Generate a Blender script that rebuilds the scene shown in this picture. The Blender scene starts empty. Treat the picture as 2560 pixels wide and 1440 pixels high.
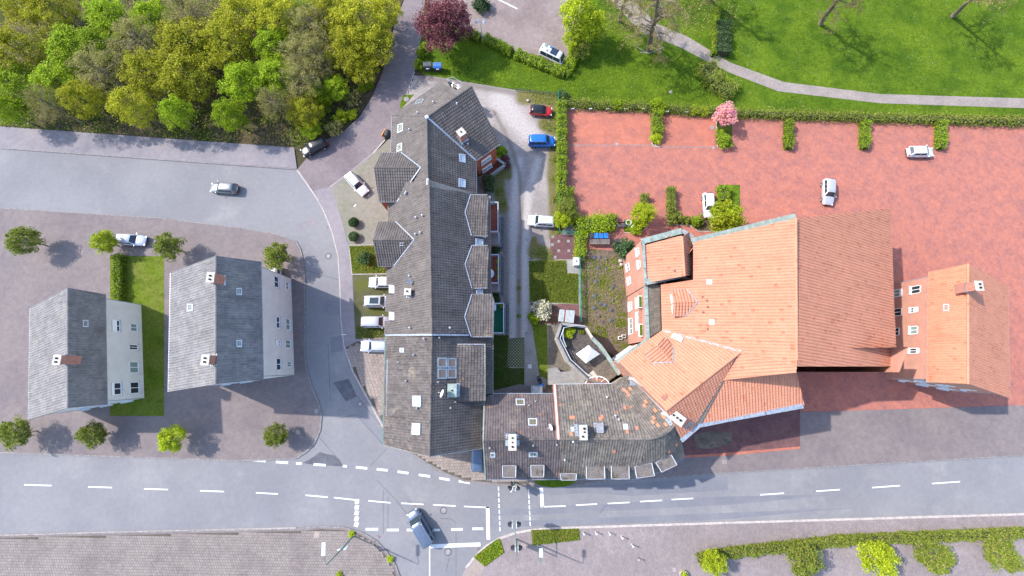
import bpy, bmesh, math, random
import numpy as np
from mathutils import Vector, Matrix
SC = bpy.context.scene
COL = SC.collection
RNG = random.Random(7)
NR = np.random.default_rng(11)
R = math.radians
# ---------------------------------------------------------------- camera
F_PX = 1050.0            # focal length in pixels of the 2560 px wide photograph
CAM_H = 65.0             # height of the drone above the street
NAD = 195.0              # the point straight below lies this many pixels under the picture centre
TH = math.atan(NAD / F_PX)
cam_d = bpy.data.cameras.new('camera'); cam = bpy.data.objects.new('camera', cam_d); COL.objects.link(cam)
cam.location = (0, 0, CAM_H); cam.rotation_euler = (TH, 0, 0)
cam_d.sensor_width = 36.0; cam_d.lens = F_PX / 2560 * 36.0; cam_d.clip_start = 0.5; cam_d.clip_end = 3000
SC.camera = cam
SC.render.resolution_x = 1024; SC.render.resolution_y = 576
# ---------------------------------------------------------------- sky, sun, exposure
SUN_EL = R(42.0); SHADOW = Vector((0.93, -0.37, 0)).normalized()
w = bpy.data.worlds.new('World'); SC.world = w; w.use_nodes = True
wn = w.node_tree.nodes; wl = w.node_tree.links
bg = wn['Background']; bg.inputs[1].default_value = 0.15
sky = wn.new('ShaderNodeTexSky'); sky.sky_type = 'NISHITA'; sky.sun_disc = False
sky.sun_elevation = SUN_EL; sky.sun_rotation = math.atan2(-SHADOW.x, -SHADOW.y)
wl.new(sky.outputs[0], bg.inputs[0])
sd = bpy.data.lights.new('sun', 'SUN'); sd.energy = 2.3; sd.angle = R(0.9); sd.color = (1.0, 0.94, 0.86)
so = bpy.data.objects.new('sun', sd); COL.objects.link(so); so.location = (-60, 25, 90)
so.rotation_euler = Vector((SHADOW.x * math.cos(SUN_EL), SHADOW.y * math.cos(SUN_EL), -math.sin(SUN_EL))).to_track_quat('-Z', 'Y').to_euler()
SC.view_settings.view_transform = 'Standard'; SC.view_settings.look = 'None'
SC.view_settings.exposure = 1.55; SC.view_settings.gamma = 1.0; SC.view_settings.use_curve_mapping = False
# ---------------------------------------------------------------- photograph pixel -> place
_r = Vector((1, 0, 0)); _u = Vector((0, math.cos(TH), math.sin(TH))); _f = Vector((0, math.sin(TH), -math.cos(TH)))
CAM = Vector((0, 0, CAM_H))
def ray(px, py):
    return _r * ((px - 1280) / F_PX) + _u * ((720 - py) / F_PX) + _f
def G(px, py, h=0.0):
    d = ray(px, py); return CAM + d * ((CAM_H - h) / -d.z)
def GL(pts, h=0.0): return [G(a, b, h) for a, b in pts]
def plane3(a, b, c):
    A, B, C = [p if isinstance(p, Vector) else G(*p) for p in (a, b, c)]
    n = (B - A).cross(C - A).normalized()
    if n.z < 0: n = -n
    return (A, n)
def hit(px, py, pl):
    d = ray(px, py); t = (pl[0] - CAM).dot(pl[1]) / d.dot(pl[1]); return CAM + d * t
def pz(pl, x, y):
    p, n = pl; return p.z - (n.x * (x - p.x) + n.y * (y - p.y)) / n.z
# ---------------------------------------------------------------- materials
MATS = {}
def nmat(name):
    m = bpy.data.materials.new(name); m.use_nodes = True; MATS[name] = m
    return m, m.node_tree.nodes, m.node_tree.links, m.node_tree.nodes['Principled BSDF']
def c4(c): return (c[0], c[1], c[2], 1)
def mixc(N, L, fac, a, b, mode='MIX'):
    x = N.new('ShaderNodeMix'); x.data_type = 'RGBA'; x.blend_type = mode
    for s, v in ((0, fac), (6, a), (7, b)):
        if hasattr(v, 'node'): L.new(v, x.inputs[s])
        elif s == 0: x.inputs[0].default_value = v
        else: x.inputs[s].default_value = c4(v)
    return x.outputs[2]
def ramp(N, L, src, lo, hi):
    x = N.new('ShaderNodeMapRange'); x.inputs[1].default_value = lo; x.inputs[2].default_value = hi
    x.interpolation_type = 'SMOOTHSTEP'
    L.new(src, x.inputs[0]); return x.outputs[0]
def noise(N, L, co, scale, det=4, rough=.6):
    x = N.new('ShaderNodeTexNoise'); x.inputs['Scale'].default_value = scale; x.inputs['Detail'].default_value = det
    x.inputs['Roughness'].default_value = rough
    if co is not None: L.new(co, x.inputs['Vector'])
    return x.outputs[0]
def coords(N, kind='Object', rot=0.0, scale=1.0):
    tc = N.new('ShaderNodeTexCoord').outputs[kind]
    if rot or scale != 1.0:
        mp = N.new('ShaderNodeMapping'); mp.inputs['Rotation'].default_value = (0, 0, rot)
        mp.inputs['Scale'].default_value = (scale,) * 3
        N.id_data.links.new(tc, mp.inputs[0]); return mp.outputs[0]
    return tc
def attr(N, name):
    a = N.new('ShaderNodeAttribute'); a.attribute_name = name; return a.outputs['Fac']
def finish(N, L, B, col, rough, bump=None, bstr=.3, bdist=.02, spec=.4, metal=0):
    if hasattr(col, 'node'): L.new(col, B.inputs['Base Color'])
    else: B.inputs['Base Color'].default_value = c4(col)
    B.inputs['Roughness'].default_value = rough; B.inputs['Metallic'].default_value = metal
    B.inputs['Specular IOR Level'].default_value = spec
    if bump is not None:
        b = N.new('ShaderNodeBump'); b.inputs['Strength'].default_value = bstr; b.inputs['Distance'].default_value = bdist
        L.new(bump, b.inputs['Height']); L.new(b.outputs[0], B.inputs['Normal'])
def plain(name, c, rough=.6, metal=0, spec=.4, var=.15, scale=3.0):
    m, N, L, B = nmat(name); co = coords(N)
    n = noise(N, L, co, scale, 5)
    dark = tuple(x * (1 - var) for x in c); lite = tuple(min(1, x * (1 + var)) for x in c)
    finish(N, L, B, mixc(N, L, ramp(N, L, n, .3, .7), dark, lite), rough, spec=spec, metal=metal)
    return m
def ground(name, c1, c2, c3=None, s1=.25, s2=3.0, s3=25.0, grain=.25, rough=.9, speck=None, bstr=.5, lo3=.55, hi3=.7, sc3=.12):
    m, N, L, B = nmat(name); co = coords(N)
    n1 = noise(N, L, co, s1, 6, .65); n2 = noise(N, L, co, s2, 6, .7); n3 = noise(N, L, co, s3, 2)
    col = mixc(N, L, ramp(N, L, n1, .35, .65), c1, c2)
    if c3 is not None: col = mixc(N, L, ramp(N, L, noise(N, L, co, sc3, 7, .7), lo3, hi3), col, c3)
    col = mixc(N, L, ramp(N, L, n2, .3, .72), mixc(N, L, 1.0, col, (1 - grain,) * 3, 'MULTIPLY'), col)
    col = mixc(N, L, ramp(N, L, n3, .3, .7), mixc(N, L, 1.0, col, (1 - grain * 1.1,) * 3, 'MULTIPLY'), col)
    if speck:
        v = N.new('ShaderNodeTexVoronoi'); v.inputs['Scale'].default_value = speck[1]; L.new(co, v.inputs['Vector'])
        msk = N.new('ShaderNodeMath'); msk.operation = 'MULTIPLY'
        L.new(ramp(N, L, v.outputs['Distance'], .16, .05), msk.inputs[0])
        L.new(ramp(N, L, noise(N, L, co, speck[2], 3), .5, .62), msk.inputs[1])
        col = mixc(N, L, msk.outputs[0], col, speck[0])
    finish(N, L, B, col, rough, n2, bstr, .05, spec=.06)
    return m
def pavers(name, c1, c2, mortar, bw, bh, rot=0.0, joint=.012, stain=(.75, .72, .7), off=.5, sst=.15, rough=.85, moss=None, mlo=.55, mhi=.7):
    m, N, L, B = nmat(name); co = coords(N, rot=rot)
    b = N.new('ShaderNodeTexBrick'); b.offset = off; b.inputs['Scale'].default_value = 1.0
    b.inputs['Brick Width'].default_value = bw; b.inputs['Row Height'].default_value = bh
    b.inputs['Mortar Size'].default_value = joint; b.inputs['Mortar Smooth'].default_value = .2
    b.inputs['Color1'].default_value = c4(c1); b.inputs['Color2'].default_value = c4(c2); b.inputs['Mortar'].default_value = c4(mortar)
    L.new(co, b.inputs['Vector'])
    n1 = noise(N, L, co, sst, 7, .7); n2 = noise(N, L, co, 1.3, 6, .7)
    col = mixc(N, L, ramp(N, L, n1, .4, .65), b.outputs[0], mixc(N, L, 1.0, b.outputs[0], stain, 'MULTIPLY'))
    col = mixc(N, L, ramp(N, L, n2, .3, .7), mixc(N, L, 1.0, col, (.82, .82, .84), 'MULTIPLY'), col)
    if moss: col = mixc(N, L, ramp(N, L, noise(N, L, co, .22, 8, .75), mlo, mhi), col, moss)
    inv = N.new('ShaderNodeMath'); inv.operation = 'SUBTRACT'; inv.inputs[0].default_value = 1; L.new(b.outputs[1], inv.inputs[1])
    finish(N, L, B, col, rough, inv.outputs[0], .5, .02, spec=.08)
    return m
def tilemat(name, c1, c2, c3=None, lichen=None, rough=.7, p3=.9, llo=.58, lhi=.7, stain=.75, streak=.72):
    m, N, L, B = nmat(name); co = coords(N); r = attr(N, 'rnd')
    col = mixc(N, L, r, c1, c2)
    if c3 is not None: col = mixc(N, L, ramp(N, L, r, p3, p3 + .005), col, c3)
    n = noise(N, L, co, .5, 7, .7); n2 = noise(N, L, co, 6, 4, .7)
    col = mixc(N, L, ramp(N, L, n, .35, .65), mixc(N, L, 1.0, col, (stain,) * 3, 'MULTIPLY'), col)
    col = mixc(N, L, ramp(N, L, n2, .3, .7), mixc(N, L, 1.0, col, (.85,) * 3, 'MULTIPLY'), col)
    ua = N.new('ShaderNodeAttribute'); ua.attribute_name = 'uvt'; mp = N.new('ShaderNodeMapping'); mp.inputs['Scale'].default_value = (2.2, .18, 1); L.new(ua.outputs['Vector'], mp.inputs[0])
    col = mixc(N, L, ramp(N, L, noise(N, L, mp.outputs[0], 1.0, 5, .65), .48, .72), col, mixc(N, L, 1.0, col, (streak,) * 3, 'MULTIPLY'))
    if lichen:
        k = N.new('ShaderNodeMath'); k.operation = 'MULTIPLY'
        L.new(ramp(N, L, noise(N, L, co, .35, 5), llo, lhi), k.inputs[0]); L.new(ramp(N, L, noise(N, L, co, 5, 6, .8), .45, .6), k.inputs[1])
        col = mixc(N, L, k.outputs[0], col, lichen)
    finish(N, L, B, col, rough, n2, .25, .02, spec=.2)
    return m
def leafmat(name, dark, lite, third=None, trans=.35):
    m, N, L, B = nmat(name); r = attr(N, 'rnd')
    col = mixc(N, L, r, dark, lite)
    if third: col = mixc(N, L, ramp(N, L, r, .8, .95), col, third)
    oi = N.new('ShaderNodeObjectInfo')
    hs = N.new('ShaderNodeHueSaturation'); L.new(col, hs.inputs['Color'])
    mr = N.new('ShaderNodeMapRange'); mr.inputs[3].default_value = .8; mr.inputs[4].default_value = 1.2; L.new(oi.outputs['Random'], mr.inputs[0])
    L.new(mr.outputs[0], hs.inputs['Value'])
    finish(N, L, B, hs.outputs[0], .65, spec=.08)
    t = N.new('ShaderNodeBsdfTranslucent'); L.new(hs.outputs[0], t.inputs[0])
    ms = N.new('ShaderNodeMixShader'); ms.inputs[0].default_value = trans
    L.new(B.outputs[0], ms.inputs[1]); L.new(t.outputs[0], ms.inputs[2]); L.new(ms.outputs[0], N['Material Output'].inputs[0])
    return m
def glassy(name, c, rough=.06, spec=.7):
    m, N, L, B = nmat(name); finish(N, L, B, c, rough, spec=spec); return m
def paint(name, c, metal=.0, rough=.3):
    m, N, L, B = nmat(name); co = coords(N)
    n = noise(N, L, co, 2.0, 5); dark = tuple(x * .9 for x in c)
    finish(N, L, B, mixc(N, L, ramp(N, L, n, .3, .7), dark, c), rough, spec=.5, metal=metal)
    B.inputs['Coat Weight'].default_value = .6; B.inputs['Coat Roughness'].default_value = .08
    return m
# ---------------------------------------------------------------- things, parts
def wloc(o):
    v = Vector((0, 0, 0))
    while o is not None: v = v + o.location; o = o.parent
    return v
def tag(o, label=None, cat=None, group=None, kind=None):
    if label: o['label'] = label
    if cat: o['category'] = cat
    if group: o['group'] = group
    if kind: o['kind'] = kind
    return o
def thing(name, loc, label, cat, group=None, rz=0.0):
    o = bpy.data.objects.new(name, None); COL.objects.link(o); o.empty_display_size = .3
    o.location = loc; o.rotation_euler = (0, 0, rz); return tag(o, label, cat, group)
def link(name, me, parent=None):
    o = bpy.data.objects.new(name, me); COL.objects.link(o)
    if parent is not None: o.parent = parent
    return o
def copy_tree(o, parent=None):
    c = o.copy(); COL.objects.link(c)
    if parent is not None: c.parent = parent
    for ch in list(o.children): copy_tree(ch, c)
    return c
class MB:
    def __init__(s): s.v = []; s.f = []
    def add(s, vs, fs):
        k = len(s.v); s.v += [tuple(v) for v in vs]; s.f += [tuple(i + k for i in f) for f in fs]; return s
    def box(s, c, size, rz=0.0, M=None):
        a, b, d = [x / 2 for x in size]; c = Vector(c)
        m = M if M is not None else Matrix.Rotation(rz, 3, 'Z')
        vs = [c + m @ Vector((x, y, z)) for z in (-d, d) for x, y in ((-a, -b), (a, -b), (a, b), (-a, b))]
        return s.add(vs, [(3, 2, 1, 0), (4, 5, 6, 7), (0, 1, 5, 4), (1, 2, 6, 5), (2, 3, 7, 6), (3, 0, 4, 7)])
    def prism(s, poly, z0, z1):
        """vertical prism: poly of xy points; z0 / z1 numbers or lists"""
        n = len(poly)
        area = sum(poly[i][0] * poly[(i + 1) % n][1] - poly[(i + 1) % n][0] * poly[i][1] for i in range(n))
        if area < 0: poly = poly[::-1]; z1 = z1[::-1] if isinstance(z1, (list, tuple)) else z1; z0 = z0[::-1] if isinstance(z0, (list, tuple)) else z0
        g = lambda z, i: z[i] if isinstance(z, (list, tuple)) else z
        vs = [(p[0], p[1], g(z0, i)) for i, p in enumerate(poly)] + [(p[0], p[1], g(z1, i)) for i, p in enumerate(poly)]
        fs = [tuple(range(n))[::-1], tuple(range(n, 2 * n))] + [(i, (i + 1) % n, n + (i + 1) % n, n + i) for i in range(n)]
        return s.add(vs, fs)
    def bar(s, a, b, w, h=None):
        """box from a to b, w wide, h high"""
        a = Vector(a); b = Vector(b); h = h or w; d = b - a; L_ = d.length
        if L_ < 1e-6: return s
        x = d / L_; up = Vector((0, 0, 1)) if abs(x.z) < .98 else Vector((0, 1, 0))
        y = up.cross(x).normalized(); z = x.cross(y)
        return s.box((a + b) / 2, (L_, w, h), M=Matrix((x, y, z)).transposed())
    def tube(s, pts, rad, seg=8, caps=True):
        pts = [Vector(p) for p in pts]; n = len(pts); rs = rad if isinstance(rad, (list, tuple)) else [rad] * n
        base = []; 
        for i, p in enumerate(pts):
            d = (pts[min(i + 1, n - 1)] - pts[max(i - 1, 0)]).normalized()
            up = Vector((0, 0, 1)) if abs(d.z) < .95 else Vector((1, 0, 0))
            a = d.cross(up).normalized(); b = d.cross(a)
            base.append([p + (a * math.cos(t) + b * math.sin(t)) * rs[i] for t in [2 * math.pi * k / seg for k in range(seg)]])
        vs = [v for r_ in base for v in r_]
        fs = [(i * seg + k, i * seg + (k + 1) % seg, (i + 1) * seg + (k + 1) % seg, (i + 1) * seg + k) for i in range(n - 1) for k in range(seg)]
        if caps: fs += [tuple(range(seg)), tuple(range((n - 1) * seg, n * seg))[::-1]]
        return s.add(vs, fs)
    def lathe(s, prof, c=(0, 0, 0), seg=16):
        vs = [(c[0] + r_ * math.cos(2 * math.pi * k / seg), c[1] + r_ * math.sin(2 * math.pi * k / seg), c[2] + z) for r_, z in prof for k in range(seg)]
        n = len(prof)
        fs = [(i * seg + k, i * seg + (k + 1) % seg, (i + 1) * seg + (k + 1) % seg, (i + 1) * seg + k) for i in range(n - 1) for k in range(seg)]
        fs += [tuple(range(seg))[::-1], tuple(range((n - 1) * seg, n * seg))]
        return s.add(vs, fs)
    def poly(s, pts): return s.add(pts, [tuple(range(len(pts)))])
    def mesh(s, name, mat, off=None, smooth=False, bevel=0):
        me = bpy.data.meshes.new(name); vs = s.v
        if off is not None: vs = [(a - off.x, b - off.y, c - off.z) for a, b, c in vs]
        me.from_pydata(vs, [], s.f); me.materials.append(MATS[mat] if isinstance(mat, str) else mat)
        if bevel:
            bm = bmesh.new(); bm.from_mesh(me)
            bmesh.ops.bevel(bm, geom=[e for e in bm.edges], offset=bevel, segments=2, affect='EDGES', profile=.6); bm.to_mesh(me); bm.free()
        if smooth: me.polygons.foreach_set('use_smooth', [True] * len(me.polygons))
        me.update(); return me
    def build(s, name, mat, parent=None, world=True, smooth=False, bevel=0):
        return link(name, s.mesh(name, mat, wloc(parent) if (world and parent is not None) else None, smooth, bevel), parent)
def offset_poly(P, d):
    """xy polygon moved inwards by d"""
    n = len(P); A = sum(P[i][0] * P[(i + 1) % n][1] - P[(i + 1) % n][0] * P[i][1] for i in range(n)); s = 1 if A > 0 else -1; out = []
    for i in range(n):
        p0 = Vector(P[i - 1][:2]); p1 = Vector(P[i][:2]); p2 = Vector(P[(i + 1) % n][:2])
        a = (p1 - p0).normalized(); b = (p2 - p1).normalized()
        na = Vector((-a.y, a.x)) * s; nb = Vector((-b.y, b.x)) * s; m = na + nb
        k = m.length_squared
        out.append(p1 + m * (2 * d / k) * .5 * 2 / 2 if k < .3 else p1 + m * (d * 2 / k))
    return out
def inside(P, x, y):
    c = False; n = len(P)
    for i in range(n):
        x0, y0 = P[i][0], P[i][1]; x1, y1 = P[i - 1][0], P[i - 1][1]
        if (y0 > y) != (y1 > y) and x < (x1 - x0) * (y - y0) / (y1 - y0) + x0: c = not c
    return c
def h2(i, j, k=0):
    x = np.sin(i * 127.1 + j * 311.7 + k * 74.7) * 43758.5453; return x - np.floor(x)
def sheet(name, px, z, mat, parent=None, px_in=True, kind='structure', thick=None):
    P = [G(a, b, z) for a, b in px] if px_in else [Vector((a, b, z)) for a, b in px]
    mb = MB()
    if thick: mb.prism([(p.x, p.y) for p in P], z - thick, z)
    else:
        n = len(P); A = sum(P[i].x * P[(i + 1) % n].y - P[(i + 1) % n].x * P[i].y for i in range(n))
        mb.poly(P if A > 0 else P[::-1])
    o = mb.build(name, mat, parent)
    if parent is None and kind: o['kind'] = kind
    return o
def slope(parent, pieces, pl, mat, tw=.34, tl=.42, amp=.055, step=.06, name='roof_tiles', seg=4, thick=.14, up=None, under='fascia'):
    """tiled roof slope: pieces = convex polygons (pixels, or Vectors) on the plane pl; every tile is real relief"""
    p0, n = pl; n = Vector(n)
    v = Vector((0, 0, 1)) - n * n.z
    if up is not None: v = up - n * up.dot(n)
    if v.length < 1e-4: v = Vector((0, 1, 0))
    v.normalize(); u = v.cross(n).normalized(); off = wloc(parent) if parent is not None else Vector((0, 0, 0))
    V = []; Fc = []; rn = []; UVT = []; base = 0; solid = MB()
    for pc in pieces:
        P3 = [hit(q[0], q[1], pl) if not isinstance(q, Vector) else q for q in pc]
        uv = [((q - p0).dot(u), (q - p0).dot(v)) for q in P3]
        A = sum(uv[i][0] * uv[(i + 1) % len(uv)][1] - uv[(i + 1) % len(uv)][0] * uv[i][1] for i in range(len(uv)))
        if A < 0: uv = uv[::-1]; P3 = P3[::-1]
        u0 = math.floor(min(a for a, b in uv) / tw) - 1; u1 = math.ceil(max(a for a, b in uv) / tw) + 1
        v0 = math.floor(min(b for a, b in uv) / tl) - 1; v1 = math.ceil(max(b for a, b in uv) / tl) + 1
        us = np.arange(u0 * seg, u1 * seg + 1) / seg * tw; nu = len(us)
        wave = amp * np.abs(np.cos(np.pi * us / tw)) ** .8
        rows_v = []; rows_h = []
        for k in range(v0, v1): rows_v += [k * tl, (k + 1) * tl]; rows_h += [step, 0.0]
        nv = len(rows_v); rv = np.array(rows_v); rh = np.array(rows_h)
        UU, VV = np.meshgrid(us, rv); HH = wave[None, :] + rh[:, None] + NR.normal(size=(nv, nu)) * .006
        pts = np.stack([UU.ravel(), VV.ravel(), HH.ravel()], 1)
        ii, jj = np.meshgrid(np.arange(nv - 1), np.arange(nu - 1), indexing='ij'); a = (ii * nu + jj).ravel()
        quads = np.stack([a, a + 1, a + nu + 1, a + nu], 1)
        me = bpy.data.meshes.new('t'); me.from_pydata(pts.tolist(), [], quads.tolist())
        bm = bmesh.new(); bm.from_mesh(me); bpy.data.meshes.remove(me)
        for i in range(len(uv)):
            a_ = Vector((uv[i][0], uv[i][1], 0)); b_ = Vector((uv[(i + 1) % len(uv)][0], uv[(i + 1) % len(uv)][1], 0)); e = b_ - a_
            if e.length < 1e-4: continue
            nn = Vector((e.y, -e.x, 0)).normalized()
            bmesh.ops.bisect_plane(bm, geom=bm.verts[:] + bm.edges[:] + bm.faces[:], plane_co=a_, plane_no=nn, clear_outer=True)
        bm.verts.index_update()
        V += [p0 + u * q.co.x + v * q.co.y + n * (q.co.z + .01) - off for q in bm.verts]
        for f in bm.faces:
            Fc.append([q.index + base for q in f.verts]); c = f.calc_center_median()
            rn.append(float(h2(math.floor(c.x / tw), math.floor(c.y / tl + (1e-4 if f.normal.z > .3 else -.01)))))
        UVT += [(q.co.x, q.co.y, 0.0) for q in bm.verts]; base += len(bm.verts); bm.free()
        k = len(P3); bot = [q - n * thick for q in P3]
        solid.add(list(P3) + bot, [tuple(range(k, 2 * k))[::-1], tuple(range(k))] + [(i, k + i, k + (i + 1) % k, (i + 1) % k) for i in range(k)])
    me = bpy.data.meshes.new(name); me.from_pydata(V, [], Fc); me.materials.append(MATS[mat])
    at = me.attributes.new('rnd', 'FLOAT', 'FACE'); at.data.foreach_set('value', rn); me.attributes.new('uvt', 'FLOAT_VECTOR', 'POINT').data.foreach_set('vector', np.array(UVT, dtype=np.float32).ravel()); me.update()
    o = link(name, me, parent); o['kind'] = 'stuff'
    solid.build('roof_deck', under, parent)
    return o
def walls(parent, foot, planes, mat, zb=0.0, name='wall', sub=8, drop=.2, top=None):
    """walls round a footprint (xy), reaching up to the lowest of the roof planes"""
    n = len(foot); mb = MB(); zt = lambda p: (min(pz(q, p.x, p.y) for q in planes) - drop) if top is None else top
    A = sum(foot[i][0] * foot[(i + 1) % n][1] - foot[(i + 1) % n][0] * foot[i][1] for i in range(n))
    F_ = [Vector(p[:2]) for p in (foot if A > 0 else foot[::-1])]; tops = []
    for i in range(n):
        a, b = F_[i], F_[(i + 1) % n]
        pts = [a.lerp(b, k / sub) for k in range(sub + 1)]
        vs = [(p.x, p.y, zb) for p in pts] + [(p.x, p.y, zt(p)) for p in pts]
        mb.add(vs, [(k, k + 1, sub + 2 + k, sub + 1 + k) for k in range(sub)])
    return mb.build(name, mat, parent)
def ridge(parent, pts, mat, r=.14, name='ridge_tiles', piece=.42):
    """overlapping half round caps along a line of points"""
    mb = MB()
    for a, b in zip(pts[:-1], pts[1:]):
        d = b - a; k = max(1, int(d.length / piece))
        for i in range(k):
            p = a + d * (i / k); q = a + d * ((i + 1.06) / k); mb.tube([p, q], [r * 1.1, r * .93], 8)
    o = mb.build(name, mat, parent); o['kind'] = 'stuff'
    me = o.data; at = me.attributes.new('rnd', 'FLOAT', 'FACE'); per = 10
    at.data.foreach_set('value', [float(h2(i // per, 3)) for i in range(len(me.polygons))])
    return o
def strip(parent, pts, w, h, mat, name, up=0.0):
    mb = MB()
    for a, b in zip(pts[:-1], pts[1:]): mb.bar(a + Vector((0, 0, up)), b + Vector((0, 0, up)), w, h)
    return mb.build(name, mat, parent)
def skylight(parent, quad, pl, glass='sky_glass', frame='zinc', h=.12, open_=0, name='skylight', fw=.13):
    """roof window on plane pl: quad = 4 pixels"""
    P = [hit(a, b, pl) for a, b in quad]; n = pl[1]; c = sum(P, Vector()) / 4
    ins = lambda p, d: p + (c - p).normalized() * d * 1.4
    outer_b = P; outer_t = [p + n * h for p in P]; inn_t = [ins(p, fw) + n * h for p in P]; inn_b = [ins(p, fw) + n * (h - .05) for p in P]
    mb = MB(); vs = outer_b + outer_t + inn_t + inn_b
    fs = []
    for i in range(4):
        j = (i + 1) % 4; fs += [(i, j, 4 + j, 4 + i), (4 + i, 4 + j, 8 + j, 8 + i), (8 + i, 8 + j, 12 + j, 12 + i)]
    o = mb.add(vs, fs).build(name, frame, parent)
    MB().poly([ins(p, fw * .8) + n * (h - .045) for p in P]).build('pane', glass, o)
    return o
def chimney(parent, px, py, pl, size, height, rz, flues, body='chimney_brick', capm='concrete_cap', capz=.1, flash=True):
    b = hit(px, py, pl); 
    o = MB().box((b.x, b.y, b.z + height / 2 - .5), (size[0], size[1], height + 1), rz).build('chimney', body, parent)
    t = b.z + height; m = Matrix.Rotation(rz, 3, 'Z')
    MB().box((b.x, b.y, t + capz / 2), (size[0] + .16, size[1] + .16, capz), rz).build('chimney_cap', capm, o)
    for fx, fy, fr in flues:
        q = Vector((b.x, b.y, t + capz)) + m @ Vector((fx, fy, 0))
        MB().lathe([(fr, -.02), (fr, .14), (fr * .8, .14), (fr * .8, .015)], q, 10).build('flue', 'soot_gap_black', o)
    if flash:
        u = Vector((0, 0, 1)) - pl[1] * pl[1].z; u = u.normalized() if u.length > .01 else Vector((0, 1, 0)); s = u.cross(pl[1])
        mb = MB(); k = .5 * (size[0] + size[1]) / 2 + .22
        q = [b + (u * a + s * c) * k + pl[1] * .09 for a, c in ((-1, -1), (-1, 1), (1, 1), (1, -1))]
        mb.poly(q).build('flashing', 'zinc', o)
    return o
def window(parent, a, b, t, z, w, h, frame='white_pvc', glass='dark_glass', sill=True, shutter=0.0, bars=1, out=.03):
    """wall window: a -> b wall line (xy), t metres along, outside is to the right of a->b"""
    a = Vector((a[0], a[1])); b = Vector((b[0], b[1])); d = (b - a).normalized(); nn = Vector((d.y, -d.x)); rz = math.atan2(d.y, d.x)
    c = a + d * t + nn * out
    mb = MB(); fr = .09
    P = lambda s, zz, o_=0: Vector((c.x + d.x * s + nn.x * o_, c.y + d.y * s + nn.y * o_, zz))
    for s in (-1, 1): mb.box(P(s * (w / 2 - fr / 2), z + h / 2), (fr, .1, h), rz)
    for zz in (z + fr / 2, z + h - fr / 2): mb.box(P(0, zz), (w, .1, fr), rz)
    for k in range(bars): mb.box(P(-w / 2 + w * (k + 1) / (bars + 1), z + h / 2), (fr * .9, .09, h), rz)
    o = mb.build('window', frame, parent)
    if glass == 'dark_glass' and RNG.random() < .4: glass = 'sky_glass'
    MB().box(P(0, z + h / 2, -.02), (w - fr, .03, h - fr), rz).build('pane', glass, o)
    if sill: MB().box(P(0, z - .04, .09), (w + .16, .3, .07), rz).build('sill', 'light_sill', o)
    if shutter: MB().box(P(0, z + h - h * shutter / 2, .035), (w - .04, .04, h * shutter), rz).build('shutter', 'white_pvc', o)
    return o
# ---------------------------------------------------------------- materials of the place
ground('soil', (.10, .08, .05), (.07, .075, .03), s1=.1)
ground('forest_floor', (.17, .125, .085), (.13, .105, .06), (.07, .095, .018), s1=.2, s2=2.2, s3=9, grain=.45, lo3=.46, hi3=.62, sc3=.16)
ground('asphalt', (.208, .205, .219), (.247, .242, .253), (.282, .273, .276), s1=.07, s2=1.6, s3=22, grain=.1, rough=.85, bstr=.15, lo3=.5, hi3=.7, sc3=.09)
ground('asphalt_new', (.186, .186, .212), (.215, .215, .237), s1=.3, s2=2.5, grain=.1, rough=.85, bstr=.15)
ground('asphalt_dark', (.115, .115, .14), (.16, .16, .18), s1=.6, s2=2.5, grain=.2, rough=.85, bstr=.15)
ground('crack', (.07, .07, .08), (.12, .12, .13), s1=1.0)
ground('footpath', (.24, .22, .24), (.285, .255, .27), (.20, .19, .215), s1=.15, s2=1.2, grain=.12, rough=.88, bstr=.15)
pavers('street_pavers', (.235, .195, .20), (.28, .235, .235), (.17, .145, .145), .24, .12, R(32), stain=(.78, .76, .8), sst=.12)
pavers('mauve_pavers', (.305, .25, .24), (.23, .195, .195), (.19, .165, .16), .22, .11, R(90), stain=(1.18, 1.18, 1.2), sst=.1)
pavers('plum_pavers', (.26, .215, .205), (.22, .185, .18), (.175, .15, .145), .22, .11, 0, stain=(.85, .85, .9))
pavers('brown_pavers', (.32, .255, .235), (.27, .215, .205), (.19, .16, .14), .24, .16, R(30), stain=(.8, .78, .78), moss=(.17, .16, .06), mlo=.6, mhi=.85)
pavers('court_brick', (.55, .19, .125), (.40, .155, .125), (.30, .14, .11), .3, .15, R(45), joint=.018, stain=(.80, .86, .98), sst=.5)
pavers('court_rows', (.57, .19, .12), (.49, .165, .115), (.34, .145, .105), .3, .15, 0, joint=.018, stain=(.8, .85, .95), sst=.25, moss=(.17, .085, .055), mlo=.62, mhi=.78)
pavers('forecourt', (.30, .275, .235), (.26, .24, .205), (.20, .19, .14), .24, .16, 0, stain=(.82, .86, .78), moss=(.20, .19, .10), mlo=.56, mhi=.85)
pavers('grass_pavers', (.175, .165, .13), (.145, .14, .11), (.085, .095, .026), .32, .32, R(40), joint=.075, off=.5, moss=(.095, .105, .022), mlo=.5, mhi=.62)
pavers('dark_red_pavers', (.22, .105, .10), (.165, .09, .09), (.11, .075, .07), .4, .2, 0, stain=(.75, .75, .8), sst=.4)
def slabm(name, c1, c2, c3):
    m, N, L, B = nmat(name); co = coords(N); r = attr(N, 'rnd')
    col = mixc(N, L, r, c1, c2); n = noise(N, L, co, .18, 7, .7); n2 = noise(N, L, co, 3, 6, .7)
    col = mixc(N, L, ramp(N, L, n, .42, .66), col, mixc(N, L, 1.0, col, c3, 'MULTIPLY'))
    col = mixc(N, L, ramp(N, L, n2, .3, .7), mixc(N, L, 1.0, col, (.82,) * 3, 'MULTIPLY'), col)
    finish(N, L, B, col, .85, n2, .2, .02, spec=.25)
slabm('slab_beige', (.33, .27, .235), (.27, .225, .20), (.8, .78, .8))
slabm('slab_rose', (.275, .235, .215), (.235, .20, .185), (.78, .76, .78))
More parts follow.
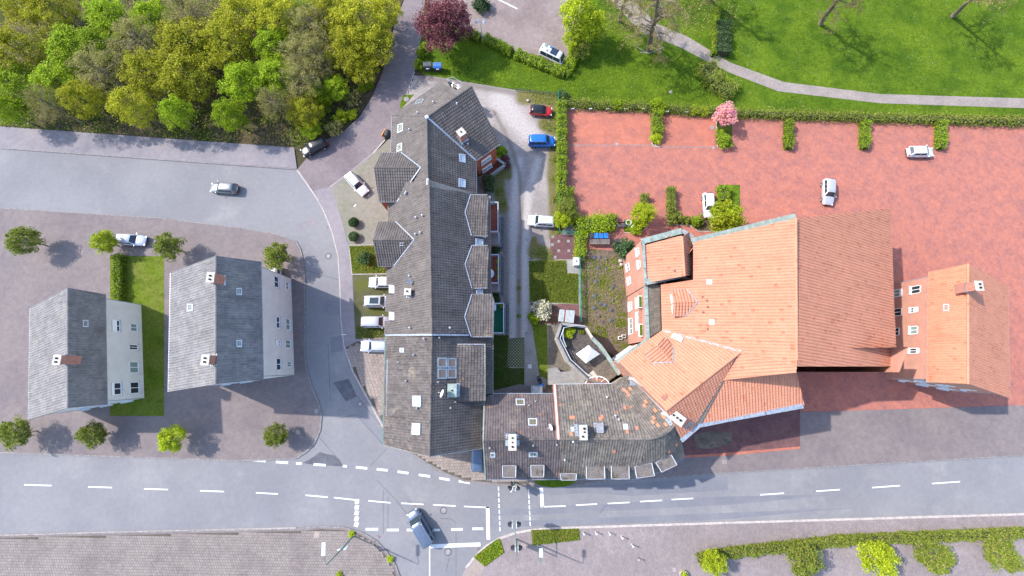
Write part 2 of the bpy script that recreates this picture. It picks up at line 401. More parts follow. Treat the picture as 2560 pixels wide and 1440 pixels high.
slabm('stone_ring', (.24, .24, .25), (.18, .18, .2), (.8, .8, .8))
slabm('concrete_slab', (.30, .28, .27), (.27, .25, .24), (.8, .8, .8))
ground('joint', (.15, .125, .105), (.12, .11, .085), s1=.8)
ground('lawn', (.105, .18, .012), (.15, .235, .016), (.07, .14, .01), s1=.13, s2=1.6, s3=7, grain=.42, speck=((.62, .66, .5), 3.4, .35), lo3=.45, hi3=.65, sc3=.2, bstr=.8)
ground('lawn_clipped', (.15, .21, .02), (.19, .22, .04), (.10, .155, .014), s1=.3, s2=2.6, s3=9, grain=.35, lo3=.5, hi3=.65, sc3=.35, bstr=.8)
ground('lawn_shade', (.05, .10, .016), (.08, .10, .028), (.085, .075, .04), s1=.3, s2=2.5, s3=9, grain=.4, lo3=.55, hi3=.7, sc3=.3)  # back lawn green darkened: the corner house's shade is put into the colour
ground('verge_grass', (.11, .19, .018), (.20, .19, .035), (.23, .18, .09), s1=.5, s2=3, s3=10, grain=.45, speck=((.6, .45, .06), 5, 1.0), lo3=.6, hi3=.72, sc3=.6, bstr=.9)
ground('garden_soil', (.27, .20, .155), (.22, .165, .13), (.14, .165, .03), s1=.6, s2=3, s3=12, grain=.45, lo3=.48, hi3=.6, sc3=.5, bstr=.9)
ground('mulch', (.23, .13, .10), (.17, .10, .075), (.27, .18, .13), s1=.8, s2=4, s3=16, grain=.4)
ground('concrete', (.34, .325, .31), (.28, .265, .255), (.22, .205, .19), s1=.4, s2=3, s3=14, grain=.2)
ground('patio', (.24, .215, .185), (.18, .16, .13), (.115, .10, .07), s1=.5, s2=2.5, grain=.3)
ground('path_gravel', (.37, .315, .285), (.31, .265, .24), s1=.4, s2=3, s3=12, grain=.25)
ground('roof_gravel', (.33, .275, .215), (.22, .18, .145), (.15, .135, .08), s1=.9, s2=7, s3=16, grain=.5, speck=((.5, .47, .42), 6, 2.0), bstr=1.0, sc3=.5)
ground('felt_lichen', (.27, .235, .215), (.21, .185, .175), (.12, .095, .06), s1=1.2, s2=6, s3=18, grain=.35, lo3=.52, hi3=.66, sc3=.9)
def gravelm():
    m, N, L, B = nmat('gravel'); co = coords(N)
    n = noise(N, L, co, .3, 8, .7); n2 = noise(N, L, co, 3.5, 6, .75); n3 = noise(N, L, co, 18, 3)
    col = mixc(N, L, ramp(N, L, n, .36, .66), (.31, .275, .262), (.41, .37, .355))
    t = attr(N, 'track'); wd = attr(N, 'weed'); dk = attr(N, 'dirt')
    def add(a, s):
        x = N.new('ShaderNodeMath'); x.operation = 'MULTIPLY_ADD'; L.new(n2, x.inputs[0]); x.inputs[1].default_value = s; L.new(a, x.inputs[2]); return x.outputs[0]
    col = mixc(N, L, ramp(N, L, add(t, .8), .5, 1.5), col, (.50, .455, .44))
    col = mixc(N, L, ramp(N, L, add(dk, .9), .7, 1.9), col, (.19, .16, .14))
    col = mixc(N, L, ramp(N, L, add(wd, 1.1), .62, 1.3), col, mixc(N, L, ramp(N, L, n3, .35, .65), (.115, .12, .028), (.23, .19, .085)))
    col = mixc(N, L, ramp(N, L, n3, .3, .7), mixc(N, L, 1.0, col, (.75,) * 3, 'MULTIPLY'), col)
    col = mixc(N, L, ramp(N, L, n2, .35, .62), mixc(N, L, 1.0, col, (.78, .76, .75), 'MULTIPLY'), col)
    finish(N, L, B, col, .95, n2, .6, .05, spec=.2)
gravelm()
def markm():
    m, N, L, B = nmat('road_paint'); co = coords(N); n = noise(N, L, co, 2.5, 8, .8)
    finish(N, L, B, mixc(N, L, ramp(N, L, n, .53, .70), (.66, .66, .66), (.33, .33, .35)), .7, spec=.3)
markm()
plain('kerb', (.40, .355, .33), .85, var=.2); plain('kerb_dark', (.2, .185, .185), .85, var=.25)
# roofs
tilemat('tile_grey', (.125, .108, .102), (.155, .135, .127), None, (.30, .26, .20), llo=.62, lhi=.8)
tilemat('tile_brown', (.10, .087, .085), (.158, .135, .126), (.26, .165, .12), (.27, .22, .15), p3=.996)
tilemat('tile_plum', (.11, .09, .092), (.16, .13, .128), (.28, .13, .08), (.25, .2, .15), p3=.99)
tilemat('tile_old', (.13, .114, .103), (.22, .19, .165), (.55, .16, .07), (.26, .225, .165), p3=.995, llo=.56, lhi=.72)
tilemat('tile_orange', (.53, .225, .14), (.56, .245, .155), (.48, .18, .105), None, p3=.96, stain=.9, streak=.84)
tilemat('tile_far', (.20, .19, .195), (.25, .24, .24), None, (.3, .27, .22))
plain('fascia', (.20, .18, .17), .7); plain('zinc', (.30, .34, .40), .45, metal=.3, var=.2); plain('zinc_white', (.46, .50, .57), .5, metal=.1)
plain('copper', (.235, .285, .255), .6, var=.22, scale=1.5); plain('green_gutter', (.10, .20, .17), .5, var=.3); plain('lead', (.26, .27, .29), .6)
glassy('sky_glass', (.20, .27, .24), .12); glassy('dark_glass', (.03, .035, .04), .08); glassy('roller_blue', (.40, .46, .56), .4, .3); glassy('blind', (.75, .76, .76), .3)
glassy('brown_blind', (.20, .13, .085), .3); glassy('olive_glass', (.17, .14, .05), .2)
plain('soot_gap_black', (.02, .02, .02), .9); plain('concrete_cap', (.46, .42, .37), .8); plain('chimney_brick', (.34, .16, .12), .85); plain('chimney_slate', (.13, .14, .17), .7)
plain('white_pvc', (.78, .78, .78), .4, var=.04); plain('light_sill', (.55, .55, .57), .6); plain('steel', (.5, .52, .55), .35, metal=.7); plain('black_plastic', (.03, .03, .035), .5)
pavers('brick_wall', (.42, .105, .05), (.33, .085, .045), (.30, .17, .12), .26, .09, 0, joint=.012)
plain('render_white', (.6, .58, .55), .85, var=.06, scale=.6); plain('render_beige', (.5, .44, .37), .85)
def brickwall(name, c1, c2, mortar):
    """bricks laid in the upright plane: height drives the courses"""
    m, N, L, B = nmat(name); co = coords(N); sp = N.new('ShaderNodeSeparateXYZ'); L.new(co, sp.inputs[0])
    ad = N.new('ShaderNodeMath'); ad.operation = 'ADD'; L.new(sp.outputs[0], ad.inputs[0]); L.new(sp.outputs[1], ad.inputs[1])
    cb = N.new('ShaderNodeCombineXYZ'); L.new(ad.outputs[0], cb.inputs[0]); L.new(sp.outputs[2], cb.inputs[1])
    b = N.new('ShaderNodeTexBrick'); b.inputs['Scale'].default_value = 1; b.inputs['Brick Width'].default_value = .25; b.inputs['Row Height'].default_value = .085
    b.inputs['Mortar Size'].default_value = .01; b.inputs['Color1'].default_value = c4(c1); b.inputs['Color2'].default_value = c4(c2); b.inputs['Mortar'].default_value = c4(mortar)
    L.new(cb.outputs[0], b.inputs['Vector']); n = noise(N, L, co, .8, 6)
    finish(N, L, B, mixc(N, L, ramp(N, L, n, .3, .7), mixc(N, L, 1.0, b.outputs[0], (.85,) * 3, 'MULTIPLY'), b.outputs[0]), .85, spec=.25)
brickwall('brick_red', (.45, .095, .035), (.36, .075, .03), (.3, .15, .1)); brickwall('brick_salmon', (.47, .21, .145), (.42, .18, .125), (.48, .33, .27))
# vegetation
leafmat('leaf_yellow', (.26, .29, .02), (.50, .49, .035), (.62, .55, .06), .45); leafmat('leaf_bright', (.16, .26, .012), (.34, .46, .02), (.44, .5, .035))
leafmat('leaf_olive', (.24, .23, .06), (.38, .36, .11), (.44, .37, .18)); leafmat('leaf_hedge', (.13, .21, .014), (.26, .36, .024), (.34, .40, .04), .25)
leafmat('leaf_hedge_mix', (.12, .17, .02), (.24, .29, .04), (.34, .28, .1), .25); leafmat('leaf_dark', (.03, .065, .025), (.075, .13, .045), (.13, .2, .08), .2)
leafmat('leaf_plum', (.11, .034, .045), (.24, .08, .09), (.33, .14, .14), .25); leafmat('leaf_pink', (.55, .2, .26), (.8, .42, .46), (.6, .45, .12), .35)
leafmat('leaf_white', (.45, .42, .28), (.8, .76, .6), (.2, .24, .06), .3); leafmat('leaf_lime', (.24, .32, .015), (.44, .52, .025), (.58, .58, .06))
leafmat('twig', (.20, .165, .06), (.34, .29, .11), (.30, .32, .06), .1)
plain('bark', (.15, .12, .085), .9, var=.35); plain('bark_pale', (.25, .20, .14), .9, var=.35)
# objects
for n_, c_, mt_ in (('car_black', (.012, .014, .018), 0), ('car_white', (.60, .61, .63), 0), ('car_silver', (.50, .50, .54), .35), ('car_lilac', (.48, .51, .62), .3),
                ('car_greyblue', (.12, .155, .225), .35), ('car_navy', (.085, .13, .21), .3), ('car_red', (.58, .012, .02), 0), ('car_blue', (.012, .15, .52), .15), ('car_beige', (.42, .38, .34), .2), ('car_grey', (.2, .21, .23), .4)): paint(n_, c_, mt_)
MATS['car_black'].node_tree.nodes['Principled BSDF'].inputs['Coat Weight'].default_value = .15
glassy('car_glass', (.02, .035, .045), .05, .8); plain('tyre', (.02, .02, .02), .8); plain('rim', (.42, .43, .45), .35, metal=.6); plain('lamp_red', (.45, .02, .02), .25); plain('lamp_clear', (.7, .72, .75), .2)
plain('solar', (.015, .03, .07), .2); plain('bin_blue', (.02, .16, .55), .45); plain('bin_black', (.035, .04, .05), .5); plain('wood', (.30, .22, .15), .7, var=.3); plain('deck_wood', (.085, .07, .062), .7, var=.35)
plain('terracotta', (.28, .075, .045), .75, var=.25); plain('green_carpet', (.008, .105, .055), .9, var=.12); plain('mast_green', (.13, .2, .17), .5); plain('lamp_white', (.75, .77, .8), .4)
plain('fence_green', (.02, .22, .13), .5); plain('white_cloth', (.75, .77, .8), .8, var=.05); plain('blue_cloth', (.05, .12, .25), .8); plain('yellow_pot', (.55, .45, .05), .6)
plain('stone', (.38, .35, .33), .85, var=.3); plain('slate_piece', (.07, .075, .095), .7); plain('orange_board', (.65, .27, .06), .6); plain('iron', (.30, .25, .25), .6, var=.3); plain('iron_pale', (.27, .24, .235), .7)
plain('corrugated', (.42, .46, .47), .5, metal=.2, var=.15)
pavers('lattice', (.34, .31, .28), (.30, .28, .25), (.085, .10, .03), .34, .34, R(45), joint=.09, off=0)
# ---------------------------------------------------------------- ground, streets, courts
def world_rect(name, x0, y0, x1, y1, z, mat):
    o = MB().poly([(x0, y0, z), (x1, y0, z), (x1, y1, z), (x0, y1, z)]).build(name, mat); o['kind'] = 'structure'; return o
world_rect('ground', -700, -600, 700, 700, -.06, 'soil')
road = sheet('road', [(-900, 300), (742, 424), (870, 470), (1000, 900), (1000, 1100), (3600, 1020), (3600, 1420), (1300, 1400), (1300, 2100), (880, 2100), (880, 1420), (-900, 1450)], 0, 'asphalt')
W_EDGE = [(742, 424), (776, 385), (810, 352), (862, 326), (902, 288), (932, 238), (957, 178), (977, 108), (987, 58), (1014, -10), (1034, -70), (1060, -300)]
E_EDGE = [(1115, -300), (1085, -50), (1062, 0), (1052, 100), (1036, 180), (1012, 250), (990, 300), (975, 335), (930, 385), (880, 425), (826, 467), (806, 480), (780, 478)]
street = sheet('street', W_EDGE + E_EDGE, .006, 'street_pavers')
sheet('forest_floor', [(-900, 270), (0, 322), (735, 375), (776, 381), (808, 349), (860, 323), (900, 285), (930, 235), (955, 175), (975, 105), (985, 55), (1012, -10), (1032, -70), (1058, -300), (1060, -900), (-1500, -900)], .05, 'forest_floor', thick=.2)
ISLAND = [(740, 603), (750, 622), (757, 650), (762, 700), (761, 880), (768, 930), (780, 970), (796, 1005), (803, 1040), (800, 1075), (785, 1110), (765, 1130), (740, 1146), (600, 1152), (0, 1132), (-900, 1110), (-900, 500), (0, 520), (400, 545), (600, 570), (690, 585)]
sheet('pavement', ISLAND, .1, 'plum_pavers', thick=.2)
sheet('footpath', [(-900, 262), (0, 316), (735, 369), (742, 421), (0, 370), (-900, 322)], .1, 'footpath', thick=.2)
KERB_E = [(780, 478), (796, 503), (810, 530), (830, 580), (845, 640), (850, 720), (852, 800), (860, 865), (882, 930), (915, 990), (957, 1068)]
sheet('footpath', KERB_E + [(1000, 1068), (1000, 330), (930, 385), (826, 467)], .09, 'footpath', thick=.2)
sheet('forecourt', [(829, 469), (880, 428), (930, 388), (990, 330), (1000, 330), (1000, 612), (870, 612), (857, 560), (842, 510)], .1, 'forecourt')
sheet('front_lawn', [(872, 615), (1000, 612), (1000, 684), (880, 684)], .12, 'verge_grass')
sheet('parking_bay', [(882, 687), (1000, 687), (1000, 842), (888, 848)], .1, 'grass_pavers')
def slab_field(name, px, w, l, rz, mat, z, joint=.03, stag=True, base='joint', keep=1.0):
    P = [G(a, b, z) for a, b in px]; root = sheet(name, px, z - .018, base)
    c, s = math.cos(rz), math.sin(rz)
    q = [(p.x * c + p.y * s, -p.x * s + p.y * c) for p in P]
    xs = [a for a, b in q]; ys = [b for a, b in q]; V = []; Fc = []; rn = []
    j = 0; y = min(ys)
    while y < max(ys):
        x = min(xs) + (w / 2 if (stag and j % 2) else 0); i = 0
        while x < max(xs):
            if inside(q, x + .05, y + .05) and inside(q, x + w - .05, y + .05) and inside(q, x + .05, y + l - .05) and inside(q, x + w - .05, y + l - .05):
                zz = z + RNG.uniform(-.004, .004); k = len(V); g = joint / 2
                for a, b, d in ((x + g, y + g, zz), (x + w - g, y + g, zz), (x + w - g, y + l - g, zz), (x + g, y + l - g, zz)): V.append((a * c - b * s, a * s + b * c, d))
                for a, b in ((x + g, y + g), (x + w - g, y + g), (x + w - g, y + l - g), (x + g, y + l - g)): V.append((a * c - b * s, a * s + b * c, z - .03))
                Fc += [(k, k + 1, k + 2, k + 3), (k, k + 4, k + 5, k + 1), (k + 1, k + 5, k + 6, k + 2), (k + 2, k + 6, k + 7, k + 3), (k + 3, k + 7, k + 4, k)]
                r_ = RNG.random(); rn += [r_] * 5
            x += w; i += 1
        y += l; j += 1
    me = bpy.data.meshes.new('paving_slabs'); me.from_pydata(V, [], Fc); me.materials.append(MATS[mat])
    me.attributes.new('rnd', 'FLOAT', 'FACE').data.foreach_set('value', rn)
    o = link('paving_slabs', me, root); o['kind'] = 'stuff'
    return o
slab_field('slab_forecourt', [(891, 854), (1000, 842), (1000, 1064), (961, 1064), (919, 989), (885, 929), (864, 868)], .5, .5, R(-68), 'slab_beige', .12)
NORTH_SW = [(975, 1100), (1035, 1137), (1066, 1158), (1110, 1183), (1160, 1203), (1245, 1213), (1345, 1217), (1440, 1214), (1500, 1203), (1640, 1195), (1820, 1182), (2700, 1130), (3600, 1090), (3600, 980), (1700, 1040), (1300, 960), (975, 1040)]
sheet('pavement', NORTH_SW, .1, 'plum_pavers', thick=.2)
slab_field('corner_pavement', [(1000, 1080), (1040, 1137), (1070, 1157), (1112, 1180), (1162, 1199), (1245, 1208), (1338, 1210), (1338, 1120), (1200, 1060)], .4, .4, R(2), 'slab_beige', .125)
SOUTH_L = [(-900, 1350), (0, 1338), (740, 1322), (800, 1317), (860, 1319), (905, 1332), (940, 1352), (968, 1382), (988, 1412), (1000, 1445), (1012, 1750), (-900, 1750)]
sheet('pavement', SOUTH_L, .09, 'plum_pavers', thick=.2)
slab_field('plaza', [(-60, 1346), (740, 1328), (800, 1323), (858, 1325), (902, 1338), (935, 1357), (962, 1386), (982, 1415), (994, 1452), (-60, 1452)], .36, .36, R(-1), 'slab_rose', .115)
SOUTH_R = [(1140, 1470), (1165, 1420), (1185, 1395), (1215, 1366), (1250, 1346), (1290, 1332), (1330, 1325), (1400, 1320), (1820, 1307), (3600, 1255), (3600, 1800), (1120, 1800)]
sheet('pavement', SOUTH_R, .1, 'mauve_pavers', thick=.2)
sheet('tactile_strip', [(1150, 1460), (1170, 1422), (1190, 1398), (1212, 1416), (1195, 1460)], .112, 'slab_beige')
# lawns and courts
sheet('lawn', [(1040, 170), (1060, 186), (1100, 193), (1200, 210), (1300, 226), (1396, 236), (1402, 268), (1820, 278), (3600, 310), (3600, -900), (1300, -900), (1115, -300), (1085, -50), (1062, 0), (1052, 100)], .06, 'lawn', thick=.1)
sheet('car_park', [(1090, -45), (1115, -300), (1500, -300), (1480, -50), (1444, 60), (1437, 150), (1418, 182), (1290, 130), (1205, 94), (1170, 76), (1120, 55), (1066, 10)], .072, 'brown_pavers')
PATH_U = [(1545, -40), (1640, 58), (1720, 92), (1825, 156), (1960, 205), (2200, 235), (2700, 250)]
PATH_L = [(2700, 275), (2200, 258), (1945, 228), (1815, 178), (1700, 118), (1600, 78), (1490, -40)]
sheet('park_path', PATH_U + PATH_L, .074, 'path_gravel')
sheet('brick_court', [(1405, 272), (1820, 281), (3600, 315), (3600, 660), (1820, 600), (1570, 640), (1440, 632), (1446, 590), (1425, 550), (1408, 470)], .08, 'court_brick')
sheet('brick_bay', [(1412, 284), (1628, 284), (1632, 362), (1412, 362)], .084, 'court_rows')
sheet('brick_bay', [(1650, 290), (1790, 292), (1792, 366), (1650, 366)], .084, 'court_rows')
for pts in ([(1412, 362), (1632, 362), (1632, 364), (1412, 364)], [(1634, 366), (1792, 367), (1792, 369), (1634, 368)]):
    sheet('drain_channel', pts, .089, 'kerb_dark')
# gravel yard with wheel tracks, weeds and dirt
def yard():
    x0, x1 = G(975, 600).x - 1, G(1460, 600).x + 1; y0, y1 = G(1280, 1000).y, G(1280, 185).y; st = .35
    xs = np.arange(x0, x1, st); ys = np.arange(y0, y1, st); X, Y = np.meshgrid(xs, ys)
    cz = math.cos(TH); sz = math.sin(TH); dep = Y * sz + CAM_H * cz; up = Y * cz - CAM_H * sz
    PX = 1280 + F_PX * X / dep; PY = 720 - F_PX * up / dep
    def seg(a, b):
        ax, ay = a; bx, by = b; L2 = (bx - ax) ** 2 + (by - ay) ** 2 + 1e-6
        t = np.clip(((PX - ax) * (bx - ax) + (PY - ay) * (by - ay)) / L2, 0, 1)
        return np.hypot(PX - ax - t * (bx - ax), PY - ay - t * (by - ay))
    def line(pts, w):
        w = w * 1.5; d = np.minimum.reduce([seg(a, b) for a, b in zip(pts[:-1], pts[1:])]); return np.clip(1.25 - d / w, 0, 1)
    T = np.maximum.reduce([line([(1300, 400), (1290, 450), (1285, 520), (1283, 600), (1283, 700), (1282, 850)], 9), line([(1345, 400), (1325, 470), (1314, 560), (1311, 650), (1312, 750), (1308, 850)], 9), line([(1250, 250), (1290, 300), (1320, 330)], 25)])
    D = np.maximum.reduce([line([(1235, 280), (1262, 330), (1282, 380), (1298, 430), (1304, 520), (1300, 620)], 6), line([(1297, 620), (1297, 860)], 8), line([(1330, 470), (1345, 540), (1335, 620)], 20) * .6, line([(1050, 188), (1100, 200), (1200, 218), (1300, 234)], 9), line([(1262, 520), (1263, 620), (1264, 720), (1264, 840)], 9), line([(1060, 210), (1150, 225)], 6) * .7])
    Wd = np.maximum.reduce([line([(1310, 243), (1350, 245), (1395, 250), (1390, 300)], 16), line([(1362, 310), (1388, 325)], 14), line([(1388, 380), (1384, 440), (1388, 500), (1390, 570), (1388, 590)], 13), line([(1340, 625), (1370, 640)], 16), line([(1250, 420), (1246, 470), (1256, 520)], 12), line([(1268, 415), (1270, 440)], 8), line([(1335, 600), (1330, 640)], 7), line([(1297, 700), (1297, 760)], 4) * .6])
    ny, nx = X.shape; i, j = np.meshgrid(np.arange(ny - 1), np.arange(nx - 1), indexing='ij'); a = (i * nx + j).ravel()
    ctr = PX[:-1, :-1].ravel(), PY[:-1, :-1].ravel(); xe = np.interp(ctr[1], [185, 250, 300, 335, 1000], [1034, 1012, 990, 980, 980]); a = a[ctr[0] > xe]
    me = bpy.data.meshes.new('gravel_drive'); me.from_pydata(np.stack([X.ravel(), Y.ravel(), np.full(X.size, .03)], 1).tolist(), [], np.stack([a, a + 1, a + nx + 1, a + nx], 1).tolist())
    for nm, v in (('track', T), ('weed', Wd), ('dirt', D)): me.attributes.new(nm, 'FLOAT', 'POINT').data.foreach_set('value', v.ravel().astype(np.float32))
    me.materials.append(MATS['gravel']); o = link('gravel_drive', me); o['kind'] = 'structure'
yard()
sheet('garden_lawn', [(1322, 652), (1416, 650), (1418, 682), (1446, 684), (1446, 760), (1324, 754)], .06, 'lawn_clipped')
sheet('paved_corner', [(1417, 650), (1446, 650), (1447, 681), (1419, 679)], .065, 'concrete')
sheet('paved_corner', [(1376, 588), (1445, 588), (1447, 648), (1376, 648)], .065, 'dark_red_pavers')
sheet('flower_bed', [(1326, 757), (1394, 761), (1394, 808), (1330, 812)], .062, 'mulch')
sheet('paved_corner', [(1395, 759), (1447, 761), (1449, 812), (1394, 808)], .064, 'dark_red_pavers')
sheet('garden_lawn', [(1330, 812), (1368, 810), (1371, 950), (1349, 940)], .06, 'lawn_clipped')
sheet('garden_path', [(1312, 830), (1328, 826), (1349, 940), (1350, 1000), (1312, 1000)], .064, 'concrete')
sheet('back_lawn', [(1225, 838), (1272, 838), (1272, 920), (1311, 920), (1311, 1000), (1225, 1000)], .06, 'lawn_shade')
sheet('yard_patio', [(1371, 808), (1480, 808), (1500, 1000), (1350, 1000), (1371, 950)], .061, 'patio')
sheet('vegetable_garden', [(1450, 655), (1455, 632), (1475, 622), (1545, 628), (1575, 640), (1600, 860), (1560, 900), (1480, 860), (1452, 812)], .085, 'garden_soil')
sheet('planting_bed', [(1430, 551), (1502, 548), (1534, 548), (1534, 578), (1505, 582), (1448, 584)], .1, 'verge_grass')
sheet('planting_bed', [(1560, 548), (1620, 548), (1620, 562), (1603, 580), (1560, 580)], .1, 'verge_grass')
sheet('planting_bed', [(1668, 470), (1685, 470), (1690, 545), (1725, 548), (1725, 562), (1672, 561)], .1, 'forest_floor')
sheet('planting_bed', [(1725, 548), (1795, 546), (1798, 577), (1746, 577), (1725, 562)], .1, 'forest_floor')
sheet('planting_bed', [(1796, 462), (1850, 462), (1850, 577), (1798, 577)], .102, 'lawn')
sheet('planting_bed', [(1626, 284), (1650, 284), (1650, 360), (1640, 364), (1630, 360)], .1, 'forest_floor')
sheet('planting_bed', [(1792, 286), (1830, 286), (1830, 368), (1796, 368)], .1, 'verge_grass')
sheet('planting_bed', [(1398, 262), (1412, 270), (1412, 470), (1432, 475), (1432, 550), (1392, 590)], .09, 'verge_grass')
sheet('road_verge', [(1184, 1392), (1212, 1417), (1262, 1381), (1250, 1345), (1235, 1353)], .125, 'verge_grass', thick=.06)
sheet('road_verge', [(1328, 1325), (1448, 1321), (1450, 1350), (1331, 1364)], .125, 'verge_grass', thick=.06)
sheet('road_verge', [(1338, 1190), (1440, 1190), (1436, 1208), (1415, 1216), (1380, 1219), (1355, 1215), (1338, 1207)], .14, 'lawn', thick=.08)
sheet('house_verge', [(1008, 238), (1035, 236), (1000, 275), (1000, 262)], .06, 'lawn')
sheet('red_forecourt', [(1690, 1060), (2000, 1020), (2000, 1118), (1820, 1136), (1700, 1141)], .115, 'dark_red_pavers')
sheet('red_edging', [(1700, 1139), (1820, 1132), (2000, 1116), (2000, 1122), (1820, 1139), (1702, 1145)], .12, 'court_rows')
sheet('gravel_bed', [(1735, 1088), (1770, 1078), (1830, 1082), (1830, 1108), (1775, 1122), (1740, 1120)], .122, 'roof_gravel')
sheet('grass_lattice', [(1270, 846), (1311, 843), (1311, 919), (1268, 917)], .068, 'lattice')
sheet('brick_court', [(1995, 560), (3600, 600), (3600, 1000), (1995, 1030)], .07, 'court_brick')
for a_ in (1960, 2150, 2340): sheet('planting_bed', [(a_, 300), (a_ + 20, 300), (a_ + 20, 375), (a_, 375)], .1, 'forest_floor')
sheet('paved_yard', [(1600, 880), (2300, 870), (2300, 1050), (1690, 1080)], .06, 'plum_pavers')
# kerbs
def kerb(px, mat='kerb', w=.16, h=.1, name='kerb', z=0.0):
    P = [G(a, b, h) for a, b in px]; mb = MB()
    for a, b in zip(P[:-1], P[1:]):
        d = (b - a).normalized() * .02; mb.bar(Vector((a.x, a.y, z + h / 2)) - d, Vector((b.x, b.y, z + h / 2)) + d, w, h + .03)
    o = mb.build(name, mat); o['kind'] = 'structure'; return o
kerb(KERB_E); kerb(ISLAND[:13] + [(600, 1152), (0, 1132)], 'kerb_dark', .22); kerb([(690, 585), (740, 603)], 'kerb_dark'); kerb(SOUTH_L[1:10], 'kerb_dark', .2)
kerb([(0, 520), (400, 545), (600, 570), (690, 585)], 'kerb_dark'); kerb([(0, 1338), (740, 1320)], 'kerb')
kerb(SOUTH_R[1:10], 'kerb', .3); kerb(NORTH_SW[1:7], 'kerb_dark', .16); kerb(NORTH_SW[7:12], 'kerb_dark', .18)
kerb([(742, 424), (762, 452), (780, 478)], 'kerb', .22, .012); kerb([(806, 481), (826, 467), (880, 426), (930, 386), (962, 350)], 'kerb', .2, .05)
kerb([(0, 370), (742, 423)], 'kerb_dark', .18, .1); kerb([(857, 560), (870, 612), (880, 684), (884, 770), (889, 852)], 'kerb_dark', .08, .11)
kerb([(1036, 180), (1024, 215), (1012, 250)], 'kerb', .12, .02); kerb([(871, 613), (968, 612)], 'kerb', .1, .12); kerb([(872, 613), (880, 686), (968, 684)], 'kerb', .1, .12)
kerb([(1630, 284), (1630, 358), (1636, 366), (1650, 366)], 'kerb', .12, .13); kerb([(1790, 288), (1794, 368)], 'kerb', .12, .13)
kerb([(1667, 470), (1671, 562), (1724, 563), (1746, 578), (1820, 578)], 'kerb', .1, .13); kerb([(1560, 582), (1603, 581), (1621, 563)], 'kerb', .1, .13)
kerb([(1600, 130), (1622, 133), (1660, 118)], 'kerb', .08, .09); kerb([(1591, 117), (1620, 133)], 'kerb', .08, .09); kerb([(1793, 480), (1794, 470), (1795, 545)], 'kerb', .1, .13)
# asphalt repairs, cracks, covers: parts of the road
for px, m_ in (([(808, 749), (850, 750), (851, 787), (830, 789), (808, 783)], 'asphalt_new'), ([(826, 843), (853, 840), (858, 878), (828, 882)], 'asphalt_new'),
          ([(833, 956), (872, 947), (893, 991), (865, 1004)], 'asphalt_dark'), ([(756, 1157), (775, 1148), (800, 1130), (815, 1135), (835, 1138), (848, 1148), (858, 1166), (790, 1163)], 'asphalt_dark'),
          ([(872, 1000), (893, 992), (955, 1068), (955, 1110), (900, 1045)], 'asphalt_new'), ([(740, 560), (790, 543), (786, 560), (740, 580)], 'footpath'),
          ([(1225, 1272), (1330, 1270), (1820, 1241), (2100, 1236), (1820, 1262), (1330, 1287), (1225, 1290)], 'asphalt_new'),
          ([(1225, 1302), (1330, 1301), (1820, 1282), (2150, 1268), (1820, 1298), (1330, 1316), (1270, 1318), (1225, 1315)], 'asphalt_new'),
          ([(1320, 1222), (1500, 1212), (1820, 1192), (1820, 1225), (1580, 1240), (1480, 1232), (1380, 1238)], 'asphalt_new')):
    sheet('asphalt_patch', px, .004, m_, road)
def crack(px, w=.045):
    P = [G(a, b, .006) for a, b in px]; mb = MB()
    for a, b in zip(P[:-1], P[1:]):
        d = (b - a); n_ = Vector((-d.y, d.x, 0)).normalized() * w / 2; mb.poly([a - n_, b - n_, b + n_, a + n_])
    mb.build('asphalt_seam', 'crack', road)
for c_ in ([(942, 1200), (985, 1245), (1018, 1285)], [(798, 1094), (835, 1135), (860, 1168)], [(966, 1122), (925, 1166)], [(893, 991), (955, 1068)], [(970, 1240), (970, 1330)], [(958, 1225), (958, 1335)],
           [(1140, 1320), (1140, 1440)], [(1140, 1306), (1126, 1297), (1100, 1296)], [(1500, 1283), (1512, 1266), (1530, 1260)], [(1115, 1430), (1123, 1395)], [(1018, 1250), (1040, 1265)],
           [(850, 1046), (890, 1036), (958, 1112)], [(820, 860), (826, 1000)], [(740, 668), (812, 690), (850, 700)]): crack(c_)
def dashes(pts_list, w, name='lane_dash'):
    for a, b in pts_list:
        A = G(*a, .009); B = G(*b, .009); d = B - A; n_ = Vector((-d.y, d.x, 0)).normalized() * w / 2
        MB().poly([A - n_, B - n_, B + n_, A + n_]).build(name, 'road_paint', road)
dashes([((740, 1159), (754, 1159)), ((784, 1161), (814, 1163)), ((857, 1165), (867, 1166)), ((890, 1168), (918, 1171)), ((942, 1173), (969, 1176)), ((994, 1179), (1021, 1183)), ((1047, 1187), (1075, 1191)), ((1098, 1195), (1124, 1200)), ((1147, 1203), (1175, 1207))], .32)
dashes([((630, 1150), (664, 1153)), ((690, 1155), (720, 1157)), ((570, 1148), (604, 1149))], .32)
dashes([((764, 1238), (819, 1243)), ((835, 1244), (890, 1250)), ((921, 1252), (977, 1257)), ((1003, 1258), (1059, 1261)), ((1083, 1262), (1139, 1265)), ((1160, 1266), (1224, 1269)), ((1357, 1267), (1414, 1265)), ((1440, 1263), (1493, 1260)), ((1519, 1259), (1574, 1256)), ((1600, 1254), (1655, 1251)), ((1679, 1249), (1733, 1246))], .17)
dashes([((640, 1232), (695, 1235)), ((500, 1227), (560, 1229)), ((360, 1222), (420, 1224)), ((220, 1217), (280, 1219)), ((60, 1212), (130, 1214)), ((1900, 1237), (1960, 1233)), ((2040, 1228), (2100, 1224)), ((2180, 1219), (2250, 1214)), ((2330, 1209), (2400, 1204))], .17)
dashes([((893, 1248 + k * 14.4), (892 - k * .8, 1259 + k * 14.4)) for k in range(5)], .6, 'stop_block')
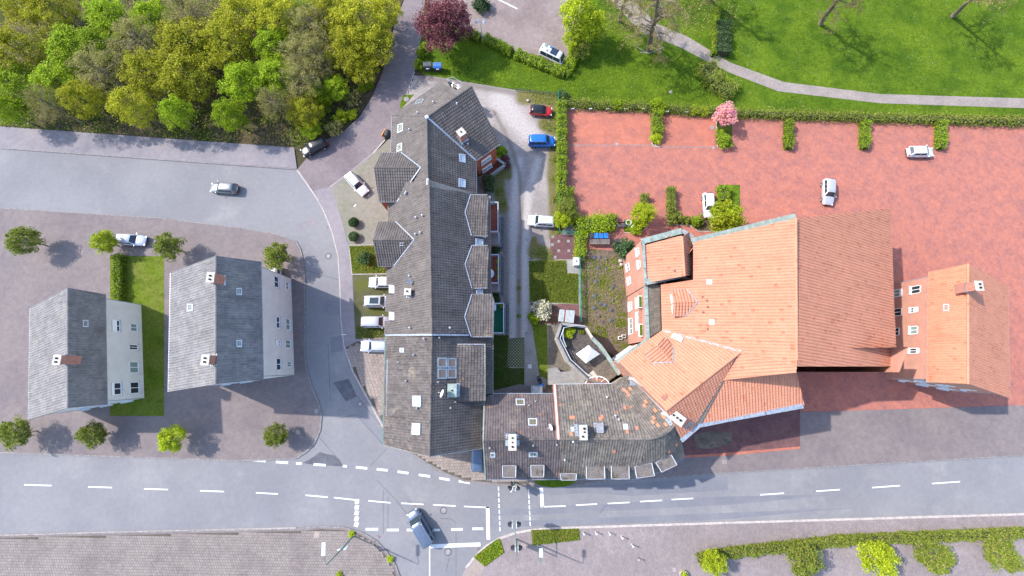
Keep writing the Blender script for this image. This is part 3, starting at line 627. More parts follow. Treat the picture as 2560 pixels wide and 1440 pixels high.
dashes([((914, 1323), (945, 1323)), ((967, 1325), (997, 1325)), ((1017, 1325), (1034, 1325)), ((1084, 1325), (1100, 1325)), ((1128, 1324), (1157, 1323)), ((1181, 1322), (1208, 1322))], .32)
dashes([((1246 + k * .5, 1217 + k * 14.4), (1246.6 + k * .5, 1227 + k * 14.4)) for k in range(8)], .16, 'crossing_dash')
dashes([((1321 + k * .65, 1223 + k * 13.6), (1322 + k * .65, 1233 + k * 13.6)) for k in range(7)], .16, 'crossing_dash')
dashes([((1219, 1267), (1221, 1349)), ((1353, 1219), (1356, 1268)), ((1073, 1366), (1201, 1361))], .5, 'stop_line')
dashes([((1074, 1370), (1074, 1460))], .16, 'edge_line')
def cover(px, py, r, mat='iron_pale', ring='asphalt_dark', z=.01, par=None):
    p = G(px, py, z); o = MB().lathe([(r * 1.45, 0), (r * 1.45, .004)], p, 20).build('cover_ring', ring, par or road); MB().lathe([(r, .004), (r, .012)], p, 20).build('manhole_cover', mat, par or road)
for a, b, r in ((821, 640, .36), (1109, 1276, .36), (1120, 1380, .36), (900, 1010, .3)): cover(a, b, r)
def grate(px, py, s, rz=0, z=.01):
    p = G(px, py, z); o = MB().box(p, (s, s, .02), rz).build('drain_grate', 'iron', road)
    mb = MB()
    for k in range(4): mb.box(p + Vector((math.cos(rz), math.sin(rz), 0)) * s * (k - 1.5) / 4 + Vector((0, 0, .012)), (s * .1, s * .8, .01), rz)
    mb.build('grate_slot', 'soot_gap_black', o)  # black bars on the plate: the dark of the open slots as colour
for a, b, rz in ((821, 567, .3), (759, 650, .3), (1091, 1175, -.4), (947, 1341, -.6), (1195, 1373, .7), (951, 1066, .8)): grate(a, b, .5, rz)
def pave_cover(px, py, s, mat, z=.13, rnd=False, name='cover_plate', label=None):
    p = G(px, py, z)
    o = (MB().lathe([(s, -.02), (s, .012)], p, 18) if rnd else MB().box(p, (s, s, .03))).build(name, mat); o['kind'] = 'structure'
    MB().lathe([(s * .18, 0), (s * .18, .02)], p + Vector((0, 0, .004)), 10).build('cover_lug', 'iron', o)
for a in ((791, 1028, .35, 'iron_pale', .12, True), (744, 1081, .6, 'slab_beige', .12, False), (792, 1337, .85, 'slab_beige', .13, False), (1309, 1362, .7, 'slab_beige', .12, False), (1811, 1154, .55, 'iron', .12, False),
          (1780, 319, .38, 'concrete', .1, True), (1542, 360, .45, 'iron', .1, False), (1783, 369, .42, 'iron', .1, False), (1016, 248, .45, 'concrete', .09, True), (1320, 598, .4, 'lead', .05, True), (1677, 230, .3, 'iron', .075, True),
          (1324, 916, .55, 'light_sill', .09, False), (1686, 1424, .5, 'iron', .12, False), (1640, 365, .5, 'iron', .1, False)): pave_cover(*a)
for a, b in ((1397, 603), (1421, 603), (1397, 627), (1422, 627), (1381, 612), (1388, 643), (1382, 592)):
    pave_cover(a, b, .45, 'concrete_slab', .075, name='paving_stone')
# ---------------------------------------------------------------- buildings
def xy(pts, h): return [(p.x, p.y) for p in (G(a, b, h) for a, b in pts)]
def gable_dormer(B, main, ridge_out, apex, v1, e1, v2, e2, mat, wallm, zb, tw=.34, tl=.42, name='dormer', rid=None, front=None, inset=.25, flash='zinc', tiles='roof_tiles', amp=.055, drop_e=0.0, main2=None):
    """gabled dormer or cross wing: apex, v1, v2 lie on the main slope; ridge_out, e1, e2 are the free ends"""
    A = hit(*apex, main); V1 = hit(*v1, main); V2 = hit(*v2, main2 or main); Ro = G(ridge_out[0], ridge_out[1], A.z)
    p1 = plane3(A, Ro, V1); p2 = plane3(A, Ro, V2); E1 = hit(*e1, p1); E2 = hit(*e2, p2)
    off = wloc(B); D = bpy.data.objects.new(name, None); COL.objects.link(D); D.parent = B; D.empty_display_size = .2
    up1 = (A - V1); up2 = (A - V2)
    slope(D, [[A, Ro, E1, V1]], p1, mat, tw, tl, amp, name=tiles); slope(D, [[A, Ro, E2, V2]], p2, mat, tw, tl, amp, name=tiles)
    # the room below
    c = (A + Ro + E1 + E2 + V1 + V2) / 6
    d_out = (Ro - A); d_out.z = 0; d_out.normalize(); s_ = Vector((-d_out.y, d_out.x, 0))
    s1 = abs((E1 - Ro).dot(s_)) - inset; s2 = abs((E2 - Ro).dot(s_)) - inset; sg = 1 if (E1 - Ro).dot(s_) > 0 else -1
    fo = Ro - d_out * inset; back = Vector((A.x, A.y, 0))
    foot = [fo + s_ * sg * s1, fo - s_ * sg * s2, back - s_ * sg * s2, back + s_ * sg * s1]
    foot = [(p.x, p.y) for p in foot]
    n_ = len(foot); mb = MB(); F_ = foot; Ar = sum(F_[i][0] * F_[(i + 1) % 4][1] - F_[(i + 1) % 4][0] * F_[i][1] for i in range(4))
    if Ar < 0: F_ = F_[::-1]
    for i in range(4):
        a, b = Vector(F_[i]), Vector(F_[(i + 1) % 4]); pts = [a.lerp(b, k / 8) for k in range(9)]
        vs = [(p.x, p.y, zb) for p in pts] + [(p.x, p.y, min(pz(p1, p.x, p.y), pz(p2, p.x, p.y)) - .18) for p in pts]
        mb.add(vs, [(k, k + 1, 10 + k, 9 + k) for k in range(8)])
    mb.build('dormer_wall', wallm, D)
    if rid: ridge(D, [Ro, A], rid, .1)
    if flash:
        strip(D, [V1 + Vector((0, 0, .17)), A + Vector((0, 0, .17)), V2 + Vector((0, 0, .17))], .13, .06, flash, 'valley_flashing')
        strip(D, [V1 + Vector((0, 0, .02)), E1 + Vector((0, 0, .02))], .1, .1, 'zinc', 'gutter'); strip(D, [V2 + Vector((0, 0, .02)), E2 + Vector((0, 0, .02))], .1, .1, 'zinc', 'gutter')
    return D, Ro, E1, E2, fo, s_, sg, s1, s2
def vent(B, px, py, pl, h=.45, r=.09, mat='zinc_white', name='vent_pipe', hood=True):
    p = hit(px, py, pl); mb = MB().lathe([(r, -.1), (r, h), (r * .8, h)], p, 8)
    o = mb.build(name, mat, B)
    if hood: MB().lathe([(r * 1.5, h + .05), (r * 1.5, h + .08), (r * .3, h + .18)], p, 8).build('hood', mat, o)
    return o
def solid(B, name, px, zlist, thick, mat, lift=0.0):
    """slab with a flat or sloping top through px / z, going down by thick"""
    P = [G(a, b, z) for (a, b), z in zip(px, zlist)]
    return MB().prism([(p.x, p.y) for p in P], [p.z - thick for p in P], [p.z + lift for p in P]).build(name, mat, B)
HE = 6.5
# ---- A: long grey apartment house with the angled north wing
A = thing('apartment_house', G(1080, 560), 'long grey tiled apartment house with angled north wing and gabled dormers', 'house')
W_N1 = plane3((1067, 293, 11.1), (1180, 216, 11.1), (1040, 249, HE)); W_N2 = plane3((1067, 293, 11.1), (1180, 216, 11.1), (1220, 381, HE))
PNW = plane3((1066, 293, 11.1), (1069, 455, 11.1), (979, 340, HE)); PNE = plane3((1066, 293, 11.1), (1069, 455, 11.1), (1190, 430, HE))
PW = plane3((1073, 455, 12.4), (1080, 838, 12.4), (964, 700, HE)); PE = plane3((1073, 455, 12.4), (1080, 838, 12.4), (1225, 650, HE))
slope(A, [[(980, 290), (1100, 206), (1143, 227), (1067, 293)], [(1067, 293), (1143, 227), (1168, 214), (1180, 216)]], W_N1, 'tile_grey')
slope(A, [[(1067, 293), (1180, 216), (1250, 360), (1190, 402)]], W_N2, 'tile_grey')
slope(A, [[(980, 290), (1066, 293), (1070, 462), (976, 470)]], PNW, 'tile_grey')
slope(A, [[(1067, 293), (1190, 402), (1190, 487), (1071, 462)]], PNE, 'tile_grey')
slope(A, [[(1073, 450), (1080, 837), (975, 838), (975, 462)], [(971, 462), (975, 462), (975, 712), (967, 712)], [(966, 736), (975, 736), (975, 779), (964, 779)], [(963, 803), (975, 803), (975, 838), (962, 838)]], PW, 'tile_grey')
slope(A, [[(1073, 450), (1190, 485), (1225, 490), (1228, 838), (1080, 837)]], PE, 'tile_grey')
ftw = offset_poly([(hit(*p, q).x, hit(*p, q).y) for p, q in (((980, 290), W_N1), ((1100, 206), W_N1), ((1250, 360), W_N2), ((1190, 402), W_N2))], .45)
walls(A, ftw, [W_N1, W_N2], 'brick_red')
ftn = offset_poly([(p.x, p.y) for p in (hit(980, 290, PNW), hit(1190, 402, PNE), hit(1190, 492, PNE), hit(975, 480, PNW))], .4)
walls(A, ftn, [PNW, PNE], 'brick_red')
fts = offset_poly([(p.x, p.y) for p in (hit(972, 472, PW), hit(1225, 494, PE), hit(1227, 838, PE), hit(975, 838, PW))], .45)
walls(A, fts, [PW, PE], 'brick_red')
RN0, RN1, RS0, RS1 = hit(1067, 293, PNW), hit(1070, 460, PNW), hit(1073, 450, PW), hit(1080, 837, PW)
ridge(A, [RN0, RN1], 'tile_grey', .13); ridge(A, [RS0, RS1], 'tile_grey', .13); ridge(A, [RN0, hit(1180, 216, W_N1)], 'tile_grey', .13)
strip(A, [RN0, hit(1190, 402, W_N2)], .28, .06, 'zinc', 'valley_flashing', .16)
strip(A, [hit(980, 290, PNW), hit(975, 470, PNW)], .14, .12, 'zinc', 'gutter'); strip(A, [hit(980, 290, W_N1), hit(1100, 206, W_N1)], .14, .12, 'zinc', 'gutter')
strip(A, [hit(1250, 360, W_N2), hit(1190, 402, W_N2)], .14, .12, 'zinc_white', 'gutter'); strip(A, [hit(1191, 402, PNE), hit(1191, 487, PNE)], .14, .1, 'lead', 'gutter')
strip(A, [hit(971, 505, PW), hit(967, 712, PW)], .13, .12, 'lead', 'gutter'); strip(A, [hit(966, 736, PW), hit(964, 779, PW)], .13, .12, 'lead', 'gutter'); strip(A, [hit(963, 803, PW), hit(962, 838, PW)], .13, .12, 'lead', 'gutter')
strip(A, [hit(1225, 490, PE), hit(1228, 838, PE)], .14, .12, 'lead', 'gutter')
strip(A, [hit(964, 838, PW), RS1, hit(1172, 838, PE)], .22, .1, 'zinc', 'verge_flashing', .1)
MB().box(hit(1069, 455, PW) + Vector((0, 0, -.25)), (.3, .9, .7)).build('ridge_step', 'zinc_white', A)
MB().box(RN0 + Vector((0, .0, .05)), (.45, .45, .16), .6).build('ridge_cap', 'zinc_white', A)
for y0, y1 in ((712, 736), (779, 803)):       # the two eaves cut-outs with their pale window boxes
    q = [hit(975, y0 + 1, PW), hit(988, y0 + 1, PW), hit(988, y1 - 1, PW), hit(975, y1 - 1, PW)]; c = sum(q, Vector()) / 4
    o = MB().prism([(p.x, p.y) for p in q], [p.z - .6 for p in q], [c.z + .35] * 4).build('window_box', 'lead', A)
    q2 = offset_poly([(p.x, p.y) for p in q], .12); MB().poly([(a, b, c.z + .37) for a, b in (q2 if True else q2)]).build('pane', 'blind', o)
D1 = gable_dormer(A, PNW, (935, 420), (1052, 420), (1003, 382), (955, 382), (993, 505), (948, 505), 'tile_grey', 'brick_red', 0, name='cross_gable', rid='tile_grey', main2=PW)
D2 = gable_dormer(A, PW, (932, 600), (1036, 600), (990, 555), (947, 555), (985, 666), (945, 666), 'tile_grey', 'brick_red', 0, name='cross_gable', rid='tile_grey')
for (ro, ap, v1, e1, v2, e2) in (((1218, 533), (1163, 531), (1177, 487), (1218, 487), (1179, 590), (1219, 590)), ((1219, 663), (1163, 661), (1180, 614), (1219, 614), (1180, 721), (1219, 720)), ((1232, 793), (1162, 792), (1180, 736), (1231, 736), (1178, 842), (1231, 842))):
    gable_dormer(A, PE, ro, ap, v1, e1, v2, e2, 'tile_brown', 'render_white', 2.8, name='dormer', rid='tile_brown', flash='zinc', inset=.12)
for quad in ([(1037, 263), (1043, 251), (1061, 248), (1055, 258)],): skylight(A, quad, W_N1)
for quad in ([(994, 334), (996, 312), (1009, 308), (1008, 328)], [(993, 380), (994, 362), (1007, 357), (1006, 377)]): skylight(A, quad, PNW, 'olive_glass' if False else 'sky_glass', 'zinc_white')
for quad in ([(1147, 385), (1162, 387), (1163, 408), (1148, 405)], [(1146, 446), (1163, 450), (1163, 470), (1146, 467)]): skylight(A, quad, PNE, 'roller_blue', 'zinc_white', .16)
for quad in ([(1188, 596), (1207, 599), (1207, 613), (1188, 613)], [(1190, 723), (1206, 724), (1206, 736), (1190, 736)]): skylight(A, quad, PE, 'roller_blue', 'zinc_white', .16)
chimney(A, 1156, 345, W_N2, (.95, .95), 1.5, R(38), [(0, 0, .12)])
chimney(A, 1024, 733, PW, (.75, .75), 1.1, 0, [(-.05, .05, .11)], body='concrete_cap')
for a in ((1084, 259, W_N1), (1045, 285, W_N1), (1025, 327, PNW), (1015, 487, PW), (1017, 483, PW), (1041, 546, PW), (1057, 541, PW), (1040, 587, PW), (1052, 583, PW), (1025, 691, PW), (1026, 820, PW), (1126, 820, PE), (1170, 363, W_N2), (1143, 263, W_N2)): vent(A, *a)
for k in range(4):
    p = hit(1001 + (k % 2) * 6, 608 + (k // 2) * 6, plane3(hit(1036, 600, PW), G(932, 600, hit(1036, 600, PW).z), hit(985, 666, PW)))
    MB().box(p + Vector((0, 0, .1)), (.22, .12, .1)).build('snow_hook', 'zinc_white', A)
# satellite dish
def dish(B, px, py, pl, az, r=.42, h=.9, name='satellite_dish'):
    p = hit(px, py, pl); o = MB().tube([p - Vector((0, 0, .3)), p + Vector((0, 0, h))], .035, 6).build(name, 'steel', B)
    d = Vector((math.cos(az), math.sin(az), .45)).normalized(); c = p + Vector((0, 0, h)) + d * .15; s_ = d.cross(Vector((0, 0, 1))).normalized(); t = s_.cross(d)
    mb = MB(); rings = 4; vs = [c]; sg = 16
    for i in range(1, rings + 1):
        rr = r * i / rings
        vs += [c + d * (.28 * (rr / r) ** 2 * r) + (s_ * math.cos(2 * math.pi * k / sg) + t * math.sin(2 * math.pi * k / sg)) * rr for k in range(sg)]
    fs = [(0, 1 + k, 1 + (k + 1) % sg) for k in range(sg)] + [(1 + (i - 1) * sg + k, 1 + i * sg + k, 1 + i * sg + (k + 1) % sg, 1 + (i - 1) * sg + (k + 1) % sg) for i in range(1, rings) for k in range(sg)]
    vs2 = [Vector(v) - d * .02 for v in vs]; mb.add(vs, fs); mb.add(vs2, [f[::-1] for f in fs]); mb.build('dish', 'lamp_white', o, smooth=True)
    MB().tube([c - t * r * .9, c + d * r * 1.1 - t * .1], .015, 5).build('feed_arm', 'steel', o); MB().box(c + d * r * 1.1 - t * .1, (.08, .08, .1)).build('receiver', 'lamp_white', o)
dish(A, 1024, 705, PW, R(-35), .38)
# brick wall of the wing: windows facing the yard
wa, wb = Vector(ftw[3]), Vector(ftw[2])
if (Vector(ftw[0]) - wa).cross(wb - wa) if False else False: pass
L_ = (wb - wa).length
for z in (.6, 3.3): 
    for k, t in enumerate((1.5,)): window(A, wa, wb, t + .2, z, 1.9, 1.25, shutter=.55, bars=1)
    window(A, wa, wb, min(L_ - .8, 3.6), z, .9, 1.2, shutter=.3, bars=0) if False else None
MB().box(((wa.x + wb.x) / 2 - .4, (wa.y + wb.y) / 2 - .2, 5.75), (2.6, .25, .35), math.atan2((wb - wa).y, (wb - wa).x)).build('roller_box', 'white_pvc', A)
for t in (1.2, 3.4, 5.6, 7.8): 
    a, b = Vector(fts[0]), Vector(fts[3])
for (f, i, j, ts) in ((fts, 3, 0, (1.5, 12.5, 15.0, 17.5)), (ftn, 3, 0, (3.5, 6.5)), (ftw, 0, 1, (2, 4.5)), (ftw, 1, 2, (2.5, 6.5)), (fts, 1, 2, (2, 4.2, 9, 11.5, 16.5, 19))):
    a, b = Vector(f[i]), Vector(f[j]); Lw = (b - a).length
    cen = sum((Vector(q) for q in f), Vector((0, 0))) / len(f); d = (b - a).normalized()
    if ((a + b) / 2 - cen).dot(Vector((d.y, -d.x))) < 0: a, b = b, a
    for t in ts:
        if t < Lw - .8:
            for z in (.9, 3.7): window(A, a, b, t, z, 1.3, 1.3)
# balconies on the yard side
def balcony(B, px, z, floor, rail='zinc_white', h=1.0):
    P = [G(a, b, z) for a, b in px]; o = MB().prism([(p.x, p.y) for p in P], z - .2, z).build('balcony', floor, B)
    q = offset_poly([(p.x, p.y) for p in P], .04); n_ = len(q); mb = MB(); mp = MB()
    for i in range(n_):
        a, b = Vector(q[i]), Vector(q[(i + 1) % n_])
        if i == 3: continue
        mb.bar((a.x, a.y, z + h), (b.x, b.y, z + h), .12, .07); mp.bar((a.x, a.y, z + h * .45), (b.x, b.y, z + h * .45), .04, h * .8)
    mb.build('handrail', rail, o); mp.build('balustrade', rail, o)
    for a in q[:]: MB().box((a.x, a.y, z / 2 + h / 2), (.14, .14, z + h)).build('post', rail, o)
    return o
balcony(A, [(1216, 511), (1246, 511), (1246, 584), (1216, 584)], 3.0, 'terracotta'); balcony(A, [(1216, 640), (1247, 640), (1247, 711), (1216, 711)], 3.0, 'terracotta')
balcony(A, [(1229, 760), (1260, 760), (1260, 834), (1229, 834)], 3.0, 'green_carpet')
for y0, y1 in ((585, 612), (712, 730)):
    P = [G(a, b, 2.0) for a, b in ((1224, y0), (1248, y0), (1248, y1), (1224, y1))]; o = MB().prism([(p.x, p.y) for p in P], 0, 2.0).build('stair_landing', 'concrete_slab', A)
    MB().bar(P[0] + Vector((0, 0, .9)), P[1] + Vector((0, 0, .9)), .08).build('handrail', 'zinc_white', o); MB().bar(P[1] + Vector((0, 0, .9)), P[2] + Vector((0, 0, .9)), .08).build('handrail', 'zinc_white', o)
# balcony at the north gable with its clutter
P = [G(a, b, 4.2) for a, b in ((1118, 206), (1134, 202), (1158, 216), (1145, 226))]; o = MB().prism([(p.x, p.y) for p in P], 4.0, 4.2).build('balcony', 'concrete', A)
for k in range(4): MB().bar(P[k] + Vector((0, 0, .9)), P[(k + 1) % 4] + Vector((0, 0, .9)), .06).build('handrail', 'steel', o)
for (a, b, m_) in ((1127, 210, 'black_plastic'), (1132, 214, 'white_pvc'), (1138, 217, 'wood'), (1145, 220, 'white_pvc')): MB().box(G(a, b, 4.6), (.5, .7, .7), .6).build('stored_box', m_, o)
# ---- C: grey house at the street corner
C = thing('corner_house', G(1085, 985), 'grey tiled house at the street corner with green gutters and flat dormers', 'house')
CW = plane3((1080, 838, 12.0), (1074, 1140, 12.0), (962, 970, HE)); CE = plane3((1080, 838, 12.0), (1074, 1140, 12.0), (1232, 910, HE))
slope(C, [[(965, 841), (1080, 840), (1074, 1141), (959, 1112)]], CW, 'tile_brown', tl=.4, tw=.34)
slope(C, [[(1080, 840), (1231, 843), (1231, 985), (1077, 985)], [(1077, 985), (1208, 985), (1206, 1120), (1074, 1141)]], CE, 'tile_grey', tl=.4)
ft = offset_poly([(p.x, p.y) for p in (hit(965, 841, CW), hit(1231, 843, CE), hit(1231, 985, CE), hit(1206, 1118, CE), hit(1074, 1139, CW), hit(959, 1110, CW))], .4)
walls(C, ft, [CW, CE], 'render_white')
ridge(C, [hit(1080, 840, CW), hit(1074, 1141, CW)], 'tile_brown', .14)
strip(C, [hit(964, 841, CW), hit(958, 1112, CW)], .22, .14, 'green_gutter', 'gutter'); strip(C, [hit(1232, 843, CE), hit(1232, 985, CE)], .16, .14, 'copper', 'gutter')
strip(C, [hit(1074, 1141, CW), hit(959, 1113, CW)], .1, .14, 'fascia', 'verge_board'); strip(C, [hit(1074, 1141, CE), hit(1206, 1121, CE)], .1, .14, 'lead', 'verge_board')
def shed_dormer(B, main, quad, dz, mat, wallm, name='flat_dormer', tw=.32, tl=.4):
    """quad: two pixels on the main slope (upper edge), then two pixels of the free lower edge; dz = drop of the free edge"""
    a, b = hit(*quad[0], main), hit(*quad[1], main); c = G(*quad[2], min(a.z, b.z) - dz); pl = plane3(a, b, c); c = hit(*quad[2], pl); d = hit(*quad[3], pl)
    D = bpy.data.objects.new(name, None); COL.objects.link(D); D.parent = B
    slope(D, [[a, b, c, d]], pl, mat, tw, tl, .03)
    q = offset_poly([(p.x, p.y) for p in (a, b, c, d)], .12)
    walls(D, q, [pl], wallm, zb=min(pz(main, c.x, c.y), pz(main, d.x, d.y)) - .6, name='dormer_wall')
    return D, pl, (a, b, c, d)
Dd, CDE, cq = shed_dormer(C, CE, [(1140, 861), (1140, 1005), (1212, 1002), (1212, 861)], .7, 'tile_brown', 'lead')
strip(Dd, [cq[2], cq[3]], .16, .12, 'copper', 'gutter'); strip(Dd, [cq[0], cq[3]], .12, .1, 'zinc_white', 'verge_flashing')
Dw, CDW, cw = shed_dormer(C, CW, [(1028, 897), (1027, 1042), (967, 1041), (969, 897)], 1.9, 'tile_brown', 'lead')
strip(Dw, [cw[2], cw[3]], .16, .12, 'zinc', 'gutter')
for quad in ([(1035, 989), (1056, 989), (1056, 1016), (1035, 1015)], [(1034, 1057), (1055, 1058), (1054, 1087), (1033, 1085)]): skylight(C, quad, CW, 'roller_blue', 'zinc_white', .3, fw=.05)
skylight(C, [(1002, 870), (1013, 870), (1013, 881), (1002, 881)], CW, 'sky_glass', 'zinc_white', .2, fw=.2)
for q in ([(1093, 894), (1116, 894), (1116, 919), (1093, 919)], [(1093, 921), (1116, 921), (1116, 947), (1093, 947)], [(1117, 895), (1140, 895), (1140, 919), (1117, 919)], [(1117, 921), (1140, 921), (1140, 946), (1117, 946)]):
    skylight(C, q, CE, 'brown_blind', 'zinc', .18, fw=.16)
chimney(C, 1133, 975, CDE, (1.0, 1.5), 1.0, 0, [(0, 0, .1)], body='copper', capm='copper', flash=True)
dish(C, 1113, 984, CE, R(160), .5, 1.0)
for a in ((1062, 847, CW), (1036, 887, CW), (1017, 952, CW), (998, 906, CW), (1100, 845, CE), (1140, 1004, CE), (1128, 1019, CE), (1097, 955, CE), (1044, 1020, CW)): vent(C, *a, mat='lead' if a[0] > 1090 else 'zinc')
for (i, ts) in ((5, (3, 6.5, 10, 13.5)), (4, (2, 5)), (3, (2, 5)), (1, (2, 5))):
    a, b = Vector(ft[i]), Vector(ft[(i + 1) % 6]); cen = sum((Vector(q) for q in ft), Vector((0, 0))) / 6; d = (b - a).normalized()
    if ((a + b) / 2 - cen).dot(Vector((d.y, -d.x))) < 0: a, b = b, a
    for t in ts:
        if t < (b - a).length - .9:
            for z in (1.0, 3.9): window(C, a, b, t, z, 1.4, 1.4)
# ---- D: plum tiled street house
Dh = thing('street_house', G(1300, 1090), 'plum brown tiled street house with three pipe chimney', 'house')
DN = plane3((1209, 1100, 11.2), (1397, 1098, 11.2), (1300, 985, HE)); DS = plane3((1209, 1100, 11.2), (1397, 1098, 11.2), (1310, 1197, HE))
slope(Dh, [[(1213, 985), (1386, 985), (1397, 1098), (1209, 1100)]], DN, 'tile_plum', .33, .38, amp=.05)
slope(Dh, [[(1209, 1100), (1397, 1098), (1409, 1197), (1215, 1198)]], DS, 'tile_plum', .33, .38, amp=.05)
ft = offset_poly([(p.x, p.y) for p in (hit(1213, 985, DN), hit(1386, 985, DN), hit(1409, 1197, DS), hit(1215, 1198, DS))], .3); walls(Dh, ft, [DN, DS], 'render_beige')
fD = ft; ridge(Dh, [hit(1209, 1100, DN), hit(1397, 1098, DN)], 'tile_brown', .15)
strip(Dh, [hit(1213, 984, DN), hit(1386, 984, DN)], .14, .12, 'zinc', 'gutter'); strip(Dh, [hit(1215, 1199, DS), hit(1409, 1198, DS)], .14, .12, 'zinc', 'gutter')
strip(Dh, [hit(1211, 985, DN), hit(1208, 1100, DN), hit(1214, 1198, DS)], .16, .2, 'copper', 'verge_board')
for q, g in (([(1289, 998), (1311, 998), (1312, 1014), (1290, 1014)], 'olive_glass'), ([(1320, 1047), (1343, 1047), (1343, 1065), (1321, 1065)], 'olive_glass')): skylight(Dh, q, DN, g, 'zinc_white')
for q in ([(1226, 1130), (1238, 1130), (1238, 1142), (1226, 1142)], [(1322, 1129), (1344, 1129), (1344, 1141), (1322, 1141)]): skylight(Dh, q, DS, 'sky_glass', 'zinc_white')
chimney(Dh, 1281, 1100, DN, (.8, 1.7), 1.5, 0, [(0, .5, .1), (0, 0, .08), (0, -.5, .12)], body='chimney_slate')
dish(Dh, 1380, 1064, DN, R(200), .42, .6)
for a in ((1323, 1013, DN), (1339, 1003, DN), (1333, 1113, DS), (1225, 1119, DS), (1392, 1111, DS)): vent(Dh, *a, mat='lead', h=.25)
def box_dormer(B, main, quad, zt, mat='felt_lichen', name='flat_dormer', wallm='lead', drop=.0):
    """flat roofed dormer near the eaves: quad = roof corners in pixels at height zt"""
    P = [G(a, b, zt) for a, b in quad]; zb = min(pz(main, p.x, p.y) for p in P) - .5
    D = MB().prism(offset_poly([(p.x, p.y) for p in P], .1), zb, zt - .1).build(name, wallm, B)
    MB().prism([(p.x, p.y) for p in P], zt - .1, zt).build('dormer_roof', mat, D)
    for i in range(4): MB().bar(P[i], P[(i + 1) % 4], .09, .14).build('edge_trim', 'zinc_white' if i % 2 else 'lead', D)
    return D
for q in ([(1256, 1164), (1290, 1164), (1289, 1193), (1257, 1193)], [(1327, 1163), (1360, 1163), (1359, 1192), (1328, 1192)]): box_dormer(Dh, DS, q, 8.5)
for t in (2, 5, 8, 10):
    a, b = Vector(fD[3]), Vector(fD[2]); 
    if (b - a).cross(Vector(fD[0]) - a) < 0: a, b = b, a
    for z in (1, 3.8): window(Dh, a, b, t, z, 1.2, 1.4)
# ---- E: old roof that bends round the corner
E = thing('old_house', G(1540, 1080), 'old lichen grown tiled house whose roof bends along the street', 'house')
EN = plane3((1397, 1098, 11.4), (1622, 1097, 11.4), (1460, 961, HE)); ES = plane3((1397, 1098, 11.4), (1622, 1097, 11.4), (1480, 1197, HE))
vl = hit(1530, 960, EN); EW = plane3((1622, 1097, 11.4), (1690, 1058, 11.4), vl)
slope(E, [[(1388, 962), (1530, 960), (1622, 1097), (1397, 1098)]], EN, 'tile_old', .36, .38, amp=.06, step=.045)
slope(E, [[(1530, 960), (1570, 936), (1690, 1058), (1658, 1086), (1622, 1097)]], EW, 'tile_old', .3, .36, amp=.05, up=hit(1630, 1010, EW) - hit(1600, 975, EW) if False else None)
slope(E, [[(1397, 1098), (1622, 1097), (1590, 1196), (1409, 1197)]], ES, 'tile_old', .34, .38, amp=.05)
ES2 = plane3((1622, 1097, 11.4), (1660, 1086, 11.4), hit(1590, 1196, ES)); slope(E, [[(1622, 1097), (1660, 1086), (1668, 1172), (1590, 1196)]], ES2, 'tile_old', .34, .38, amp=.05)
ES3 = plane3((1660, 1086, 11.4), (1690, 1058, 11.4), hit(1668, 1172, ES2)); slope(E, [[(1660, 1086), (1690, 1058), (1712, 1140), (1668, 1172)]], ES3, 'tile_old', .34, .38, amp=.05)
r3 = [hit(1397, 1098, EN), hit(1622, 1097, EN), G(1642, 1093, 11.42), G(1660, 1086, 11.42), G(1677, 1073, 11.42), G(1690, 1058, 11.42)]; ridge(E, r3, 'tile_old', .16)
ft1 = offset_poly([(p.x, p.y) for p in (hit(1388, 962, EN), hit(1530, 960, EN), hit(1622, 1097, EN), hit(1590, 1196, ES), hit(1409, 1197, ES))], .3); walls(E, ft1, [EN, ES], 'render_beige')
ft2 = offset_poly([(p.x, p.y) for p in (hit(1530, 960, EW), hit(1570, 936, EW), hit(1690, 1058, EW), hit(1712, 1140, ES3), hit(1668, 1172, ES2), hit(1590, 1196, ES2))], .35)
walls(E, ft2, [EW, ES2, ES3], 'render_beige')
ridge(E, [hit(1530, 960, EN), hit(1622, 1097, EN)], 'tile_brown', .06, name='valley_tiles')
strip(E, [hit(1386, 962, EN), hit(1396, 1098, EN)], .42, .3, 'brick_salmon', 'party_wall', .05); strip(E, [hit(1386, 962, EN), hit(1396, 1098, EN)], .14, .1, 'white_pvc', 'party_wall_cap', .25)
strip(E, [hit(1570, 936, EW), hit(1690, 1058, EW)], .25, .1, 'zinc_white', 'verge_flashing', .1); strip(E, [hit(1388, 961, EN), hit(1530, 959, EN)], .14, .12, 'zinc_white', 'gutter')
strip(E, [hit(1409, 1198, ES), hit(1590, 1197, ES), hit(1668, 1173, ES2), hit(1712, 1141, ES3)], .14, .12, 'zinc', 'gutter')
chimney(E, 1453, 1076, EN, (.8, 1.6), 1.6, 0, [(.1, .45, .14), (.1, .05, .1), (-.1, -.45, .12)], body='chimney_slate')
chimney(E, 1497, 1069, EN, (.7, .9), .7, 0, [(0, 0, .0)][:0], body='chimney_brick', capm='lead')
chimney(E, 1679, 1040, EW, (1.9, 1.1), 1.6, R(-38), [(-.5, 0, .12), (0, 0, .12), (.5, 0, .14)], body='concrete_cap')
for q in ([(1557, 1061), (1569, 1061), (1571, 1075), (1559, 1075)], [(1426, 1069), (1435, 1069), (1436, 1080), (1427, 1080)]): skylight(E, q, EN, 'roller_blue', 'zinc_white', .15)
for a in ((1516, 992, EN), (1545, 1048, EN), (1411, 1148, ES), (1537, 1038, EN), (1432, 1103, ES)): vent(E, *a)
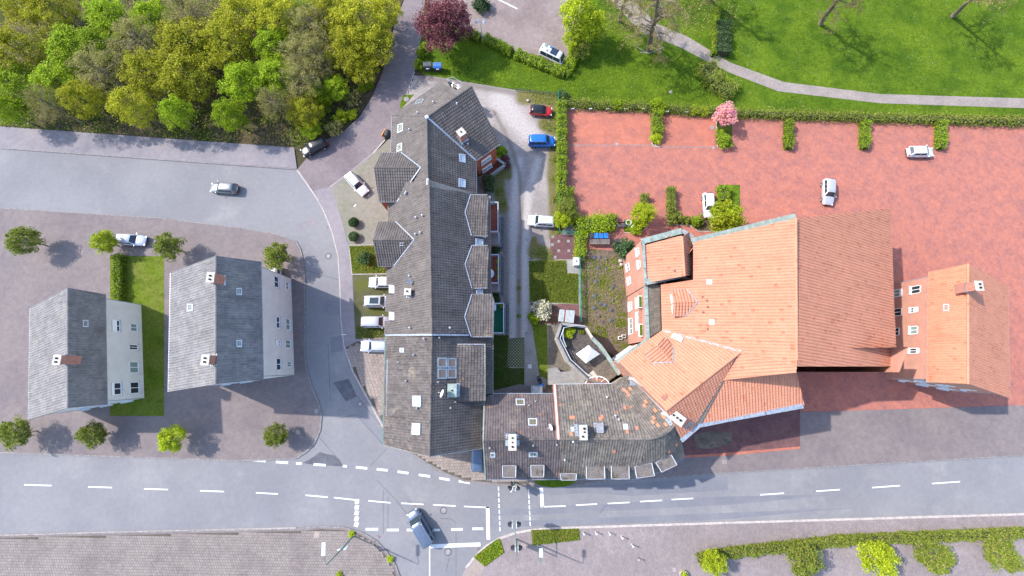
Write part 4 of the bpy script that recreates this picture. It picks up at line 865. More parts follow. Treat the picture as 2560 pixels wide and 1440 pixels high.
for q, pl in (([(1400, 1184), (1441, 1184), (1440, 1200), (1403, 1200)], ES), ([(1466, 1163), (1511, 1163), (1512, 1197), (1466, 1197)], ES), ([(1528, 1162), (1572, 1161), (1573, 1197), (1529, 1197)], ES), ([(1587, 1167), (1629, 1157), (1636, 1189), (1592, 1195)], ES2), ([(1639, 1156), (1678, 1137), (1692, 1162), (1654, 1180)], ES3)):
    box_dormer(E, pl, q, 8.2)
# orange replacement tiles
for px, py, pl in [(1560, 975, EW), (1567, 981, EW), (1575, 973, EW), (1571, 988, EW), (1615, 1005, EW), (1611, 1015, EW), (1634, 1045, EW), (1632, 1056, EW), (1645, 1064, EW), (1659, 1043, EW), (1664, 1062, EW), (1638, 1027, EW), (1562, 1020, EN), (1505, 1043, EN), (1500, 1048, EN), (1568, 1080, EN), (1427, 1045, EN), (1434, 1045, EN), (1428, 1086, EN), (1690, 1111, ES3), (1672, 1128, ES3), (1535, 1127, ES), (1592, 1071, EN)]:
    p = hit(px, py, pl); n_ = pl[1]; u_ = (Vector((0, 0, 1)) - n_ * n_.z).normalized(); s_ = u_.cross(n_)
    M_ = Matrix((s_, u_, n_)).transposed(); MB().box(p + n_ * .09, (.36, .5, .07), M=M_).build('replaced_tile', 'tile_orange', E)
for t in (2, 5, 8): 
    a, b = Vector(ft1[4]), Vector(ft1[3])
    if (b - a).cross(Vector(ft1[0]) - a) < 0: a, b = b, a
    for z in (1, 3.8): window(E, a, b, t, z, 1.2, 1.4)
# ---------------------------------------------------------------- F: orange tiled building with copper gutters
Fo = thing('orange_building', G(1700, 800), 'large salmon brick building with bright orange tiled roofs and copper gutters', 'building')
def copper_run(B, px, z, w, n_, name='copper_panel', mat='copper', h=.12):
    """coping of separate copper sheets along a line of pixels at height z"""
    P = [G(a, b, z) for a, b in px]
    for a, b in zip(P[:-1], P[1:]):
        for k in range(n_):
            p, q = a.lerp(b, k / n_), a.lerp(b, (k + .97) / n_); MB().bar(p, q, w, h).build(name, mat, B)
OT = dict(tw=.38, tl=.42, amp=.08, step=.04)
# north block
F1W = plane3((1707, 600, 11.6), (1712, 690, 11.6), (1611, 650, 9.6)); F1E = plane3((1707, 600, 11.6), (1712, 690, 11.6), (1728, 640, 9.6))
slope(Fo, [[(1609, 614), (1704, 589), (1707, 593), (1712, 690), (1617, 708)]], F1W, 'tile_orange', **OT)
slope(Fo, [[(1707, 593), (1722, 580), (1729, 688), (1712, 690)]], F1E, 'tile_orange', **OT)
ridge(Fo, [hit(1706, 593, F1W), hit(1712, 690, F1W)], 'tile_orange', .13)
copper_run(Fo, [(1604, 604), (1705, 577)], 9.9, .8, 4); copper_run(Fo, [(1608, 600), (1614, 709)], 9.9, .35, 3); copper_run(Fo, [(1615, 705), (1711, 686)], 9.9, .8, 4); copper_run(Fo, [(1705, 577), (1733, 594)], 9.9, .6, 1, mat='lead'); copper_run(Fo, [(1732, 598), (1733, 705)], 9.3, .5, 3, mat='lead')
f1 = xy([(1602, 601), (1705, 573), (1730, 590), (1733, 700), (1714, 692), (1614, 713)], 9.8); walls(Fo, offset_poly(f1, .05), [], 'brick_salmon', top=9.78)
# main block: long slope rising to the east
YN = 16.2
F2W = plane3((1650, 610, 9.3), (1652, 826, 9.3), (1985, 700, YN)); F2E = plane3((1985, 560, YN), (1990, 900, YN), (2230, 700, 8.6))
slope(Fo, [[(1733, 606), (1990, 546), (1992, 916), (1853, 879), (1733, 846)], [(1652, 712), (1733, 700), (1733, 846), (1655, 826)]], F2W, 'tile_orange', **OT)
slope(Fo, [[(1990, 546), (2225, 520), (2240, 916), (1992, 916)]], F2E, 'tile_orange', **OT)
ridge(Fo, [hit(1990, 546, F2W), hit(1992, 900, F2W)], 'tile_orange', .14)
copper_run(Fo, [(1729, 604), (1990, 541)], 10.6, .9, 9)
f2 = offset_poly([(p.x, p.y) for p in (hit(1652, 712, F2W), hit(1733, 612, F2W), hit(1990, 550, F2W), hit(2225, 520, F2E), hit(2240, 900, F2E), hit(1992, 900, F2W), hit(1733, 850, F2W), hit(1655, 830, F2W))], .3)
walls(Fo, f2, [F2W, F2E], 'brick_salmon')
# gravel strip behind the west gutter
st = [(1617, 712), (1650, 712), (1652, 826), (1620, 845)]
solid(Fo, 'gravel_roof', st, [9.0] * 4, .25, 'roof_gravel'); fw = xy([(1612, 708), (1655, 708), (1657, 826), (1616, 852)], 8.9); walls(Fo, fw, [], 'brick_salmon', top=8.75)
copper_run(Fo, [(1614, 706), (1617, 790), (1620, 851)], 9.05, .5, 2)
# south west wing
fa, fb = hit(1655, 826, F2W), hit(1853, 879, F2W); F3N = plane3(fa, fb, (1545, 903, 8.9))
ra, rb = hit(1665, 1026, F3N), hit(1853, 879, F3N)
slope(Fo, [[(1545, 903), (1618, 852), (1655, 826), (1853, 879), (1665, 1026)]], F3N, 'tile_orange', **OT)
if True:
    e = (rb - ra); F3S = plane3(ra, rb, (1745, 1063, 10.2))
slope(Fo, [[(1665, 1026), (1853, 879), (1808, 950), (1752, 1057), (1704, 1098)]], F3S, 'tile_orange', tw=.40, tl=.4, amp=.05, step=.05)
hp = hit(1752, 1057, F3S); F4 = plane3(hit(1808, 950, F3S), hp, (1880, 1030, hp.z))
slope(Fo, [[(1752, 1057), (1808, 950), (1990, 930), (2010, 1012), (1820, 1048)]], F4, 'tile_orange', **OT)
F5 = plane3(hit(1808, 950, F4), hit(1992, 916, F2W), rb); slope(Fo, [[(1808, 950), (1853, 879), (1992, 916), (1990, 931)]], F5, 'tile_orange', **OT)
ridge(Fo, [ra, rb], 'tile_orange', .15); ridge(Fo, [hp, hit(1808, 950, F4)], 'tile_grey', .16); ridge(Fo, [hit(1808, 950, F4), hit(1990, 930, F4)], 'tile_orange', .14)
strip(Fo, [fa, fb], .35, .06, 'lead', 'valley_flashing', .08)
copper_run(Fo, [(1541, 905), (1580, 877), (1618, 851)], 9.0, .5, 2); copper_run(Fo, [(1703, 1102), (1752, 1060)], hp.z - .05, .5, 1, mat='zinc'); copper_run(Fo, [(1752, 1062), (1820, 1048), (2010, 1014)], hp.z - .05, .6, 2, mat='zinc')
f3 = offset_poly([(p.x, p.y) for p in (hit(1546, 903, F3N), hit(1618, 853, F3N), hit(1656, 828, F3N), hit(1822, 872, F3N), hit(1820, 1046, F4), hit(1752, 1056, F3S), hit(1705, 1096, F3S), hit(1665, 1026, F3N))], .3)
walls(Fo, f3, [F3N, F3S], 'brick_salmon', sub=10)
f4 = offset_poly([(p.x, p.y) for p in (hit(1752, 1057, F4), hit(1808, 950, F4), hit(1990, 932, F4), hit(2008, 1010, F4), hit(1820, 1047, F4))], .35); walls(Fo, f4, [F4, F3S], 'brick_salmon')
fx = offset_poly([(p.x, p.y) for p in (hit(1822, 860, F2W), hit(1990, 860, F2W), hit(2230, 860, F2E), hit(2232, 940, F2E), hit(1990, 940, F4), hit(1822, 925, F4))], .5); walls(Fo, fx, [F5, F4], 'brick_salmon')
# dormers
def odormer(main, ro, ap, v1, e1, v2, e2):
    D, Ro, E1, E2, fo, s_, sg, s1, s2 = gable_dormer(Fo, main, ro, ap, v1, e1, v2, e2, 'tile_orange', 'brick_salmon', 8.0, tw=.40, tl=.44, name='dormer', rid='tile_orange', flash='lead', inset=.3, amp=.09)
    zb = min(E1.z, E2.z); d_out = (fo - Vector((Ro.x, Ro.y, fo.z))).normalized() * -1; d_out.z = 0
    for k in (-1, 1):
        c = fo + s_ * k * (s1 + s2) * .25 + d_out * .03; MB().box((c.x, c.y, zb - .75), (.12, (s1 + s2) * .42, 1.2), math.atan2(d_out.y, d_out.x)).build('window', 'white_pvc', D)
        c = c + d_out * .05; MB().box((c.x, c.y, zb - .75), (.06, (s1 + s2) * .36, 1.0), math.atan2(d_out.y, d_out.x)).build('pane', 'blind', D)
odormer(F2W, (1684, 757), (1742, 755), (1715, 723), (1678, 724), (1712, 791), (1682, 790))
odormer(F3N, (1643, 864), (1680, 905), (1682, 870), (1662, 843), (1632, 908), (1609, 881))
for q, pl in (([(1767, 699), (1780, 699), (1780, 711), (1767, 711)], F2W), ([(1773, 799), (1786, 799), (1786, 812), (1773, 812)], F2W)): skylight(Fo, q, pl, 'blind', 'zinc_white', .14, fw=.06)
skylight(Fo, [(1711, 1064), (1728, 1052), (1732, 1060), (1715, 1074)], F3S, 'dark_glass', 'lead', .12)
for a in ((1763, 751, F2W), (1765, 767, F2W), (1754, 780, F2W), (1764, 822, F2W), (1752, 742, F2W), (1671, 591, F1W), (1683, 677, F1W)): vent(Fo, *a, mat='chimney_brick', h=.3)
chimney(Fo, 1690, 845, F3N, (1.1, .5), .5, R(-30), [], body='white_pvc', capm='white_pvc', flash=False)
chimney(Fo, 1588, 949, plane3((1588, 949, 7.5), (1600, 949, 7.5), (1588, 960, 7.5)), (1.3, .9), 1.8, R(-35), [(-.3, 0, .16), (.3, 0, .16)], body='concrete_cap')
p = hit(1660, 993, F3N); MB().box(p + Vector((0, 0, .15)), (.7, .5, .25), .5).build('vent_tile', 'chimney_brick', Fo)
# windows on the west faces
def face(f, i, j):
    a, b = Vector(f[i]), Vector(f[j]); cen = sum((Vector(q) for q in f), Vector((0, 0))) / len(f); d = (b - a).normalized()
    return (a, b) if ((a + b) / 2 - cen).dot(Vector((d.y, -d.x))) > 0 else (b, a)
a, b = face(offset_poly(f1, .05), 5, 0); L1 = (b - a).length
for t in (1.1, 2.9): window(Fo, a, b, L1 - t if (b - a).y > 0 else t, 7.6, 1.2, .9, bars=2)
for t in (1.5, 3.6): window(Fo, a, b, t + .5 if (b - a).y < 0 else L1 - t - 4, 2.0, 1.2, 1.2)
a, b = face(fw, 3, 0); L1 = (b - a).length; fl = (b - a).y > 0
for t, z, w_, h_ in ((2.2, 5.0, 1.5, 1.4), (4.8, 5.0, 2.6, 1.4), (2.2, 1.2, 1.4, 1.4), (5.2, 1.2, 2.4, 1.4)): window(Fo, a, b, L1 - t if fl else t, z, w_, h_, bars=2)
d = (b - a).normalized(); nn = Vector((d.y, -d.x)); rz = math.atan2(d.y, d.x)
for k, t in enumerate((2.4, 6.3)):
    c = a + d * (L1 - t if fl else t) + nn * .35; o = MB().box((c.x, c.y, 7.6), (1.7, .5, .45), rz).build('window_box', 'white_pvc', Fo)
    MB().box((c.x, c.y, 7.84), (1.5, .36, .06), rz).build('planting', 'lawn', o)
c = a + d * (L1 / 2) + nn * .2; MB().box((c.x, c.y, 7.2), (L1 * .8, .35, .18), rz).build('ledge', 'chimney_brick', Fo)
a, b = face(f3, 0, 1); L1 = (b - a).length
for z in (2.0, 5.2): window(Fo, a, b, L1 / 2, z, 3.6, 1.1, bars=3)
for f_, i_w, j_w in ((f4, 4, 0), (f4, 3, 4), (f2, 3, 4), (f2, 4, 5), (f2, 2, 3)):
    a, b = face(f_, i_w, j_w); n_w = int((b - a).length // 3.4)
    for k in range(n_w):
        for z in (1.1, 4.2): window(Fo, a, b, 1.7 + k * 3.4, z, 1.5, 1.4)
# ---------------------------------------------------------------- G: roof terrace annex behind the street houses
T = thing('terrace_annex', G(1460, 890), 'low annex with dark wooden roof terrace behind beige parapets', 'building')
ter = [(1403, 810), (1463, 817), (1483, 843), (1548, 935), (1512, 962), (1470, 952), (1420, 905), (1391, 846)]
P = xy(ter, 3.2); MB().prism(P, 0, 3.0).build('wall', 'render_beige', T)
deck = [(1407, 815), (1461, 821), (1480, 847), (1515, 895), (1470, 935), (1424, 902), (1396, 846)]
dk = xy(deck, 3.1); MB().prism(dk, 3.0, 3.03).build('deck_base', 'soot_gap_black', T)
r0 = R(-50); cc, ss = math.cos(r0), math.sin(r0)
for k in range(-40, 40):          # deck boards
    q = [(p[0] * cc + p[1] * ss, -p[0] * ss + p[1] * cc) for p in dk]; y = k * .16
    mid = (min(a for a, b in q) + max(a for a, b in q)) / 2; ym = sum(b for a, b in q) / len(q) + y
    xs = []
    for i in range(len(q)):
        (x0, y0), (x1, y1) = q[i], q[i - 1]
        if (y0 > ym) != (y1 > ym): xs.append(x0 + (x1 - x0) * (ym - y0) / (y1 - y0))
    if len(xs) >= 2:
        x0, x1 = min(xs), max(xs); c = ((x0 + x1) / 2 * cc - ym * ss, (x0 + x1) / 2 * ss + ym * cc, 3.06)
        MB().box(c, (x1 - x0, .145, .04), r0).build('deck_board', 'deck_wood', T)
def run(px, z, w, h, mat, name):
    P = [G(a, b, z) for a, b in px]; mb = MB()
    for a, b in zip(P[:-1], P[1:]): mb.bar(a, b, w, h)
    return mb.build(name, mat, T)
run([(1464, 819), (1404, 811), (1393, 846), (1421, 903), (1470, 950), (1512, 960)], 3.55, .3, 1.0, 'patio', 'parapet')
run([(1464, 817), (1403, 809), (1391, 846), (1420, 905), (1470, 952)], 4.1, .38, .08, 'concrete', 'parapet_cap'); run([(1410, 818), (1400, 846), (1427, 899), (1473, 941)], 4.1, .1, .08, 'zinc_white', 'handrail')
run([(1478, 843), (1503, 868), (1549, 936)], 3.9, .55, .12, 'copper', 'copper_coping'); run([(1463, 818), (1480, 845)], 3.7, .3, .8, 'render_beige', 'parapet')
solid(T, 'gravel_roof', [(1500, 872), (1512, 876), (1547, 934), (1510, 960), (1472, 908)], [3.6] * 5, .5, 'roof_gravel')
# curved pale screen inside the terrace
sp = [G(a, b, 3.9) for a, b in ((1462, 817), (1440, 815), (1422, 817), (1409, 820), (1406, 832), (1408, 850), (1415, 868))]; mb = MB()
for a, b in zip(sp[:-1], sp[1:]): mb.bar(a, b, .06, 1.1)
mb.build('curved_screen', 'roller_blue', T)
# glass arch by the gravel roof
mb = MB(); ac = G(1492, 962, 3.4)
for k in range(9):
    t0, t1 = math.pi * k / 9, math.pi * (k + 1) / 9
    mb.bar(ac + Vector((math.cos(t0) * 1.7, math.sin(t0) * 1.2, .3)), ac + Vector((math.cos(t1) * 1.7, math.sin(t1) * 1.2, .3)), .14, .1)
for k in range(1, 4): t0 = math.pi * k / 4; mb.bar(ac + Vector((0, 0, .3)), ac + Vector((math.cos(t0) * 1.7, math.sin(t0) * 1.2, .3)), .07, .07)
mb.build('arched_frame', 'white_pvc', T); MB().box(ac + Vector((0, .3, .1)), (3, 1.2, .2)).build('arch_roof', 'chimney_brick', T)
solid(T, 'concrete_roof', [(1372, 922), (1392, 918), (1402, 930), (1430, 928), (1435, 920), (1462, 945), (1462, 962), (1372, 962)], [2.6] * 8, 2.6, 'concrete')
# white canopy
cn = thing('shade_canopy', G(1470, 888, 3.1), 'white pointed canopy tent on the dark roof terrace', 'canopy')
q = [G(a, b, 5.0) for a, b in ((1440, 885), (1472, 863), (1500, 885), (1465, 908))]; top = G(1478, 871, 5.9); o = MB().add(q + [top], [(0, 1, 4), (1, 2, 4), (2, 3, 4), (3, 0, 4)]).build('canopy_cloth', 'white_cloth', cn)
MB().add([p - Vector((0, 0, .2)) for p in q] + q, [(i, (i + 1) % 4, 4 + (i + 1) % 4, 4 + i) for i in range(4)]).build('valance', 'white_cloth', cn)
for p in q: MB().tube([Vector((p.x, p.y, 3.08)), p], .04, 6).build('pole', 'steel', cn)
# ---------------------------------------------------------------- houses that continue beyond the picture's edges
def simple_house(label, ridge_px, rh, e1, e2, he, mat, wallm, name='house', kx=(), sk=(), ch=()):
    (a, b) = ridge_px; H = thing(name, G((a[0] + b[0]) / 2, (a[1] + b[1]) / 2), label, 'house')
    A_, B_ = G(*a, rh), G(*b, rh); p1 = plane3(A_, B_, G(*e1, he)); p2 = plane3(A_, B_, G(*e2, he)); d = (B_ - A_).normalized()
    def off_(pl, e): q = G(*e, he) - A_; return q - d * q.dot(d)
    q1, q2 = off_(p1, e1), off_(p2, e2)
    slope(H, [[A_, B_, B_ + q1, A_ + q1]], p1, mat); slope(H, [[A_, B_, B_ + q2, A_ + q2]], p2, mat)
    ridge(H, [A_, B_], mat, .14); ft = offset_poly([(p.x, p.y) for p in (A_ + q1, A_ + q2, B_ + q2, B_ + q1)], .45); walls(H, ft, [p1, p2], wallm)
    strip(H, [A_ + q1, B_ + q1], .15, .12, 'zinc', 'gutter'); strip(H, [A_ + q2, B_ + q2], .15, .12, 'zinc', 'gutter')
    for px, py, k in sk: skylight(H, [(px, py), (px + 14, py), (px + 14, py + 18), (px, py + 18)], (p1, p2)[k], 'sky_glass', 'zinc_white')
    for px, py, k in ch: chimney(H, px, py, (p1, p2)[k], (.8, 1.1), 1.5, 0, [(0, .2, .12), (0, -.25, .12)])
    for i in range(4):
        a, b = face(ft, i, (i + 1) % 4); n_ = int((b - a).length // 3)
        for k in range(n_):
            for z in (1.0, 3.9):
                if RNG.random() < .82: window(H, a, b, 1.6 + k * 3, z, RNG.choice((.8, 1.2, 1.7)), RNG.choice((1.2, 1.5)), shutter=RNG.choice((0, 0, .3, .6)))
        MB().tube([(a.x, a.y, .1), (a.x, a.y, he - .3)], .05, 6).build('downpipe', 'zinc', H)
    return H
simple_house('grey tiled block left of the curving street, shading it', ((540, 640), (540, 960)), 13.5, (655, 800), (425, 800), 9.0, 'tile_far', 'render_white', sk=((590, 720, 0), (590, 850, 0), (470, 760, 1)), ch=((548, 700, 0), (536, 900, 1)))
simple_house('pale grey house at the far left edge', ((170, 720), (170, 1020)), 11.5, (265, 870), (75, 870), 6.5, 'tile_far', 'render_white', sk=((205, 800, 0),), ch=((175, 900, 0),))
simple_house('orange tiled house beyond the main orange building at right', ((2420, 660), (2420, 960)), 12.0, (2320, 800), (2520, 800), 7.0, 'tile_orange', 'brick_salmon', sk=((2360, 760, 0),), ch=((2415, 720, 1),))
# ---------------------------------------------------------------- vegetation
def leaf_mesh(name, C, size, mat, bias=.6, jit=.4, aspect=.7):
    """many small leaf-clump faces: C = N x 3 centres"""
    n = len(C); d = NR.normal(size=(n, 3)); d[:, 2] = np.abs(d[:, 2]) + bias; d /= np.linalg.norm(d, axis=1)[:, None]
    t = NR.normal(size=(n, 3)); t -= d * (t * d).sum(1)[:, None]; t /= np.linalg.norm(t, axis=1)[:, None] + 1e-9; b = np.cross(d, t)
    s = (size * (1 + jit * (NR.random(n) * 2 - 1)))[:, None]
    V = np.stack([C + t * s, C + b * s * aspect + d * s * .15, C - t * s, C - b * s * aspect + d * s * .15], 1).reshape(-1, 3)
    me = bpy.data.meshes.new(name); me.vertices.add(4 * n); me.vertices.foreach_set('co', V.ravel().astype(np.float32))
    me.loops.add(4 * n); me.loops.foreach_set('vertex_index', np.arange(4 * n, dtype=np.int32)); me.polygons.add(n)
    me.polygons.foreach_set('loop_start', np.arange(0, 4 * n, 4, dtype=np.int32)); me.polygons.foreach_set('loop_total', np.full(n, 4, dtype=np.int32))
    me.update(calc_edges=True); me.attributes.new('rnd', 'FLOAT', 'FACE').data.foreach_set('value', NR.random(n).astype(np.float32)); me.materials.append(MATS[mat]); return me
def crown_points(n, R_, h, zc, clumps, spread=.38, hollow=.55):
    """leaf centres gathered in clumps through a rounded crown"""
    th = NR.random(clumps) * 2 * np.pi; u = NR.random(clumps) * 2 - .75; u = np.clip(u, -.9, 1); rr = (hollow + (1 - hollow) * NR.random(clumps)) ** .6
    cc = np.stack([np.cos(th) * np.sqrt(np.clip(1 - u * u, .02, 1)) * rr * R_, np.sin(th) * np.sqrt(np.clip(1 - u * u, .02, 1)) * rr * R_, zc + u * h / 2 * rr], 1)
    k = NR.integers(0, clumps, n); cs = R_ * spread * (.5 + .8 * NR.random(clumps))
    o = NR.normal(size=(n, 3)); o /= np.linalg.norm(o, axis=1)[:, None]; o *= (NR.random(n) ** .45)[:, None]
    o[:, 2] = o[:, 2] * .75 + .1
    P = cc[k] + o * cs[k][:, None] * .9; m = NR.random(n) < .28; d = NR.normal(size=(n, 3)); d /= np.linalg.norm(d, axis=1)[:, None]; d *= (NR.random(n) ** .3)[:, None]
    lob = (.82 + .22 * np.sin(np.arctan2(d[:, 1], d[:, 0]) * 5 + NR.random() * 6))[:, None]
    P[m] = (d * lob * np.array([R_ * 1.05, R_ * 1.05, h * .5]) + np.array([0, 0, zc]))[m]
    return P, cc
def limbs(mb, base, top, r0, targets, n=7, droop=0.0):
    base = Vector(base); top = Vector(top)
    pts = [base.lerp(top, k / 5) + Vector((RNG.uniform(-.12, .12), RNG.uniform(-.12, .12), 0)) * (k > 0) for k in range(6)]
    mb.tube(pts, [r0 * 1.35] + [r0 * (1 - .75 * k / 5) for k in range(1, 6)], 8)
    for q in targets[:n]:
        s = base.lerp(top, RNG.uniform(.45, .92)); q = Vector(q); m = s.lerp(q, .5) + Vector((RNG.uniform(-.3, .3), RNG.uniform(-.3, .3), RNG.uniform(0, .5) - droop))
        mb.tube([s, m, q], [r0 * .35, r0 * .22, r0 * .06], 5)
        for _ in range(2):
            e = q + Vector((RNG.uniform(-1, 1), RNG.uniform(-1, 1), RNG.uniform(-.3, .8) - droop)) * (q - s).length * .35; mb.tube([m.lerp(q, RNG.random()), e], [r0 * .12, r0 * .03], 4)
PROTO = {}
def tree_meshes(kind, R_, H, n, size, mat, bark='bark', clumps=26, spread=.38, trunk_h=.35, flat=1.0, nl=12, variants=1, hollow=.45, aspect=.7):
    for v in range(variants):
        h = H * (1 - trunk_h * .75) * flat; zc = H - h / 2; C, cc = crown_points(n, R_, h, zc, clumps, spread, hollow); mb = MB()
        limbs(mb, (0, 0, -.2), (RNG.uniform(-.3, .3), RNG.uniform(-.3, .3), H * .82), max(.1, H * .022), [tuple(c) for c in cc], nl)
        PROTO.setdefault(kind, []).append((leaf_mesh(kind + '_crown', C, size, mat, aspect=aspect), mb.mesh(kind + '_trunk', bark)))
def plant(kind, name, px, py, hc, label, cat='tree', sc=1.0, group=None, v=None, z0=0.0, trunk=True, sz=None):
    """crown centre seen at pixel px,py at height hc above the ground"""
    g = G(px, py, hc); me = PROTO[kind]; c, t = me[(v if v is not None else RNG.randrange(len(me))) % len(me)]
    r = thing(name, (g.x, g.y, z0), label, cat, group, RNG.uniform(0, 6.28)); r.scale = (sc, sc, sz or sc)
    o = link('crown', c, r)
    if trunk: link('trunk', t, r)
    return r
tree_meshes('yellow', 4.2, 11, 10000, .115, 'leaf_yellow', clumps=95, spread=.20, variants=3)
tree_meshes('bright', 3.6, 9, 9000, .115, 'leaf_bright', clumps=75, spread=.23, variants=2)
tree_meshes('olive', 4.0, 11, 6000, .17, 'leaf_olive', 'bark_pale', clumps=80, spread=.24, variants=2, nl=30, aspect=.2)
tree_meshes('plum', 4.6, 8.5, 20000, .12, 'leaf_plum', clumps=110, spread=.24, nl=24, hollow=.15)
tree_meshes('lime', 3.4, 9, 7500, .12, 'leaf_lime', clumps=44, spread=.28, nl=16, variants=2)
tree_meshes('limesmall', 2.0, 4.5, 6500, .09, 'leaf_lime', clumps=34, spread=.33, nl=10, variants=2)
tree_meshes('pink', 1.7, 4, 2600, .12, 'leaf_pink', clumps=18, spread=.42)
tree_meshes('mixsmall', 1.9, 4.5, 5500, .09, 'leaf_hedge_mix', 'bark_pale', clumps=34, spread=.34, nl=14, variants=2)
def bushmesh(kind, R_, H, n, size, mat, clumps=16, spread=.5, core=True):
    C, cc = crown_points(n, R_, H, H * .5, clumps, spread, .6); C[:, 2] = np.clip(C[:, 2], .03, None)
    mb = MB()
    for c in cc[:8]: mb.tube([(0, 0, -.05), (c[0] * .5, c[1] * .5, max(.1, c[2] * .6)), tuple(c)], [.05, .03, .01], 5)
    PROTO.setdefault(kind, []).append((leaf_mesh(kind, C, size, mat, bias=.9), mb.mesh(kind + '_stem', 'bark')))
bushmesh('bush_bright', 1.0, 1.5, 1500, .11, 'leaf_bright'); bushmesh('bush_hedge', 1.0, 1.5, 1500, .10, 'leaf_hedge'); bushmesh('bush_mix', 1.0, 1.5, 1300, .10, 'leaf_hedge_mix')
bushmesh('bush_dark', 1.0, 1.5, 1500, .10, 'leaf_dark'); bushmesh('bush_white', 1.0, 1.5, 1700, .09, 'leaf_white'); bushmesh('bush_olive', 1.0, 1.4, 900, .11, 'leaf_olive'); bushmesh('bush_plum', 1.0, 1.3, 1200, .1, 'leaf_plum'); bushmesh('bush_lime', 1.0, 1.5, 1500, .10, 'leaf_lime')
def bush(kind, name, px, py, r, label, h=None, cat='shrub', group=None, z0=.06):
    hh = h or r * 1.3; t = plant('bush_' + kind, name, px, py, hh * .6, label, cat, 1.0, group, z0=z0, trunk=False); t.scale = (r, r, hh / 1.5)
    for c in t.children: c.name = 'foliage'
    link('stem', PROTO['bush_' + kind][0][1], t); return t
def hedge(name, px, w, h, mat, label, cat='hedge', z0=.06, dens=130, size=.095, rough=.09, loose=.0, group=None, hpx=None):
    """clipped hedge along pixels of its foot line: twiggy core with leaves all over its faces"""
    P = [G(a, b, hpx if hpx is not None else h * .5) for a, b in px]; c0 = P[0]; root = thing(name, (c0.x, c0.y, z0), label, cat, group); C = []; core = MB()
    for a, b in zip(P[:-1], P[1:]):
        d = Vector((b.x - a.x, b.y - a.y, 0)); L_ = d.length; d.normalize(); s = Vector((-d.y, d.x, 0))
        core.box(((a.x + b.x) / 2, (a.y + b.y) / 2, z0 + h * .45), (L_, w * .8, h * .86), math.atan2(d.y, d.x))
        n = int(dens * L_ * (w + 2 * h)); t = NR.random(n) * (L_ + .3) - .15; k = NR.random(n) * (w + 2 * h); off = np.where(k < h, -w / 2, np.where(k > h + w, w / 2, k - h - w / 2)); z = np.where(k < h, k, np.where(k > h + w, k - h - w, h))
        lump = .10 * np.sin(t * 2.1 + 1.3) + .08 * np.sin(t * 5.3)
        nz = NR.normal(size=(n, 3)) * (rough + loose * .5); zz = z * (1 + lump * (1 + loose * 3)) + nz[:, 2]
        C.append(np.stack([a.x + d.x * t + s.x * off * (1 + lump) + nz[:, 0], a.y + d.y * t + s.y * off * (1 + lump) + nz[:, 1], np.clip(zz, .02, None) + z0], 1))
    C = np.concatenate(C) - np.array(wloc(root)); core.build('branches', 'hedge_core', root); link('foliage', leaf_mesh('hedge_leaves', C, size, mat, bias=.8), root); return root
plain('hedge_core', (.045, .05, .02), .95)
# ---- wood along the street (upper left)
WOOD = [('yellow', 900, 55, 7, 'tall yellow-green tree leaning over the brown street', 1.1), ('yellow', 830, 30, 7, 'yellow-green tree with loose crown left of the tall street tree', 1.0), ('yellow', 935, 110, 6, 'yellow-green tree at the bend of the wood edge', .85),
        ('yellow', 865, 115, 7, 'yellow-green tree in the middle of the wood', .9), ('olive', 775, 60, 7, 'half bare olive tree near the top of the wood', 1.0), ('olive', 790, 140, 6, 'half bare tree with pale twigs above the bright green tree', .95),
        ('bright', 835, 215, 4, 'bright green tree above the parked black car, nearest the street', .62), ('yellow', 905, 175, 4, 'low yellow-green tree beside the street bend', .6), ('olive', 755, 200, 6, 'bare branched tree at the left of the bright green tree', .9),
        ('bright', 790, 225, 5, 'bright green tree just left of the nearest bright one', .65), ('yellow', 765, 285, 4, 'yellow-green tree behind the black car', .7), ('olive', 745, 130, 7, 'thin bare tree on the left of the wood', .9),
        ('bright', 775, 320, 3, 'small bright green tree right above the black car', .48), ('yellow', 960, 25, 5, 'yellow-green tree at the top beside the street', .7), ('bright', 750, 20, 6, 'bright green tree in the top left of the wood', .8)]
for k, px, py, hc, lb, sc in WOOD: plant(k, 'deciduous_tree', px, py, hc * .75, lb, 'tree', sc, 'trees of the wood', sz=sc * .72)
FAR = ['tall', 'broad', 'low', 'loose']; POSN = ['upper', 'middle', 'lower']
i_ = 0
for col in range(7):
    for row in range(4):
        px = 690 - col * 112 + RNG.uniform(-25, 25); py = 20 + row * 85 + RNG.uniform(-18, 18) - (col > 3) * 8; k = ('yellow', 'olive', 'bright', 'yellow', 'bright')[(col * 3 + row * 2) % 5]
        nm = {'yellow': 'yellow-green', 'olive': 'half bare olive', 'bright': 'bright green'}[k]
        plant(k, 'deciduous_tree', px, py, 6 if row < 3 else 4, '%s wood tree, row %s from the road, tree %s from the street' % (nm, ('four', 'three', 'two', 'one')[row], ('one', 'two', 'three', 'four', 'five', 'six', 'seven')[col]), 'tree', (1.1 if row < 3 else .72) * RNG.uniform(.85, 1.1), 'trees of the wood', sz=.75)
for k, (kd, px, py, r, lb) in enumerate([('bright', 907, 222, .75, 'round green shrub on bare ground by the street bend'), ('lime', 850, 291, 1.0, 'yellowish shrub between wood and street'), ('lime', 879, 285, .8, 'small yellow shrub right of the larger yellowish one'), ('bright', 925, 215, .6, 'small green shrub at the street edge'), ('olive', 880, 245, 1.3, 'dry brown shrub under the wood edge'),
        ('olive', 835, 320, 1.2, 'dry shrub on the bare bank behind the black car'), ('hedge', 800, 270, 1.4, 'dense green shrub below the bright trees'), ('olive', 940, 150, 1.0, 'brownish shrub below the bend tree'), ('hedge', 960, 95, .9, 'dark green shrub beside the upper street')]): bush(kd, 'shrub', px, py, r, lb)
